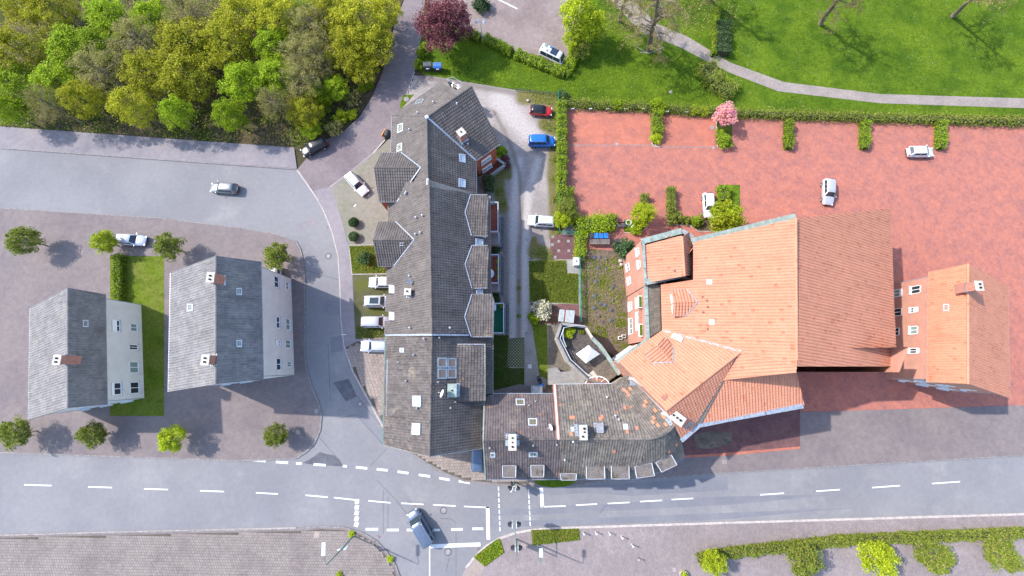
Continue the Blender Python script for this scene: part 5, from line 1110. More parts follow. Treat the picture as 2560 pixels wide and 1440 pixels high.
# undergrowth of the wood: nobody could count it
def undergrowth(px0, py0, px1, py1, n, name, mat, label, size=.14, hmax=.6, test=None):
    a, b = G(px0, py0), G(px1, py1); pts = NR.random((n, 3)); C = np.stack([a.x + (b.x - a.x) * pts[:, 0], a.y + (b.y - a.y) * pts[:, 1], .06 + pts[:, 2] ** 2 * hmax], 1)
    cl = NR.random((max(3, n // 90), 2)); k = NR.integers(0, len(cl), n); cx = a.x + (b.x - a.x) * cl[k, 0] + NR.normal(size=n) * 1.1; cy = a.y + (b.y - a.y) * cl[k, 1] + NR.normal(size=n) * 1.1
    m = NR.random(n) < .7; C[m, 0] = cx[m]; C[m, 1] = cy[m]
    if test is not None:
        ok = np.array([inside(test, x, y) for x, y in C[:, :2]]); C = C[ok]
    o = link(name, leaf_mesh(name, C, size, mat, bias=.8)); tag(o, label, 'undergrowth', kind='stuff'); return o
wp = [(p.x, p.y) for p in GL([(-60, 312), (735, 368), (775, 376), (805, 345), (856, 320), (895, 283), (925, 233), (950, 173), (970, 105), (980, 55), (1005, -40), (-60, -40)])]
undergrowth(-60, 380, 1005, -40, 17000, 'undergrowth', 'leaf_hedge_mix', 'low weeds and seedlings on the wood floor', test=wp)
undergrowth(-60, 380, 1005, -40, 9000, 'bare_twigs', 'leaf_olive', 'dry brush and dead leaves on the wood floor', .12, .9, wp)
# ---- purple plum, park trees
plant('plum', 'plum_tree', 1112, 62, 5, 'dark red leaved plum tree beside the car park', 'tree', 1.0, sz=.95)
for k, px, py, hc, lb, sc in [('lime', 1445, 25, 6, 'yellow-green tree overhanging the car park', .95), ('lime', 1480, 55, 5, 'sparse lime tree right of the car park hedge', .75), ('lime', 1432, 85, 4, 'low lime foliage above the camper van', .5), ('mixsmall', 1455, 120, 2.5, 'low mixed shrub tree right of the camper van', .75)]: plant(k, 'deciduous_tree', px, py, hc, lb, 'tree', sc)
def bare_tree(px, py, tpx, tpy, H, lb, r0, n=26, reach=5, sc=1):
    """bare hanging-twig tree: base pixel and the pixel of its top"""
    b = G(px, py); t = G(tpx, tpy, H); root = thing('bare_tree', (b.x, b.y, 0), lb, 'tree'); mb = MB(); L_ = t - b; tw = []
    pts = [Vector((0, 0, -.1)) + L_ * (k / 6) + Vector((RNG.uniform(-.1, .1), RNG.uniform(-.1, .1), 0)) for k in range(7)]; mb.tube(pts, [r0 * (1.3 - .9 * k / 6) for k in range(7)], 10)
    br = MB()
    for i in range(n):
        s = L_ * RNG.uniform(.3, .98); az = RNG.uniform(0, 6.28); ln = reach * RNG.uniform(.5, 1) * sc; d = Vector((math.cos(az), math.sin(az), 0)); m = s + d * ln * .5 + Vector((0, 0, ln * RNG.uniform(.1, .35))); e = s + d * ln + Vector((0, 0, ln * RNG.uniform(-.25, .2)))
        br.tube([s, m, e], [r0 * .3, r0 * .17, r0 * .05], 5)
        for j in range(7):
            q = m.lerp(e, RNG.random()) if j else e; f = q + Vector((RNG.uniform(-1, 1), RNG.uniform(-1, 1), RNG.uniform(-.9, .3))) * ln * .33; br.tube([q, q.lerp(f, .5) + Vector((0, 0, .1)), f], [r0 * .06, r0 * .035, .008], 4)
            for _ in range(40):
                c = q.lerp(f, RNG.uniform(.1, 1.1)); tw.append((c.x + RNG.gauss(0, .16), c.y + RNG.gauss(0, .16), c.z + RNG.gauss(0, .14)))
    mb.build('trunk', 'bark', root, world=False, smooth=True); br.build('branches', 'bark', root, world=False); link('twigs', leaf_mesh('twigs', np.array(tw), .13, 'twig', bias=.2, aspect=.16), root); return root
bare_tree(1622, 124, 1648, -8, 13, 'large bare tree with pale hanging twigs beside the park path', .42, 34, 5.5)
bare_tree(1550, 52, 1572, -40, 11, 'thinner bare tree on the park path left of the large one', .28, 22, 4)
bare_tree(1760, -10, 1810, -120, 12, 'bare tree at the top right edge of the park', .3, 24, 4.5)
bare_tree(2050, 60, 2140, -60, 12, 'bare tree in the right hand part of the park lawn', .32, 24, 5)
bare_tree(2380, 40, 2500, -60, 11, 'bare tree at the far right of the park', .3, 22, 5)
undergrowth(1500, 90, 1830, -60, 5000, 'fallen_twigs', 'twig', 'fallen twigs and dry leaves under the bare park trees', .1, .12)
# ---- hedges
hedge('hedge', [(1170, 80), (1200, 96)], 1.2, 1.0, 'leaf_hedge', 'short clipped hedge under the plum tree'); hedge('hedge', [(1213, 98), (1278, 130)], 1.3, 1.1, 'leaf_hedge', 'clipped hedge left of the gap along the car park')
hedge('hedge', [(1291, 136), (1350, 160), (1410, 184), (1416, 178)], 1.4, 1.1, 'leaf_hedge', 'long clipped hedge in front of the camper van'); hedge('hedge', [(1420, 170), (1432, 145), (1440, 110)], 1.1, 1.2, 'leaf_bright', 'loose bright hedge along the right of the car park', loose=.3)
bush('hedge', 'shrub', 1055, 128, .95, 'dark green rounded shrub beside the upper street', 1.4); bush('hedge', 'shrub', 1046, 160, .85, 'small rounded shrub left of the black dumpster', 1.3); bush('hedge', 'shrub', 1060, 115, .7, 'small shrub touching the plum tree crown'); bush('dark', 'shrub', 1204, 8, 1.4, 'dark green clipped shrub at the top of the car park', 2.0); bush('hedge', 'shrub', 1270, 127, .8, 'rounded end shrub at the hedge gap', 1.2)
hedge('hedge', [(1403, 262), (1404, 330), (1404, 400), (1403, 470)], 1.1, 1.6, 'leaf_hedge', 'long narrow hedge between gravel drive and brick court', loose=.1); hedge('hedge', [(1412, 478), (1416, 520), (1412, 560)], 1.9, 1.5, 'leaf_hedge', 'broad hedge corner beside the white parked car', loose=.25)
plant('mixsmall', 'small_tree', 1420, 520, 2.6, 'brownish flowering small tree at the left of the brick court', 'tree', .8); plant('limesmall', 'small_tree', 1407, 545, 2.4, 'bright green small tree behind the white parked car', 'tree', .7)
hedge('hedge', [(1404, 258), (1460, 262), (1520, 266), (1600, 268), (1640, 272)], 0.9, .75, 'leaf_hedge_mix', 'mixed hedge along the lawn edge of the brick court', loose=.5); hedge('hedge', [(1650, 273), (1720, 278), (1790, 282)], 0.9, .75, 'leaf_hedge_mix', 'mixed hedge continuing to the pink tree', loose=.5)
hedge('hedge', [(1830, 284), (2000, 290), (2200, 296), (2560, 306)], 0.9, .75, 'leaf_hedge_mix', 'mixed hedge on the far right court edge', loose=.5)
for px, py, r, kd, lb in [(1543, 262, .9, 'bright', 'bright green shrub in the court edge hedge'), (1640, 262, 1.1, 'bright', 'bright green shrub at the top of the court divider'), (1655, 270, .9, 'bright', 'bright green shrub right of the divider top'), (1734, 275, .8, 'lime', 'lime shrub in the right court hedge'), (1760, 277, .8, 'lime', 'lime shrub near the pink tree'), (1640, 345, .85, 'lime', 'round clipped shrub ending the court divider'), (1408, 240, 1.0, 'dark', 'grey-green juniper shrub at the fence corner'), (1800, 335, .8, 'hedge', 'clipped shrub under the pink tree'), (1812, 352, 1.2, 'hedge', 'larger round shrub at the right court edge')]: bush(kd, 'shrub', px, py, r, lb, z0=.1)
hedge('hedge', [(1640, 285), (1642, 335)], 1.0, 1.3, 'leaf_bright', 'bright green hedge strip dividing the court bays', z0=.1, loose=.3)
plant('pink', 'blossom_tree', 1812, 288, 2.6, 'pink blossoming tree at the right edge of the brick court', 'tree', 1.0)
hedge('hedge', [(1610, 489), (1610, 515)], .9, 1.1, 'leaf_hedge_mix', 'short narrow hedge on the brick court', z0=.1); plant('limesmall', 'small_tree', 1605, 538, 2.4, 'spreading lime small tree beside the grey bench', 'tree', .95); hedge('hedge', [(1676, 472), (1677, 530)], .95, 1.2, 'leaf_hedge_mix', 'clipped hedge strip with a rounded end by the white car', z0=.1); bush('mix', 'shrub', 1684, 543, 1.15, 'olive rounded shrub at the strip end', 1.5, z0=.1)
plant('limesmall', 'small_tree', 1808, 547, 3.0, 'lime small tree with leaning trunk over the white car', 'tree', 1.25); bush('hedge', 'shrub', 1742, 552, .95, 'round green shrub below the white car', 1.2, z0=.1); bush('mix', 'shrub', 1716, 550, .7, 'reddish low shrub left of the round green one', z0=.1); hedge('hedge', [(1806, 470), (1808, 500)], 1.6, 1.2, 'leaf_hedge', 'green hedge right of the white car', z0=.1)
hedge('hedge', [(1440, 566), (1500, 562), (1530, 556)], 2.0, 1.4, 'leaf_bright', 'loose green shrubbery above the blue bins', z0=.1, loose=.5); hedge('hedge', [(1452, 590), (1450, 640)], .9, 1.2, 'leaf_bright', 'narrow hedge along the garden fence', loose=.4)
bush('dark', 'shrub', 1560, 620, 1.5, 'dark evergreen shrub against the salmon brick wall', 2.4); bush('bright', 'shrub', 1590, 572, .9, 'bright shrub beside the bicycle tyres planter', z0=.1); bush('mix', 'shrub', 1530, 548, .9, 'green shrub behind the grey bench', z0=.1)
hedge('hedge', [(1795, 20), (1790, 60), (1782, 138)], .5, 1.1, 'leaf_hedge', 'thin yellow-green clipped hedge at the park edge'); hedge('hedge', [(1805, 60), (1806, 135)], 2.2, 1.3, 'leaf_dark', 'dark evergreen hedge at the right park edge'); hedge('hedge', [(1765, 165), (1785, 205), (1830, 232)], 2.6, 1.2, 'leaf_hedge_mix', 'mixed flower bed shrubs below the path', loose=.5)
bush('plum', 'shrub', 1779, 166, .7, 'dark red shrub at the path bed'); bush('lime', 'shrub', 1815, 205, .9, 'lime green shrub in the path bed')
# ---- forecourt and gardens
def topiary(px, py, lb):
    g = G(px, py, .9); r = thing('potted_boxwood', (g.x, g.y, .1), lb, 'potted plant', 'potted boxwoods on the forecourt')
    MB().lathe([(.52, 0), (.62, .5), (.66, .55), (.55, .55)], (0, 0, 0), 20).build('pot', 'render_white', r, world=False); C = NR.normal(size=(1500, 3)); C /= np.linalg.norm(C, axis=1)[:, None]; C *= (.62 + .22 * NR.random((1500, 1))); C[:, 2] = np.abs(C[:, 2]) * .65 + .55
    link('foliage', leaf_mesh('topiary', C, .09, 'leaf_dark'), r)
topiary(883, 555, 'potted boxwood nearer the parked white wagon'); topiary(883, 590, 'potted boxwood nearer the front lawn'); bush('dark', 'shrub', 910, 646, .95, 'dark evergreen shrub on the small front lawn', 1.5, z0=.12)
bush('white', 'flowering_shrub', 1357, 773, 1.45, 'round white flowering shrub at the garden lawn', 1.9); bush('bright', 'shrub', 1337, 795, .95, 'yellow-green shrub beside the white flowering one', 1.0)
bush('hedge', 'shrub', 1252, 380, 1.0, 'green shrub at the brick corner of the wing', 1.4); bush('mix', 'shrub', 1245, 372, .7, 'flowering shrub against the wing wall'); hedge('hedge', [(1222, 445), (1222, 475)], 1.3, 1.4, 'leaf_dark', 'dark hedge beside the grey house wall', z0=.03); bush('plum', 'shrub', 1262, 398, .7, 'dull red shrub on the low retaining wall'); bush('plum', 'shrub', 1266, 412, .6, 'second dull red shrub further along the low wall')
for k, (px, py) in enumerate([(1240, 622), (1240, 628), (1237, 742), (1240, 748)]): bush('dark', 'shrub', px, py, .6, ('leafy shrub below the middle balcony steps', 'small leafy shrub next to the planter rings', 'leafy shrub above the green balcony', 'small shrub at the green balcony rings')[k], .9)
hedge('hedge', [(1745, 1398), (1780, 1388), (1825, 1380)], 1.1, .8, 'leaf_hedge_mix', 'low hedge at the lower right plaza edge', z0=.1); plant('limesmall', 'small_tree', 1790, 1412, 3.0, 'yellow-green small tree at the lower right', 'tree', .8); hedge('hedge', [(1830, 1380), (2100, 1350), (2560, 1330)], 1.1, .8, 'leaf_hedge_mix', 'low hedge continuing right of the plaza tree', z0=.1)
for k, px in enumerate((1980, 2170, 2360, 2520)): plant(('mixsmall', 'limesmall', 'mixsmall', 'mixsmall')[k], 'small_tree', px + RNG.uniform(-40, 40), 1400 - k * 6, 3, ('first', 'second', 'third', 'fourth')[k] + ' small plaza tree right of the yellow-green one', 'tree', 1.1, 'plaza trees')
undergrowth(1448, 860, 1565, 650, 3000, 'garden_weeds', 'leaf_hedge_mix', 'weeds and seedlings in the vegetable garden', .09, .3, [(p.x, p.y) for p in GL([(1452, 640), (1556, 640), (1562, 845), (1535, 862), (1480, 836), (1452, 810)])])
undergrowth(1448, 860, 1565, 650, 1500, 'garden_flowers', 'leaf_lime', 'yellow flowering weeds in the vegetable garden', .08, .35, [(p.x, p.y) for p in GL([(1452, 640), (1556, 640), (1560, 760), (1452, 760)])])
for nm, poly, n, mt, lb in (('verge_plants', [(1186, 1392), (1212, 1415), (1260, 1380), (1249, 1347)], 900, 'leaf_hedge', 'wild grass on the triangular road verge'), ('verge_plants', [(1330, 1326), (1447, 1323), (1449, 1349), (1332, 1362)], 1400, 'leaf_hedge_mix', 'wild grass on the long road verge'), ('front_grass', [(874, 617), (966, 615), (966, 682), (882, 682)], 1800, 'leaf_hedge_mix', 'tufted grass on the small front lawn'), ('parking_grass', [(890, 815), (962, 812), (962, 840), (890, 846)], 700, 'leaf_hedge_mix', 'grass tufts at the end of the parking bays'),
        ('garden_grass', [(1324, 654), (1414, 652), (1416, 684), (1444, 686), (1444, 756), (1326, 752)], 4200, 'leaf_hedge_mix', 'short tufted grass of the garden lawn'), ('ivy', [(1432, 552), (1530, 550), (1530, 576), (1450, 582)], 1600, 'leaf_hedge', 'ground cover in the bed above the bins'), ('ivy', [(1562, 550), (1618, 550), (1601, 578), (1562, 578)], 900, 'leaf_hedge', 'ground cover in the bed beside the bench')):
    q = [(p.x, p.y) for p in GL(poly)]; xs = [a for a, b in q]; ys = [b for a, b in q]; C = np.stack([NR.uniform(min(xs), max(xs), n * 2), NR.uniform(min(ys), max(ys), n * 2), NR.uniform(.1, .28, n * 2)], 1); C = C[[inside(q, x, y) for x, y in C[:, :2]]]
    tag(link(nm, leaf_mesh(nm, C, .10, mt, bias=.5, aspect=.4)), lb, 'grass', kind='stuff')
# lawn tufts and daisies in the park
q = [(p.x, p.y) for p in GL([(1110, 110), (1180, 92), (1280, 142), (1410, 200), (1450, 150), (1500, 60), (1600, 135), (1700, 130), (1760, 190), (1820, 240), (1820, 262), (1404, 250), (1300, 222), (1110, 190)])]
xs = [a for a, b in q]; ys = [b for a, b in q]; n = 26000; C = np.stack([NR.uniform(min(xs), max(xs), n), NR.uniform(min(ys), max(ys), n), NR.uniform(.06, .16, n)], 1); C = C[[inside(q, x, y) for x, y in C[:, :2]]]
tag(link('lawn_grass', leaf_mesh('lawn_grass', C, .085, 'leaf_hedge', bias=.4, aspect=.35)), 'tufted grass of the park lawn', 'grass', kind='stuff')

for k, a_ in enumerate((1970, 2160, 2350)): hedge('hedge', [(a_, 308), (a_, 370)], 1.0, 1.2, 'leaf_hedge', ('first', 'second', 'third')[k] + ' hedge strip dividing the bays right of the pink tree', z0=.1)

C = []
for a, b, r_ in ((1345, 246, 22), (1375, 250, 22), (1392, 290, 12), (1372, 318, 20), (1388, 400, 12), (1386, 450, 12), (1388, 500, 12), (1390, 560, 12), (1350, 632, 20), (1370, 642, 14), (1250, 430, 12), (1248, 480, 10), (1258, 510, 8), (1297, 720, 5), (1297, 790, 5)):
    for _ in range(int(r_ * 16)): g = G(a + RNG.gauss(0, r_ * .5), b + RNG.gauss(0, r_ * .45)); C.append((g.x, g.y, RNG.uniform(.04, .16)))
tag(link('drive_weeds', leaf_mesh('drive_weeds', np.array(C), .10, 'leaf_hedge_mix', bias=.6, aspect=.4)), 'weeds and dry grass at the edges of the gravel drive', 'weeds', kind='stuff')
# ---------------------------------------------------------------- vehicles
def car(px, py, head, L, W, H, body, label, kind='hatch', roof=None, rails=False, cat='car', sunroof=False, name='parked_car', hz=.7, z0=.03, group=None):
    """px,py = centre of the car seen at height hz; head = pixel vector from tail to nose"""
    c = G(px, py, hz); d = G(px + head[0], py + head[1], hz) - c; rz = math.atan2(d.y, d.x)
    T_ = thing(name, (c.x, c.y, z0), label, cat, group, rz); hw = W / 2
    # side profile: x from nose (+) to tail (-) as fractions of the length
    prof = {'hatch': dict(cowl=.235, wt=.10, rt=-.40, rb=-.485, nose=.60, hood=.88, belt=.95, tail=.93, rw=.73),
            'suv': dict(cowl=.24, wt=.12, rt=-.41, rb=-.485, nose=.72, hood=.98, belt=1.04, tail=1.02, rw=.76),
            'wagon': dict(cowl=.22, wt=.08, rt=-.43, rb=-.49, nose=.60, hood=.87, belt=.93, tail=.93, rw=.74),
            'van': dict(cowl=.33, wt=.19, rt=-.47, rb=-.492, nose=.78, hood=1.05, belt=1.12, tail=1.15, rw=.84),
            'mpv': dict(cowl=.29, wt=.15, rt=-.46, rb=-.49, nose=.70, hood=1.0, belt=1.06, tail=1.08, rw=.80),
            'bus': dict(cowl=.475, wt=.37, rt=-.465, rb=-.49, nose=.95, hood=1.05, belt=1.1, tail=1.12, rw=.80)}[kind]
    st = [(.5, .62), (.492, .76), (.47, .88), (.42, .955), (.33, .985), (.2, 1), (0, 1), (-.2, 1), (-.34, .99), (-.43, .965), (-.475, .91), (-.494, .82), (-.5, .68)]
    if kind == 'bus': st = [(.5, .86), (.49, .93), (.47, .97), (.42, .99), (.33, 1), (.2, 1), (0, 1), (-.2, 1), (-.34, 1), (-.43, .99), (-.475, .96), (-.494, .91), (-.5, .82)]
    def ztop(x):
        if x > prof['cowl']: t = (x - prof['cowl']) / (.5 - prof['cowl']); return prof['hood'] + (prof['nose'] - prof['hood']) * t ** 2.2
        if x < prof['rb'] + .02: return prof['tail'] - .1
        return prof['belt']
    rings = []; zb = .24
    for x, wf in st:
        w_ = hw * wf; zt = ztop(x); lo = zb + (.12 if abs(x) > .47 else 0)
        rings.append([(x * L, -w_ * .8, lo), (x * L, -w_ * .97, lo + .12), (x * L, -w_, (lo + zt) * .52), (x * L, -w_ * .975, zt - .14), (x * L, -w_ * .90, zt - .02), (x * L, -w_ * .5, zt + .035), (x * L, 0, zt + .05),
                      (x * L, w_ * .5, zt + .035), (x * L, w_ * .90, zt - .02), (x * L, w_ * .975, zt - .14), (x * L, w_, (lo + zt) * .52), (x * L, w_ * .97, lo + .12), (x * L, w_ * .8, lo)])
    m = len(rings[0]); vs = [v for r_ in rings for v in r_]; fs = [(i * m + k, i * m + (k + 1) % m, (i + 1) * m + (k + 1) % m, (i + 1) * m + k) for i in range(len(rings) - 1) for k in range(m)] + [tuple(range(m))[::-1], tuple(range((len(rings) - 1) * m, len(rings) * m))]
    bo = MB().add(vs, fs).build('body', body, T_, world=False, smooth=True)
    # cabin
    xa, xb, xc, xd = prof['cowl'] * L, prof['wt'] * L, prof['rt'] * L, prof['rb'] * L; wb_ = hw * .90; wr = hw * prof['rw']; zbelt = prof['belt'] - .03; zr = H
    secs = [(xa, wb_ * .86, prof['hood'] - .02, .0), ((xa * .45 + xb * .55), wb_ * .9, None, .55), (xb, wr * .93, zr - .045, 1), (xb - .12 * L, wr, zr, 1), ((xb + xc) / 2, wr, zr + .015, 1), (xc + .07 * L, wr * .98, zr - .01, 1), (xc, wr * .93, zr - .06, 1), ((xc + xd) / 2, wb_ * .9, None, .5), (xd, wb_ * .86, prof['tail'] - .05, 0)]
    rg = []
    for x, w_, z, t in secs:
        if z is None: z0_ = prof['hood'] if x > 0 else prof['tail']; z = z0_ + (zr - z0_) * (t if x > 0 else .55)
        k = max(0, min(1, (z - zbelt) / (zr - zbelt))); wl = wb_ * (.95 + .03 * k)
        rg.append([(x, -wl, zbelt - .06), (x, -(wl * (1 - k) + w_ * k) if k > 0 else -wl, max(z - .07, zbelt - .02)), (x, -w_ * .86, z), (x, -w_ * .4, z + .02), (x, 0, z + .03), (x, w_ * .4, z + .02), (x, w_ * .86, z), (x, (wl * (1 - k) + w_ * k) if k > 0 else wl, max(z - .07, zbelt - .02)), (x, wl, zbelt - .06)])
    m = 9; vs = [v for r_ in rg for v in r_]; fs = [(i * m + k, i * m + k + 1, (i + 1) * m + k + 1, (i + 1) * m + k) for i in range(len(rg) - 1) for k in range(m - 1)] + [tuple(range(m))[::-1], tuple(range((len(rg) - 1) * m, len(rg) * m))]
    MB().add(vs, fs).build('cabin', roof or body, T_, world=False, smooth=True)
    # glass
    def pane(name_, x0, z0_, w0, x1, z1, w1, dx, dz):
        a = [(x0 + dx, -w0, z0_ + dz), (x0 + dx * 1.2, 0, z0_ + dz + .02), (x0 + dx, w0, z0_ + dz), (x1 + dx, w1, z1 + dz), (x1 + dx * 1.2, 0, z1 + dz + .03), (x1 + dx, -w1, z1 + dz)]
        MB().add(a, [(0, 1, 4, 5), (1, 2, 3, 4)]).build(name_, 'car_glass', T_, world=False)
    pane('windscreen', xa - .06, prof['hood'] + .03, wb_ * .84, xb + .04, zr - .04, wr * .82, .025, .04)
    pane('rear_window', xd + (xc - xd) * .25, prof['tail'] + (zr - prof['tail']) * .2, wb_ * .80, xc - .01, zr - .09, wr * .80, -.05, .03)
    nw = {'hatch': 2, 'suv': 3, 'wagon': 3, 'van': 3, 'mpv': 3, 'bus': 3}[kind]; X0 = xb + (xa - xb) * .55 - .03 * L; X1 = xc + .02 * L
    for s in (-1, 1):
        for k in range(nw):
            f0 = X0 + (X1 - X0) * k / nw - .03; f1 = X0 + (X1 - X0) * (k + 1) / nw + .03; zl = zbelt + .05; zh = zr - .13
            t0 = f0 - (.05 * L if k == 0 and kind not in ('bus',) else 0); t1 = f1 + (.03 * L if k == nw - 1 else 0)
            yl = wb_ * .965 + .012; yh = wr * 1.0 + .015
            MB().add([(f0, s * yl, zl), (f1, s * yl, zl), (t1, s * yh, zh), (t0, s * yh, zh)], [(0, 1, 2, 3) if s < 0 else (3, 2, 1, 0)]).build('side_window', 'car_glass', T_, world=False)
        MB().box((xa - .12 * (xa - xb), s * (hw + .09), prof['belt'] + .05), (.14, .2, .14)).build('mirror', body if body not in ('car_silver',) else body, T_, world=False, bevel=.03)
        MB().box((.475 * L, s * hw * .66, prof['nose'] + .01), (.2, .34, .12), s * -.5).build('headlight', 'lamp_clear', T_, world=False, bevel=.02)
        MB().box((-.488 * L, s * hw * .74, prof['tail'] - .12), (.1, .22, .26), s * .25).build('tail_light', 'lamp_red', T_, world=False, bevel=.02)
        if rails: MB().tube([(xb - .08 * L, s * wr * .86, zr), (xb - .1 * L, s * wr * .86, zr + .07), (xc + .08 * L, s * wr * .86, zr + .07), (xc + .05 * L, s * wr * .86, zr)], .022, 6).build('roof_rail', 'steel' if body != 'car_black' else 'black_plastic', T_, world=False)
        for xw in (.31 * L, -.29 * L):
            wh = MB().lathe([(.2, -.11), (.32, -.11), (.335, -.06), (.335, .06), (.32, .11), (.2, .11)], (0, 0, 0), 20).build('wheel', 'tyre', T_, world=False); wh.rotation_euler = (R(90), 0, 0); wh.location = (xw, s * (hw - .10), .335)
            ri = MB().lathe([(.21, -.115), (.21, .115), (.05, .12)] if True else [], (0, 0, 0), 14).build('rim', 'rim', wh, world=False)
    for x, z in ((.497 * L, .42), (-.497 * L, .42)): MB().box((x, 0, z), (.07, W * .62, .2)).build('bumper', 'black_plastic', T_, world=False, bevel=.02)
    MB().box((.49 * L, 0, prof['nose'] - .12), (.06, W * .38, .13)).build('grille', 'black_plastic', T_, world=False)
    MB().box((-.502 * L, 0, .72 if kind != 'bus' else .8), (.03, .5, .12)).build('number_plate', 'white_pvc', T_, world=False)
    if sunroof: MB().box(((xb + xc) / 2 + .06 * L, 0, zr + .04), (.30 * L, wr * 1.35, .02)).build('sunroof', 'car_glass', T_, world=False)
    MB().tube([(xc + .08 * L, 0, zr), (xc + .03 * L, 0, zr + .16)], .012, 5).build('aerial', 'black_plastic', T_, world=False)
    return T_
car(786, 368, (-63, 33), 4.5, 1.85, 1.62, 'car_black', 'black sport utility car parked at the edge of the wood', 'suv', rails=True)
car(892, 460, (48, 52), 4.6, 1.8, 1.48, 'car_white', 'white estate car parked diagonally on the forecourt', 'wagon', z0=.11, rails=True)
car(957, 706, (-60, 0), 4.3, 1.78, 1.5, 'car_white', 'white car half under the eaves, nearest the front lawn', 'hatch', z0=.11)
car(946, 754, (60, 0), 4.4, 1.85, 1.62, 'car_white', 'white car with dark glass sunroof facing the house', 'suv', sunroof=True, rails=True, z0=.11)
car(940, 805, (60, 0), 4.3, 1.78, 1.58, 'car_silver', 'silver car facing the house between white car and lilac car', 'mpv', z0=.11)
car(940, 865, (-60, 0), 4.6, 1.82, 1.5, 'car_lilac', 'pale lilac estate car on the slab forecourt', 'wagon', z0=.13)
car(1194, 1133, (0, -60), 4.7, 1.85, 1.85, 'car_navy', 'dark blue van parked between the two street houses', 'van', z0=.14, cat='van')
car(1052, 1318, (-46, -80), 5.0, 1.95, 1.95, 'car_greyblue', 'grey-blue van turning on the road junction', 'van', rails=True, cat='van', name='moving_van', z0=.012)
car(1352, 277, (52, 4), 3.7, 1.66, 1.5, 'car_red', 'small red car with black roof on the gravel drive', 'hatch', roof='car_black')
car(1354, 354, (66, 0), 4.4, 1.82, 1.82, 'car_blue', 'bright blue high roofed car on the gravel drive', 'mpv', rails=True)
car(1354, 553, (-66, -5), 4.4, 1.84, 1.6, 'car_white', 'white sport utility car parked against the hedge corner', 'suv', rails=True)
car(1771, 513, (3, 50), 4.2, 1.76, 1.5, 'car_white', 'white car on the brick court beside the lime tree', 'hatch', z0=.09)
cv = car(1380, 139, (52, 25), 4.6, 1.85, 2.0, 'car_beige', 'beige camper van with solar panels on its white roof', 'bus', roof='car_white', cat='camper van', hz=1.0, z0=.08)
for k in range(3): MB().box((.55 - k * .42 + .2, 0, 2.06), (.36, 1.25, .04)).build('solar_panel', 'solar', cv, world=False)
for x, y, m_, s in ((-1.5, .4, 'sky_glass', .45), (-.55, .45, 'bin_blue', .34), (-.9, -.4, 'lead', .36), (-1.9, -.3, 'black_plastic', .15)): MB().box((x, y, 2.1), (s, s, .16)).build('roof_box', m_, cv, world=False, bevel=.03)
car(560, 470, (-60, -4), 4.4, 1.8, 1.5, 'car_grey', 'grey car driving on the road left of the junction', 'hatch', name='moving_car', z0=.012)
car(690, 700, (0, 60), 4.3, 1.8, 1.5, 'car_silver', 'silver car parked beside the grey block', 'hatch', z0=.12)
car(330, 600, (60, 4), 4.5, 1.8, 1.5, 'car_lilac', 'pale blue car parked on the left plaza', 'wagon', z0=.12)
car(2070, 480, (0, 60), 4.4, 1.8, 1.5, 'car_silver', 'silver car on the far right of the brick court', 'wagon', z0=.09)
car(2300, 380, (60, 0), 4.3, 1.8, 1.5, 'car_white', 'white car in the far right court bay', 'hatch', z0=.09)
# ---------------------------------------------------------------- street furniture and small things
def at(px, py, h=0.0, z=0.06): g = G(px, py, h); return Vector((g.x, g.y, z))
def dumpster(px, py, lid, label, rz):
    r = thing('dumpster', at(px, py, .7), label, 'dumpster', None, rz); b = MB()
    b.add([(-.6, -.42, .18), (.6, -.42, .18), (.6, .42, .18), (-.6, .42, .18), (-.68, -.54, 1.15), (.68, -.54, 1.15), (.68, .54, 1.15), (-.68, .54, 1.15)], [(3, 2, 1, 0), (0, 1, 5, 4), (1, 2, 6, 5), (2, 3, 7, 6), (3, 0, 4, 7), (4, 5, 6, 7)]); b.build('container', 'bin_black', r, world=False)
    n = 7; vs = []; 
    for k in range(n): t = math.pi * k / (n - 1); vs += [(-.7, -.56 * math.cos(t), 1.15 + .3 * math.sin(t)), (.7, -.56 * math.cos(t), 1.15 + .3 * math.sin(t))]
    fs = [(2 * k, 2 * k + 1, 2 * k + 3, 2 * k + 2) for k in range(n - 1)] + [tuple(range(0, 2 * n, 2))[::-1], tuple(range(1, 2 * n, 2))]; MB().add(vs, fs).build('lid', lid, r, world=False)
    mb = MB(); [mb.box((-.6 + .2 * k, 0, 1.45), (.04, .8, .03)) for k in range(7)]; mb.build('lid_rib', 'lead', r, world=False); MB().box((0, -.6, 1.0), (.5, .08, .16)).build('label_plate', 'white_pvc', r, world=False)
    for x in (-.5, .5):
        for y in (-.35, .35): w_ = MB().lathe([(.1, -.03), (.1, .03)], (0, 0, 0), 10).build('wheel', 'tyre', r, world=False); w_.rotation_euler = (R(90), 0, 0); w_.location = (x, y, .1)
dumpster(1070, 168, 'bin_black', 'black lidded dumpster beside the plum tree', .05); dumpster(1095, 169, 'bin_blue', 'blue lidded dumpster right of the black one', .02)
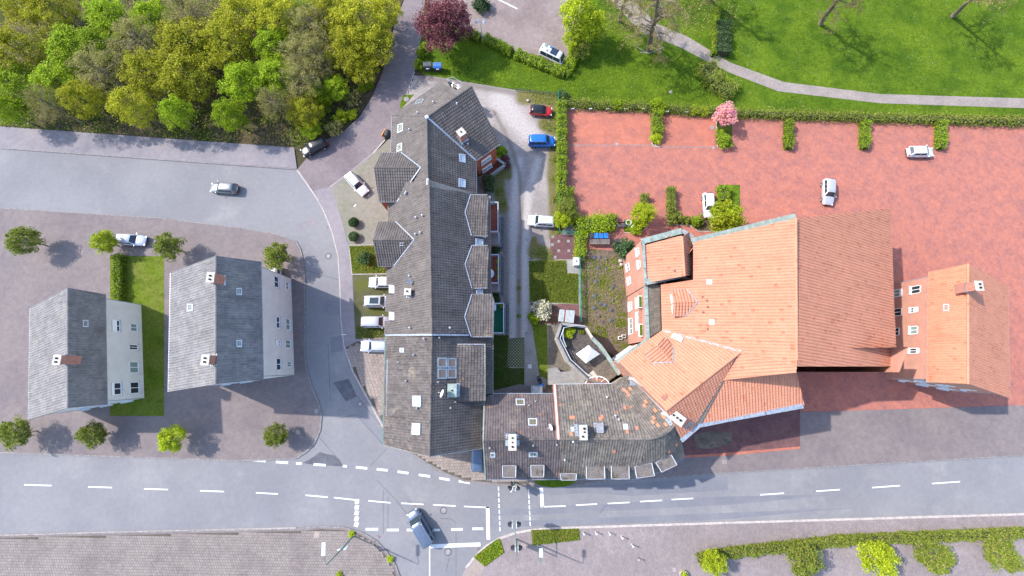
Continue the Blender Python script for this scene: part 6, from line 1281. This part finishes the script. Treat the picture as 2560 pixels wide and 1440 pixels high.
def wheelie(px, py, lid, label, rz=0.0, z=.09, sc=1.0):
    r = thing('wheelie_bin', at(px, py, .9, z), label, 'bin', None, rz); r.scale = (sc,) * 3
    MB().add([(-.2, -.24, .05), (.2, -.24, .05), (.2, .2, .05), (-.2, .2, .05), (-.27, -.34, .98), (.27, -.34, .98), (.27, .3, .98), (-.27, .3, .98)], [(3, 2, 1, 0), (0, 1, 5, 4), (1, 2, 6, 5), (2, 3, 7, 6), (3, 0, 4, 7), (4, 5, 6, 7)]).build('container', 'bin_black' if lid != 'bin_blue' else 'bin_blue', r, world=False)
    MB().box((0, -.03, 1.02), (.58, .74, .08)).build('lid', lid, r, world=False, bevel=.03); MB().box((0, .37, .95), (.4, .06, .06)).build('handle', 'black_plastic', r, world=False)
    for x in (-.22, .22): w_ = MB().lathe([(.1, -.03), (.1, .03)], (0, 0, 0), 10).build('wheel', 'tyre', r, world=False); w_.rotation_euler = (0, R(90), 0); w_.location = (x, .26, .1)
for k, (a, m_, l) in enumerate(((1478, 'bin_black', 'black wheelie bin at the left end of the blue bins'), (1490, 'bin_blue', 'blue wheelie bin next to the black one'), (1502, 'bin_blue', 'middle one of the three blue wheelie bins'), (1514, 'bin_blue', 'rightmost blue wheelie bin'))): wheelie(a, 590, m_, l, 0, sc=1.15)
wheelie(1543, 602, 'bin_black', 'upper of two black wheelie bins by the evergreen', 1.5); wheelie(1545, 615, 'bin_black', 'lower of two black wheelie bins by the evergreen', 1.4); wheelie(1352, 962, 'bin_blue', 'blue bin in the narrow back yard', .4, .07); wheelie(1347, 946, 'bin_black', 'black bin behind the back yard path', .2, .07); wheelie(1350, 953, 'bin_black', 'dark bin between blue and black yard bins', .3, .07)
r = thing('fallen_bin', at(968, 336, .4, .06), 'dark round tub with orange board leaning at the house corner', 'tub'); MB().tube([(-.1, -.5, .45), (.15, .6, .45)], .5, 14).build('tub', 'bin_black', r, world=False); MB().box((-.5, .15, .5), (.12, 1.3, .7), -.45).build('board', 'orange_board', r, world=False)
def wood_box(px, lab):
    r = thing('storage_box', at(px, 605, .5, .09), lab, 'box'); MB().box((0, 0, .45), (1.5, .9, .9)).build('box', 'wood', r, world=False)
    for k in range(5): MB().box((0, -.4 + k * .21, .93), (1.6, .19, .05)).build('plank', 'felt_lichen', r, world=False)
wood_box(1486, 'left wooden storage box below the blue bins'); wood_box(1510, 'right wooden storage box below the blue bins')
r = thing('garden_bench', at(1552, 563, .5, .09), 'grey wooden garden bench beside the planting bed', 'bench', None, .05)
for k in range(4): MB().box((0, -.25 + k * .14, .45), (1.5, .11, .04)).build('seat_slat', 'slate_piece', r, world=False)
for k in range(3): MB().box((0, .33 + k * .03, .6 + k * .14), (1.5, .04, .11)).build('back_slat', 'slate_piece', r, world=False)
for x in (-.65, .65):
    for y in (-.25, .3): MB().box((x, y, .22), (.07, .07, .45)).build('leg', 'slate_piece', r, world=False)
for k, (a, b) in enumerate(((1571, 557), (1585, 570))):
    o = thing('planter_ring', at(a, b, .1, .12), ('pale round ring planter nearer the bench', 'pale round ring planter nearer the path')[k], 'planter'); pts = [(math.cos(t) * .42, math.sin(t) * .42, .1) for t in [2 * math.pi * i / 16 for i in range(17)]]; MB().tube(pts, .09, 6, False).build('ring', 'light_sill', o, world=False)
# bollards
for k, (a, b) in enumerate(((1457, 1329), (1488, 1328), (1521, 1329), (1552, 1339), (1578, 1359), (1592, 1392))):
    r = thing('bollard', at(a, b, 0, .1), ('leftmost pale bollard at the verge end', 'second pale bollard from the verge', 'third pale bollard from the verge', 'fourth bollard where the row turns down', 'fifth bollard with wide head', 'lowest bluish bollard of the row')[k], 'bollard', 'bollards along the plaza edge')
    MB().lathe([(.055, 0), (.055, .85)], (0, 0, 0), 10).build('post', 'lamp_white' if k < 5 else 'steel', r, world=False); MB().lathe([(.1, .85), (.12, .9), (.1, 1.0), (.03, 1.04)], (0, 0, 0), 12).build('head', 'lamp_white' if k < 5 else 'steel', r, world=False)
# lamps
def best_h(base, top, lo=2, hi=14):
    b = G(*base); return min((((G(*top, h).x - b.x) ** 2 + (G(*top, h).y - b.y) ** 2), h) for h in [lo + .05 * k for k in range(int((hi - lo) / .05))])[1]
def lamp(base, top, head_a, head_b, label, mat='mast_green', z=.1):
    b = at(*base, 0, z); h = best_h(base, top); r = thing('street_lamp', b, label, 'street lamp'); a1 = G(*head_a, h) - b; a2 = G(*head_b, h + .1) - b; t = Vector((0, 0, h - .3))
    MB().tube([(0, 0, 0), (0, 0, h * .5), tuple(t), tuple(t + Vector((0, 0, .25)) + a1 * Vector((.1, .1, 0)).length if False else t + Vector((a1.x * .15, a1.y * .15, .22))), (a1.x, a1.y, h - .02)], [.11, .085, .06, .05, .045], 8).build('mast', mat, r, world=False)
    d = (a2 - a1); MB().bar((a1.x, a1.y, h), (a2.x, a2.y, h + .05), .42, .16).build('lamp_head', 'lamp_white', r, world=False, bevel=.04); MB().box((a2.x - d.x * .3, a2.y - d.y * .3, h - .1), (.25, .5, .05), math.atan2(d.y, d.x) - R(90)).build('lamp_glass', 'sky_glass', r, world=False); return r, h
lr, lh = lamp((885, 1339), (817, 1416), (810, 1388), (810, 1356), 'tall green street lamp curving over the lower left pavement')
for hh, dx, w_ in ((4.2, .0, 1.1), (3.4, .1, .7)): MB().box((dx, -.08, hh), (w_, .05, .5), .1).build('road_sign', 'lamp_white', lr, world=False)
lamp((1345, 1360), (1353, 1411), (1353, 1392), (1353, 1371), 'slim street lamp behind the long road verge')
r = thing('twin_lamp', at(1206, 104, 0, .07), 'blue twin headed lamp beside the car park hedge', 'street lamp'); h = best_h((1206, 104), (1201, 55), 2, 9); MB().tube([(0, 0, 0), (0, 0, h)], [.07, .05], 8).build('mast', 'roller_blue', r, world=False)
for s in (-1, 1):
    MB().tube([(0, 0, h), (s * .25, 0, h + .45), (s * .6, 0, h + .4), (s * .65, 0, h + .1)], .035, 6).build('arm', 'roller_blue', r, world=False); MB().lathe([(.08, .15), (.3, -.05), (.28, -.1)], (s * .65, 0, h), 12).build('lamp_shade', 'roller_blue', r, world=False)
def signal(px, py, rz, h, label, arm=None, z=.1, heads=()):
    r = thing('traffic_light', at(px, py, 0, z), label, 'traffic light'); MB().tube([(0, 0, 0), (0, 0, h)], [.1, .08], 8).build('mast', 'mast_green', r, world=False)
    if arm: MB().tube([(0, 0, h - .2), (arm.x * .2, arm.y * .2, h), (arm.x, arm.y, h + .05)], .06, 6).build('arm', 'mast_green', r, world=False)
    for x, y, z_, a, n in heads:
        c = Vector((x, y, z_)); d = Vector((math.cos(a), math.sin(a), 0)); o = MB().box(c, (.32, .36, .32 * n), a).build('signal_head', 'bin_black', r, world=False)
        MB().box(c - d * .22, (.05, .62, .32 * n + .3), a).build('backboard', 'lamp_white', o, world=False)
        for k in range(n): MB().tube([c + d * .16 + Vector((0, 0, .32 * (k - (n - 1) / 2))), c + d * .36 + Vector((0, 0, .32 * (k - (n - 1) / 2) + .02))], .13, 10, False).build('visor', 'bin_black', o, world=False)
    return r
b = at(1291, 1347, 0, .1); ae = G(1286, 1312, 5.6) - b; signal(1291, 1347, 0, 5.6, 'traffic light mast reaching over the main road by the verge', ae, heads=[(ae.x + s * .5, ae.y, 5.3, 0 if s > 0 else math.pi, 3) for s in (-1, 1)] + [(s * .42, -.1, 2.6, 0 if s > 0 else math.pi, 3) for s in (-1, 1)])
signal(1285, 1204, 0, 3.4, 'traffic light in front of the plum tiled house', None, heads=[(-.5, -.1, 2.9, 2.6, 3), (.45, -.1, 2.8, -.3, 3), (-.25, .25, 2.4, 2.0, 2)])
def signpost(px, py, label, h=2.2, w_=.6, hh=.6, rz=0, z=.1, mat='lamp_white'):
    r = thing('sign_post', at(px, py, 0, z), label, 'sign', None, rz); MB().tube([(0, 0, 0), (0, 0, h)], .03, 6).build('post', 'steel', r, world=False); MB().box((0, -.04, h - hh / 2), (w_, .03, hh)).build('plate', mat, r, world=False)
signpost(1748, 1400, 'white sign on a pole beside the low plaza hedge', 2.6, .8, .5, -.6); signpost(1765, 1420, 'white notice board at the lower right tree', 1.6, 1.2, .9, -.5); signpost(872, 838, 'small sign at the end of the parking bays footpath', 2.0, .7, .2, 0, .1)
for k in range(9): 
    px = (1430, 1476, 1519, 1563, 1608, 1667, 1716, 1772, 1794)[k]; py = (273, 273, 273, 273, 273, 280, 281, 283, 283)[k]
    r = thing('bay_sign', at(px, py, .5, .1), ('first', 'second', 'third', 'fourth', 'fifth', 'sixth', 'seventh', 'eighth', 'ninth')[k] + ' small white bay sign from the left along the court hedge', 'sign', 'bay signs of the court'); MB().box((0, 0, .3), (.04, .04, .6)).build('stake', 'steel', r, world=False); MB().box((0, -.05, .6), (.5, .1, .18)).build('plate', 'lamp_white', r, world=False)
r = thing('round_planter', at(1708, 1436, .3, .1), 'round stone planter with yellow plants at the lower edge', 'planter'); MB().lathe([(.5, 0), (.6, .5), (.5, .5), (.45, .35)], (0, 0, 0), 18).build('bowl', 'stone', r, world=False); C = NR.normal(size=(300, 3)) * .2; C[:, 2] = np.abs(C[:, 2]) + .45; link('plants', leaf_mesh('pl', C, .1, 'leaf_lime'), r)['kind'] = 'stuff'
for px, py, lb in ((879, 1335, 'young weed tuft at the foot of the lamp mast'), (975, 1397, 'small weed tuft at the rounded kerb'), (848, 1437, 'weed tuft at the lower picture edge')): bush('lime', 'weed', px, py, .4, lb, .4, cat='weed', z0=.1)
# fences
def fence(px, h, label, mat='fence_green', z=.06, gap=2.3, wires=5):
    P = [G(a, b) for a, b in px]; r = thing('wire_fence', (P[0].x, P[0].y, z), label, 'fence')
    for a, b in zip(P[:-1], P[1:]):
        n = max(1, round((b - a).length / gap))
        for k in range(n + 1): q = a.lerp(b, k / n); MB().box((q.x, q.y, z + h / 2), (.07, .07, h)).build('post', mat, r)
        mb = MB(); [mb.bar((a.x, a.y, z + h * (k + .5) / wires), (b.x, b.y, z + h * (k + .5) / wires), .025, .025) for k in range(wires)]; mb.bar((a.x, a.y, z + h), (b.x, b.y, z + h), .06, .05); mb.build('wire_panel', mat, r)
fence([(1394, 240), (1396, 340), (1397, 450), (1397, 580)], 1.2, 'green wire fence between gravel drive and court hedge'); fence([(1397, 584), (1446, 586), (1448, 690), (1450, 806)], 1.2, 'green wire fence round the garden lawn'); fence([(1290, 227), (1392, 238)], .5, 'low dark wire fence at the lawn edge', 'slate_piece', wires=2); fence([(1229, 440), (1229, 500)], 1.0, 'green wire fence beside the grey house wall'); fence([(1456, 700), (1458, 805)], .6, 'low dark wire along the vegetable garden', 'slate_piece', wires=2)
# retaining wall and steps by the wing, planter rings
r = thing('retaining_wall', at(1240, 425, 0, .03), 'low concrete wall round the sunken entry of the wing', 'wall'); P = [G(a, b, .9) for a, b in ((1242, 397), (1263, 412), (1218, 445), (1214, 470))]; mb = MB(); [mb.bar(Vector((a.x, a.y, .5)), Vector((c_.x, c_.y, .5)), .28, 1.0) for a, c_ in zip(P[:-1], P[1:])]; mb.build('wall_run', 'concrete', r); mb = MB(); [mb.bar(Vector((a.x, a.y, 1.04)), Vector((c_.x, c_.y, 1.04)), .36, .07) for a, c_ in zip(P[:-1], P[1:])]; mb.build('coping', 'lead', r)
q = [G(a, b, .05) for a, b in ((1236, 398), (1260, 413), (1217, 444), (1200, 450))]; MB().prism([(p.x, p.y) for p in q], .03, .06).build('landing', 'terracotta', r)
for nm, ys, xx, lb in (('a', [543 + 7.2 * k for k in range(12)], 1257, 'row of round concrete planter rings below the upper balcony'), ('b', [640 + 7.2 * k for k in range(14)], 1257, 'row of round concrete planter rings below the middle balcony'), ('c', [760 + 7.4 * k for k in range(11)], 1269, 'row of round concrete planter rings beside the green balcony')):
    r = thing('planter_wall', at(xx, ys[0], 0, .03), lb, 'planter wall')
    me = None
    for k, y in enumerate(ys):
        g = G(xx + (k % 2) * 1.5, y, .4)
        if me is None: me = MB().lathe([(.2, 0), (.2, .4), (.15, .4), (.14, .28)], (0, 0, 0), 12).mesh('planter_ring', 'stone_ring')
        o = link('planter_ring', me, r); o.location = Vector((g.x, g.y, .03)) - wloc(r)
    q = [G(a, b, .1) for a, b in ((xx - 8, ys[0]), (xx - 4, ys[0]), (xx - 4, ys[-1]), (xx - 8, ys[-1]))]; MB().prism([(p.x, p.y) for p in q], .03, .12).build('paved_edge', 'lead', r)
# balcony things
def on_balcony(px, py, mk, name, label, cat): r = thing(name, Vector((G(px, py, 3.4).x, G(px, py, 3.4).y, 3.0)), label, cat); mk(r); return r
def mk_table(r): MB().lathe([(.75, .68), (.75, .74)], (0, 0, 0), 18).build('tabletop', 'white_cloth', r, world=False); MB().lathe([(.05, .05), (.05, .7)], (0, 0, 0), 8).build('leg', 'steel', r, world=False); MB().lathe([(.3, 0), (.3, .05)], (0, 0, 0), 12).build('base', 'steel', r, world=False)
def mk_chair(r):
    MB().box((0, 0, .45), (.5, .5, .06)).build('seat', 'blue_cloth', r, world=False, bevel=.02); MB().box((.25, 0, .75), (.06, .5, .6)).build('backrest', 'blue_cloth', r, world=False, bevel=.02)
    for x in (-.2, .2):
        for y in (-.2, .2): MB().box((x, y, .22), (.04, .04, .45)).build('leg', 'steel', r, world=False)
def mk_pot(r): MB().lathe([(.12, 0), (.17, .3), (.13, .3)], (0, 0, 0), 12).build('pot', 'terracotta', r, world=False); C = NR.normal(size=(160, 3)) * .13; C[:, 2] = np.abs(C[:, 2]) + .3; link('plant', leaf_mesh('p', C, .07, 'leaf_lime'), r)
def mk_box(r): MB().box((0, 0, .4), (.6, 1.0, .8)).build('box', 'white_pvc', r, world=False, bevel=.03); MB().box((0, 0, .83), (.66, 1.06, .06)).build('lid', 'light_sill', r, world=False)
on_balcony(1223, 685, mk_table, 'garden_table', 'white round table on the middle balcony', 'table'); on_balcony(1232, 686, mk_chair, 'garden_chair', 'blue chair at the white balcony table', 'chair'); on_balcony(1222, 668, mk_chair, 'garden_chair', 'dark blue chair above the white balcony table', 'chair')
on_balcony(1245, 652, mk_pot, 'potted_plant', 'yellow potted plant at the upper end of the middle balcony', 'potted plant'); on_balcony(1245, 672, mk_pot, 'potted_plant', 'yellow potted plant at the middle of the middle balcony rail', 'potted plant'); on_balcony(1245, 692, mk_pot, 'potted_plant', 'potted plant at the lower end of the middle balcony', 'potted plant')
on_balcony(1235, 768, mk_box, 'storage_chest', 'white chest on the green balcony', 'chest'); on_balcony(1254, 765, mk_pot, 'potted_plant', 'potted plant in the corner of the green balcony', 'potted plant')
for k, (a, b, m_, s) in enumerate(((1419, 830, 'lime', .75), (1433, 827, 'bright', .4), (1453, 829, 'mix', .4), (1416, 860, 'olive', .35))): bush(m_, 'potted_plant', a, b, s, ('large yellow-green plant on the roof terrace', 'small green plant on the roof terrace', 'pale plant by the terrace screen', 'brownish plant at the lower terrace rail')[k], s * 1.2, 'potted plant', z0=3.05).location.xy = G(a, b, 3.5).xy
# garden shed, tank, scattered pieces
r = thing('garden_shed', at(1416, 790, 0, .06), 'small shed with pale corrugated roof beside the annex', 'shed'); P = [G(a, b, 2.1) for a, b in ((1399, 774), (1437, 777), (1434, 808), (1396, 803))]; MB().prism(offset_poly([(p.x, p.y) for p in P], .15), .06, 1.95).build('wall', 'wood', r)
for k in range(12):
    a, c_ = P[0].lerp(P[1], (k + .5) / 12), P[3].lerp(P[2], (k + .5) / 12); MB().tube([a + Vector((0, 0, .15)), c_], .12, 6).build('corrugated_sheet' if k != 4 else 'rusty_sheet', 'corrugated' if k != 4 else 'terracotta', r)
r = thing('water_tank', at(1440, 655, .6, .07), 'white plastic tank on the paved garden corner', 'tank'); MB().box((0, 0, .6), (.9, 1.3, 1.1)).build('tank', 'white_pvc', r, world=False, bevel=.12); MB().lathe([(.15, 1.14), (.15, 1.2)], (0, 0, 0), 10).build('cap', 'bin_black', r, world=False)
r = thing('lean_to', at(1340, 975, 0, .06), 'small barrel roofed lean-to in the back yard', 'shed'); n = 7; c = Vector((0, 0, 1.6)); mb = MB()
for k in range(n): t0, t1 = math.pi * k / n, math.pi * (k + 1) / n; mb.add([(-.9 * math.cos(t0), -.7, 1.5 + .4 * math.sin(t0)), (-.9 * math.cos(t1), -.7, 1.5 + .4 * math.sin(t1)), (-.9 * math.cos(t1), .7, 1.5 + .4 * math.sin(t1)), (-.9 * math.cos(t0), .7, 1.5 + .4 * math.sin(t0))], [(0, 1, 2, 3)])
mb.build('roof', 'zinc', r, world=False); MB().box((0, 0, .75), (1.7, 1.3, 1.5)).build('wall', 'wood', r, world=False)
for k in range(16):
    a, b = sorted([(1487, 645), (1500, 643), (1516, 648), (1496, 668), (1516, 674), (1490, 705), (1488, 740), (1532, 752), (1500, 760), (1513, 764), (1528, 775), (1507, 805), (1531, 718), (1486, 770), (1498, 790), (1527, 800)], key=lambda q: q[1])[k]
    p = at(a, b, .05, .12); mb = MB(); s = RNG.uniform(.5, 1.0); n = 7; ring = [(math.cos(t) * s * RNG.uniform(.35, .6), math.sin(t) * s * RNG.uniform(.6, 1.0) * .6, RNG.uniform(0, .06)) for t in [2 * math.pi * i / n for i in range(n)]]; mb.add(ring + [(0, 0, .16)], [(i, (i + 1) % n, n) for i in range(n)]); o = mb.build('plastic_sheet', 'slate_piece'); o.location = p; o.rotation_euler.z = RNG.uniform(0, 3); tag(o, 'dark plastic sheet in the vegetable garden, %s from its top' % ('first second third fourth fifth sixth seventh eighth ninth tenth eleventh twelfth thirteenth fourteenth fifteenth sixteenth'.split()[k]), 'plastic sheet', 'plastic sheets in the garden')
for k, (a, b) in enumerate(((1550, 845), (1559, 841))): r = thing('flower_trough', at(a, b, .2, .1), ('white trough at the garden edge, left one', 'white trough at the garden edge, right one')[k], 'trough'); MB().box((0, 0, .15), (.6, .5, .3)).build('trough', 'white_pvc', r, world=False); MB().box((0, 0, .31), (.48, .38, .03)).build('soil', 'soil', r, world=False)
for k, (a, b, s) in enumerate(((1320, 252, .45), (1551, 652, .6), (1553, 662, .5), (1323, 644, .25))):
    me = MB().lathe([(.1, 0), (.5, .1), (.55, .35), (.35, .6), (.1, .68)], (0, 0, 0), 9); o = me.build('boulder', 'stone'); o.location = at(a, b, .1, .05); o.scale = (s * 1.2, s, s); tag(o, ('grey boulder in the weeds above the red car', 'pale stone at the salmon wall foot', 'second pale stone at the salmon wall foot', 'small stone at the garden lawn corner')[k], 'stone')
# car park line, forecourt paint
cp = bpy.data.objects['car_park']
A0, B0 = G(1245, -2, .078), G(1293, 22, .078); d = B0 - A0; n_ = Vector((-d.y, d.x, 0)).normalized() * .12; MB().poly([A0 - n_, B0 - n_, B0 + n_, A0 + n_]).build('bay_line', 'road_paint', cp)
fc = bpy.data.objects['forecourt']
for a, b in (((885, 517), (890, 511)), ((920, 491), (924, 486))): A0, B0 = G(*a, .106), G(*b, .106); d = B0 - A0; n_ = Vector((-d.y, d.x, 0)).normalized() * .1; MB().poly([A0 - n_, B0 - n_, B0 + n_, A0 + n_]).build('paint_mark', 'road_paint', fc)
# left plaza beyond the picture: street trees and parking marks
for k, (a, b) in enumerate(((690, 640), (60, 600), (250, 600), (420, 615), (740 - 60, 1090), (420, 1100), (220, 1090), (30, 1085))): plant(('mixsmall', 'mixsmall', 'limesmall', 'mixsmall', 'mixsmall', 'limesmall', 'mixsmall', 'mixsmall')[k], 'street_tree', a, b, 3.2, ('first street tree at the upper plaza corner', 'second street tree at the far left road edge', 'third street tree left of the pale blue car', 'fourth street tree right of the pale blue car', 'street tree at the lower plaza corner', 'street tree below the grey block', 'street tree below the pale house', 'street tree at the lower far left')[k], 'tree', RNG.uniform(.8, 1.3))
hedge('hedge', [(300, 640), (300, 1000)], 1.0, 1.2, 'leaf_hedge', 'clipped hedge between the two left houses', z0=.1)
sheet('house_lawn', [(275, 640), (410, 640), (410, 1040), (275, 1040)], .115, 'lawn_clipped')
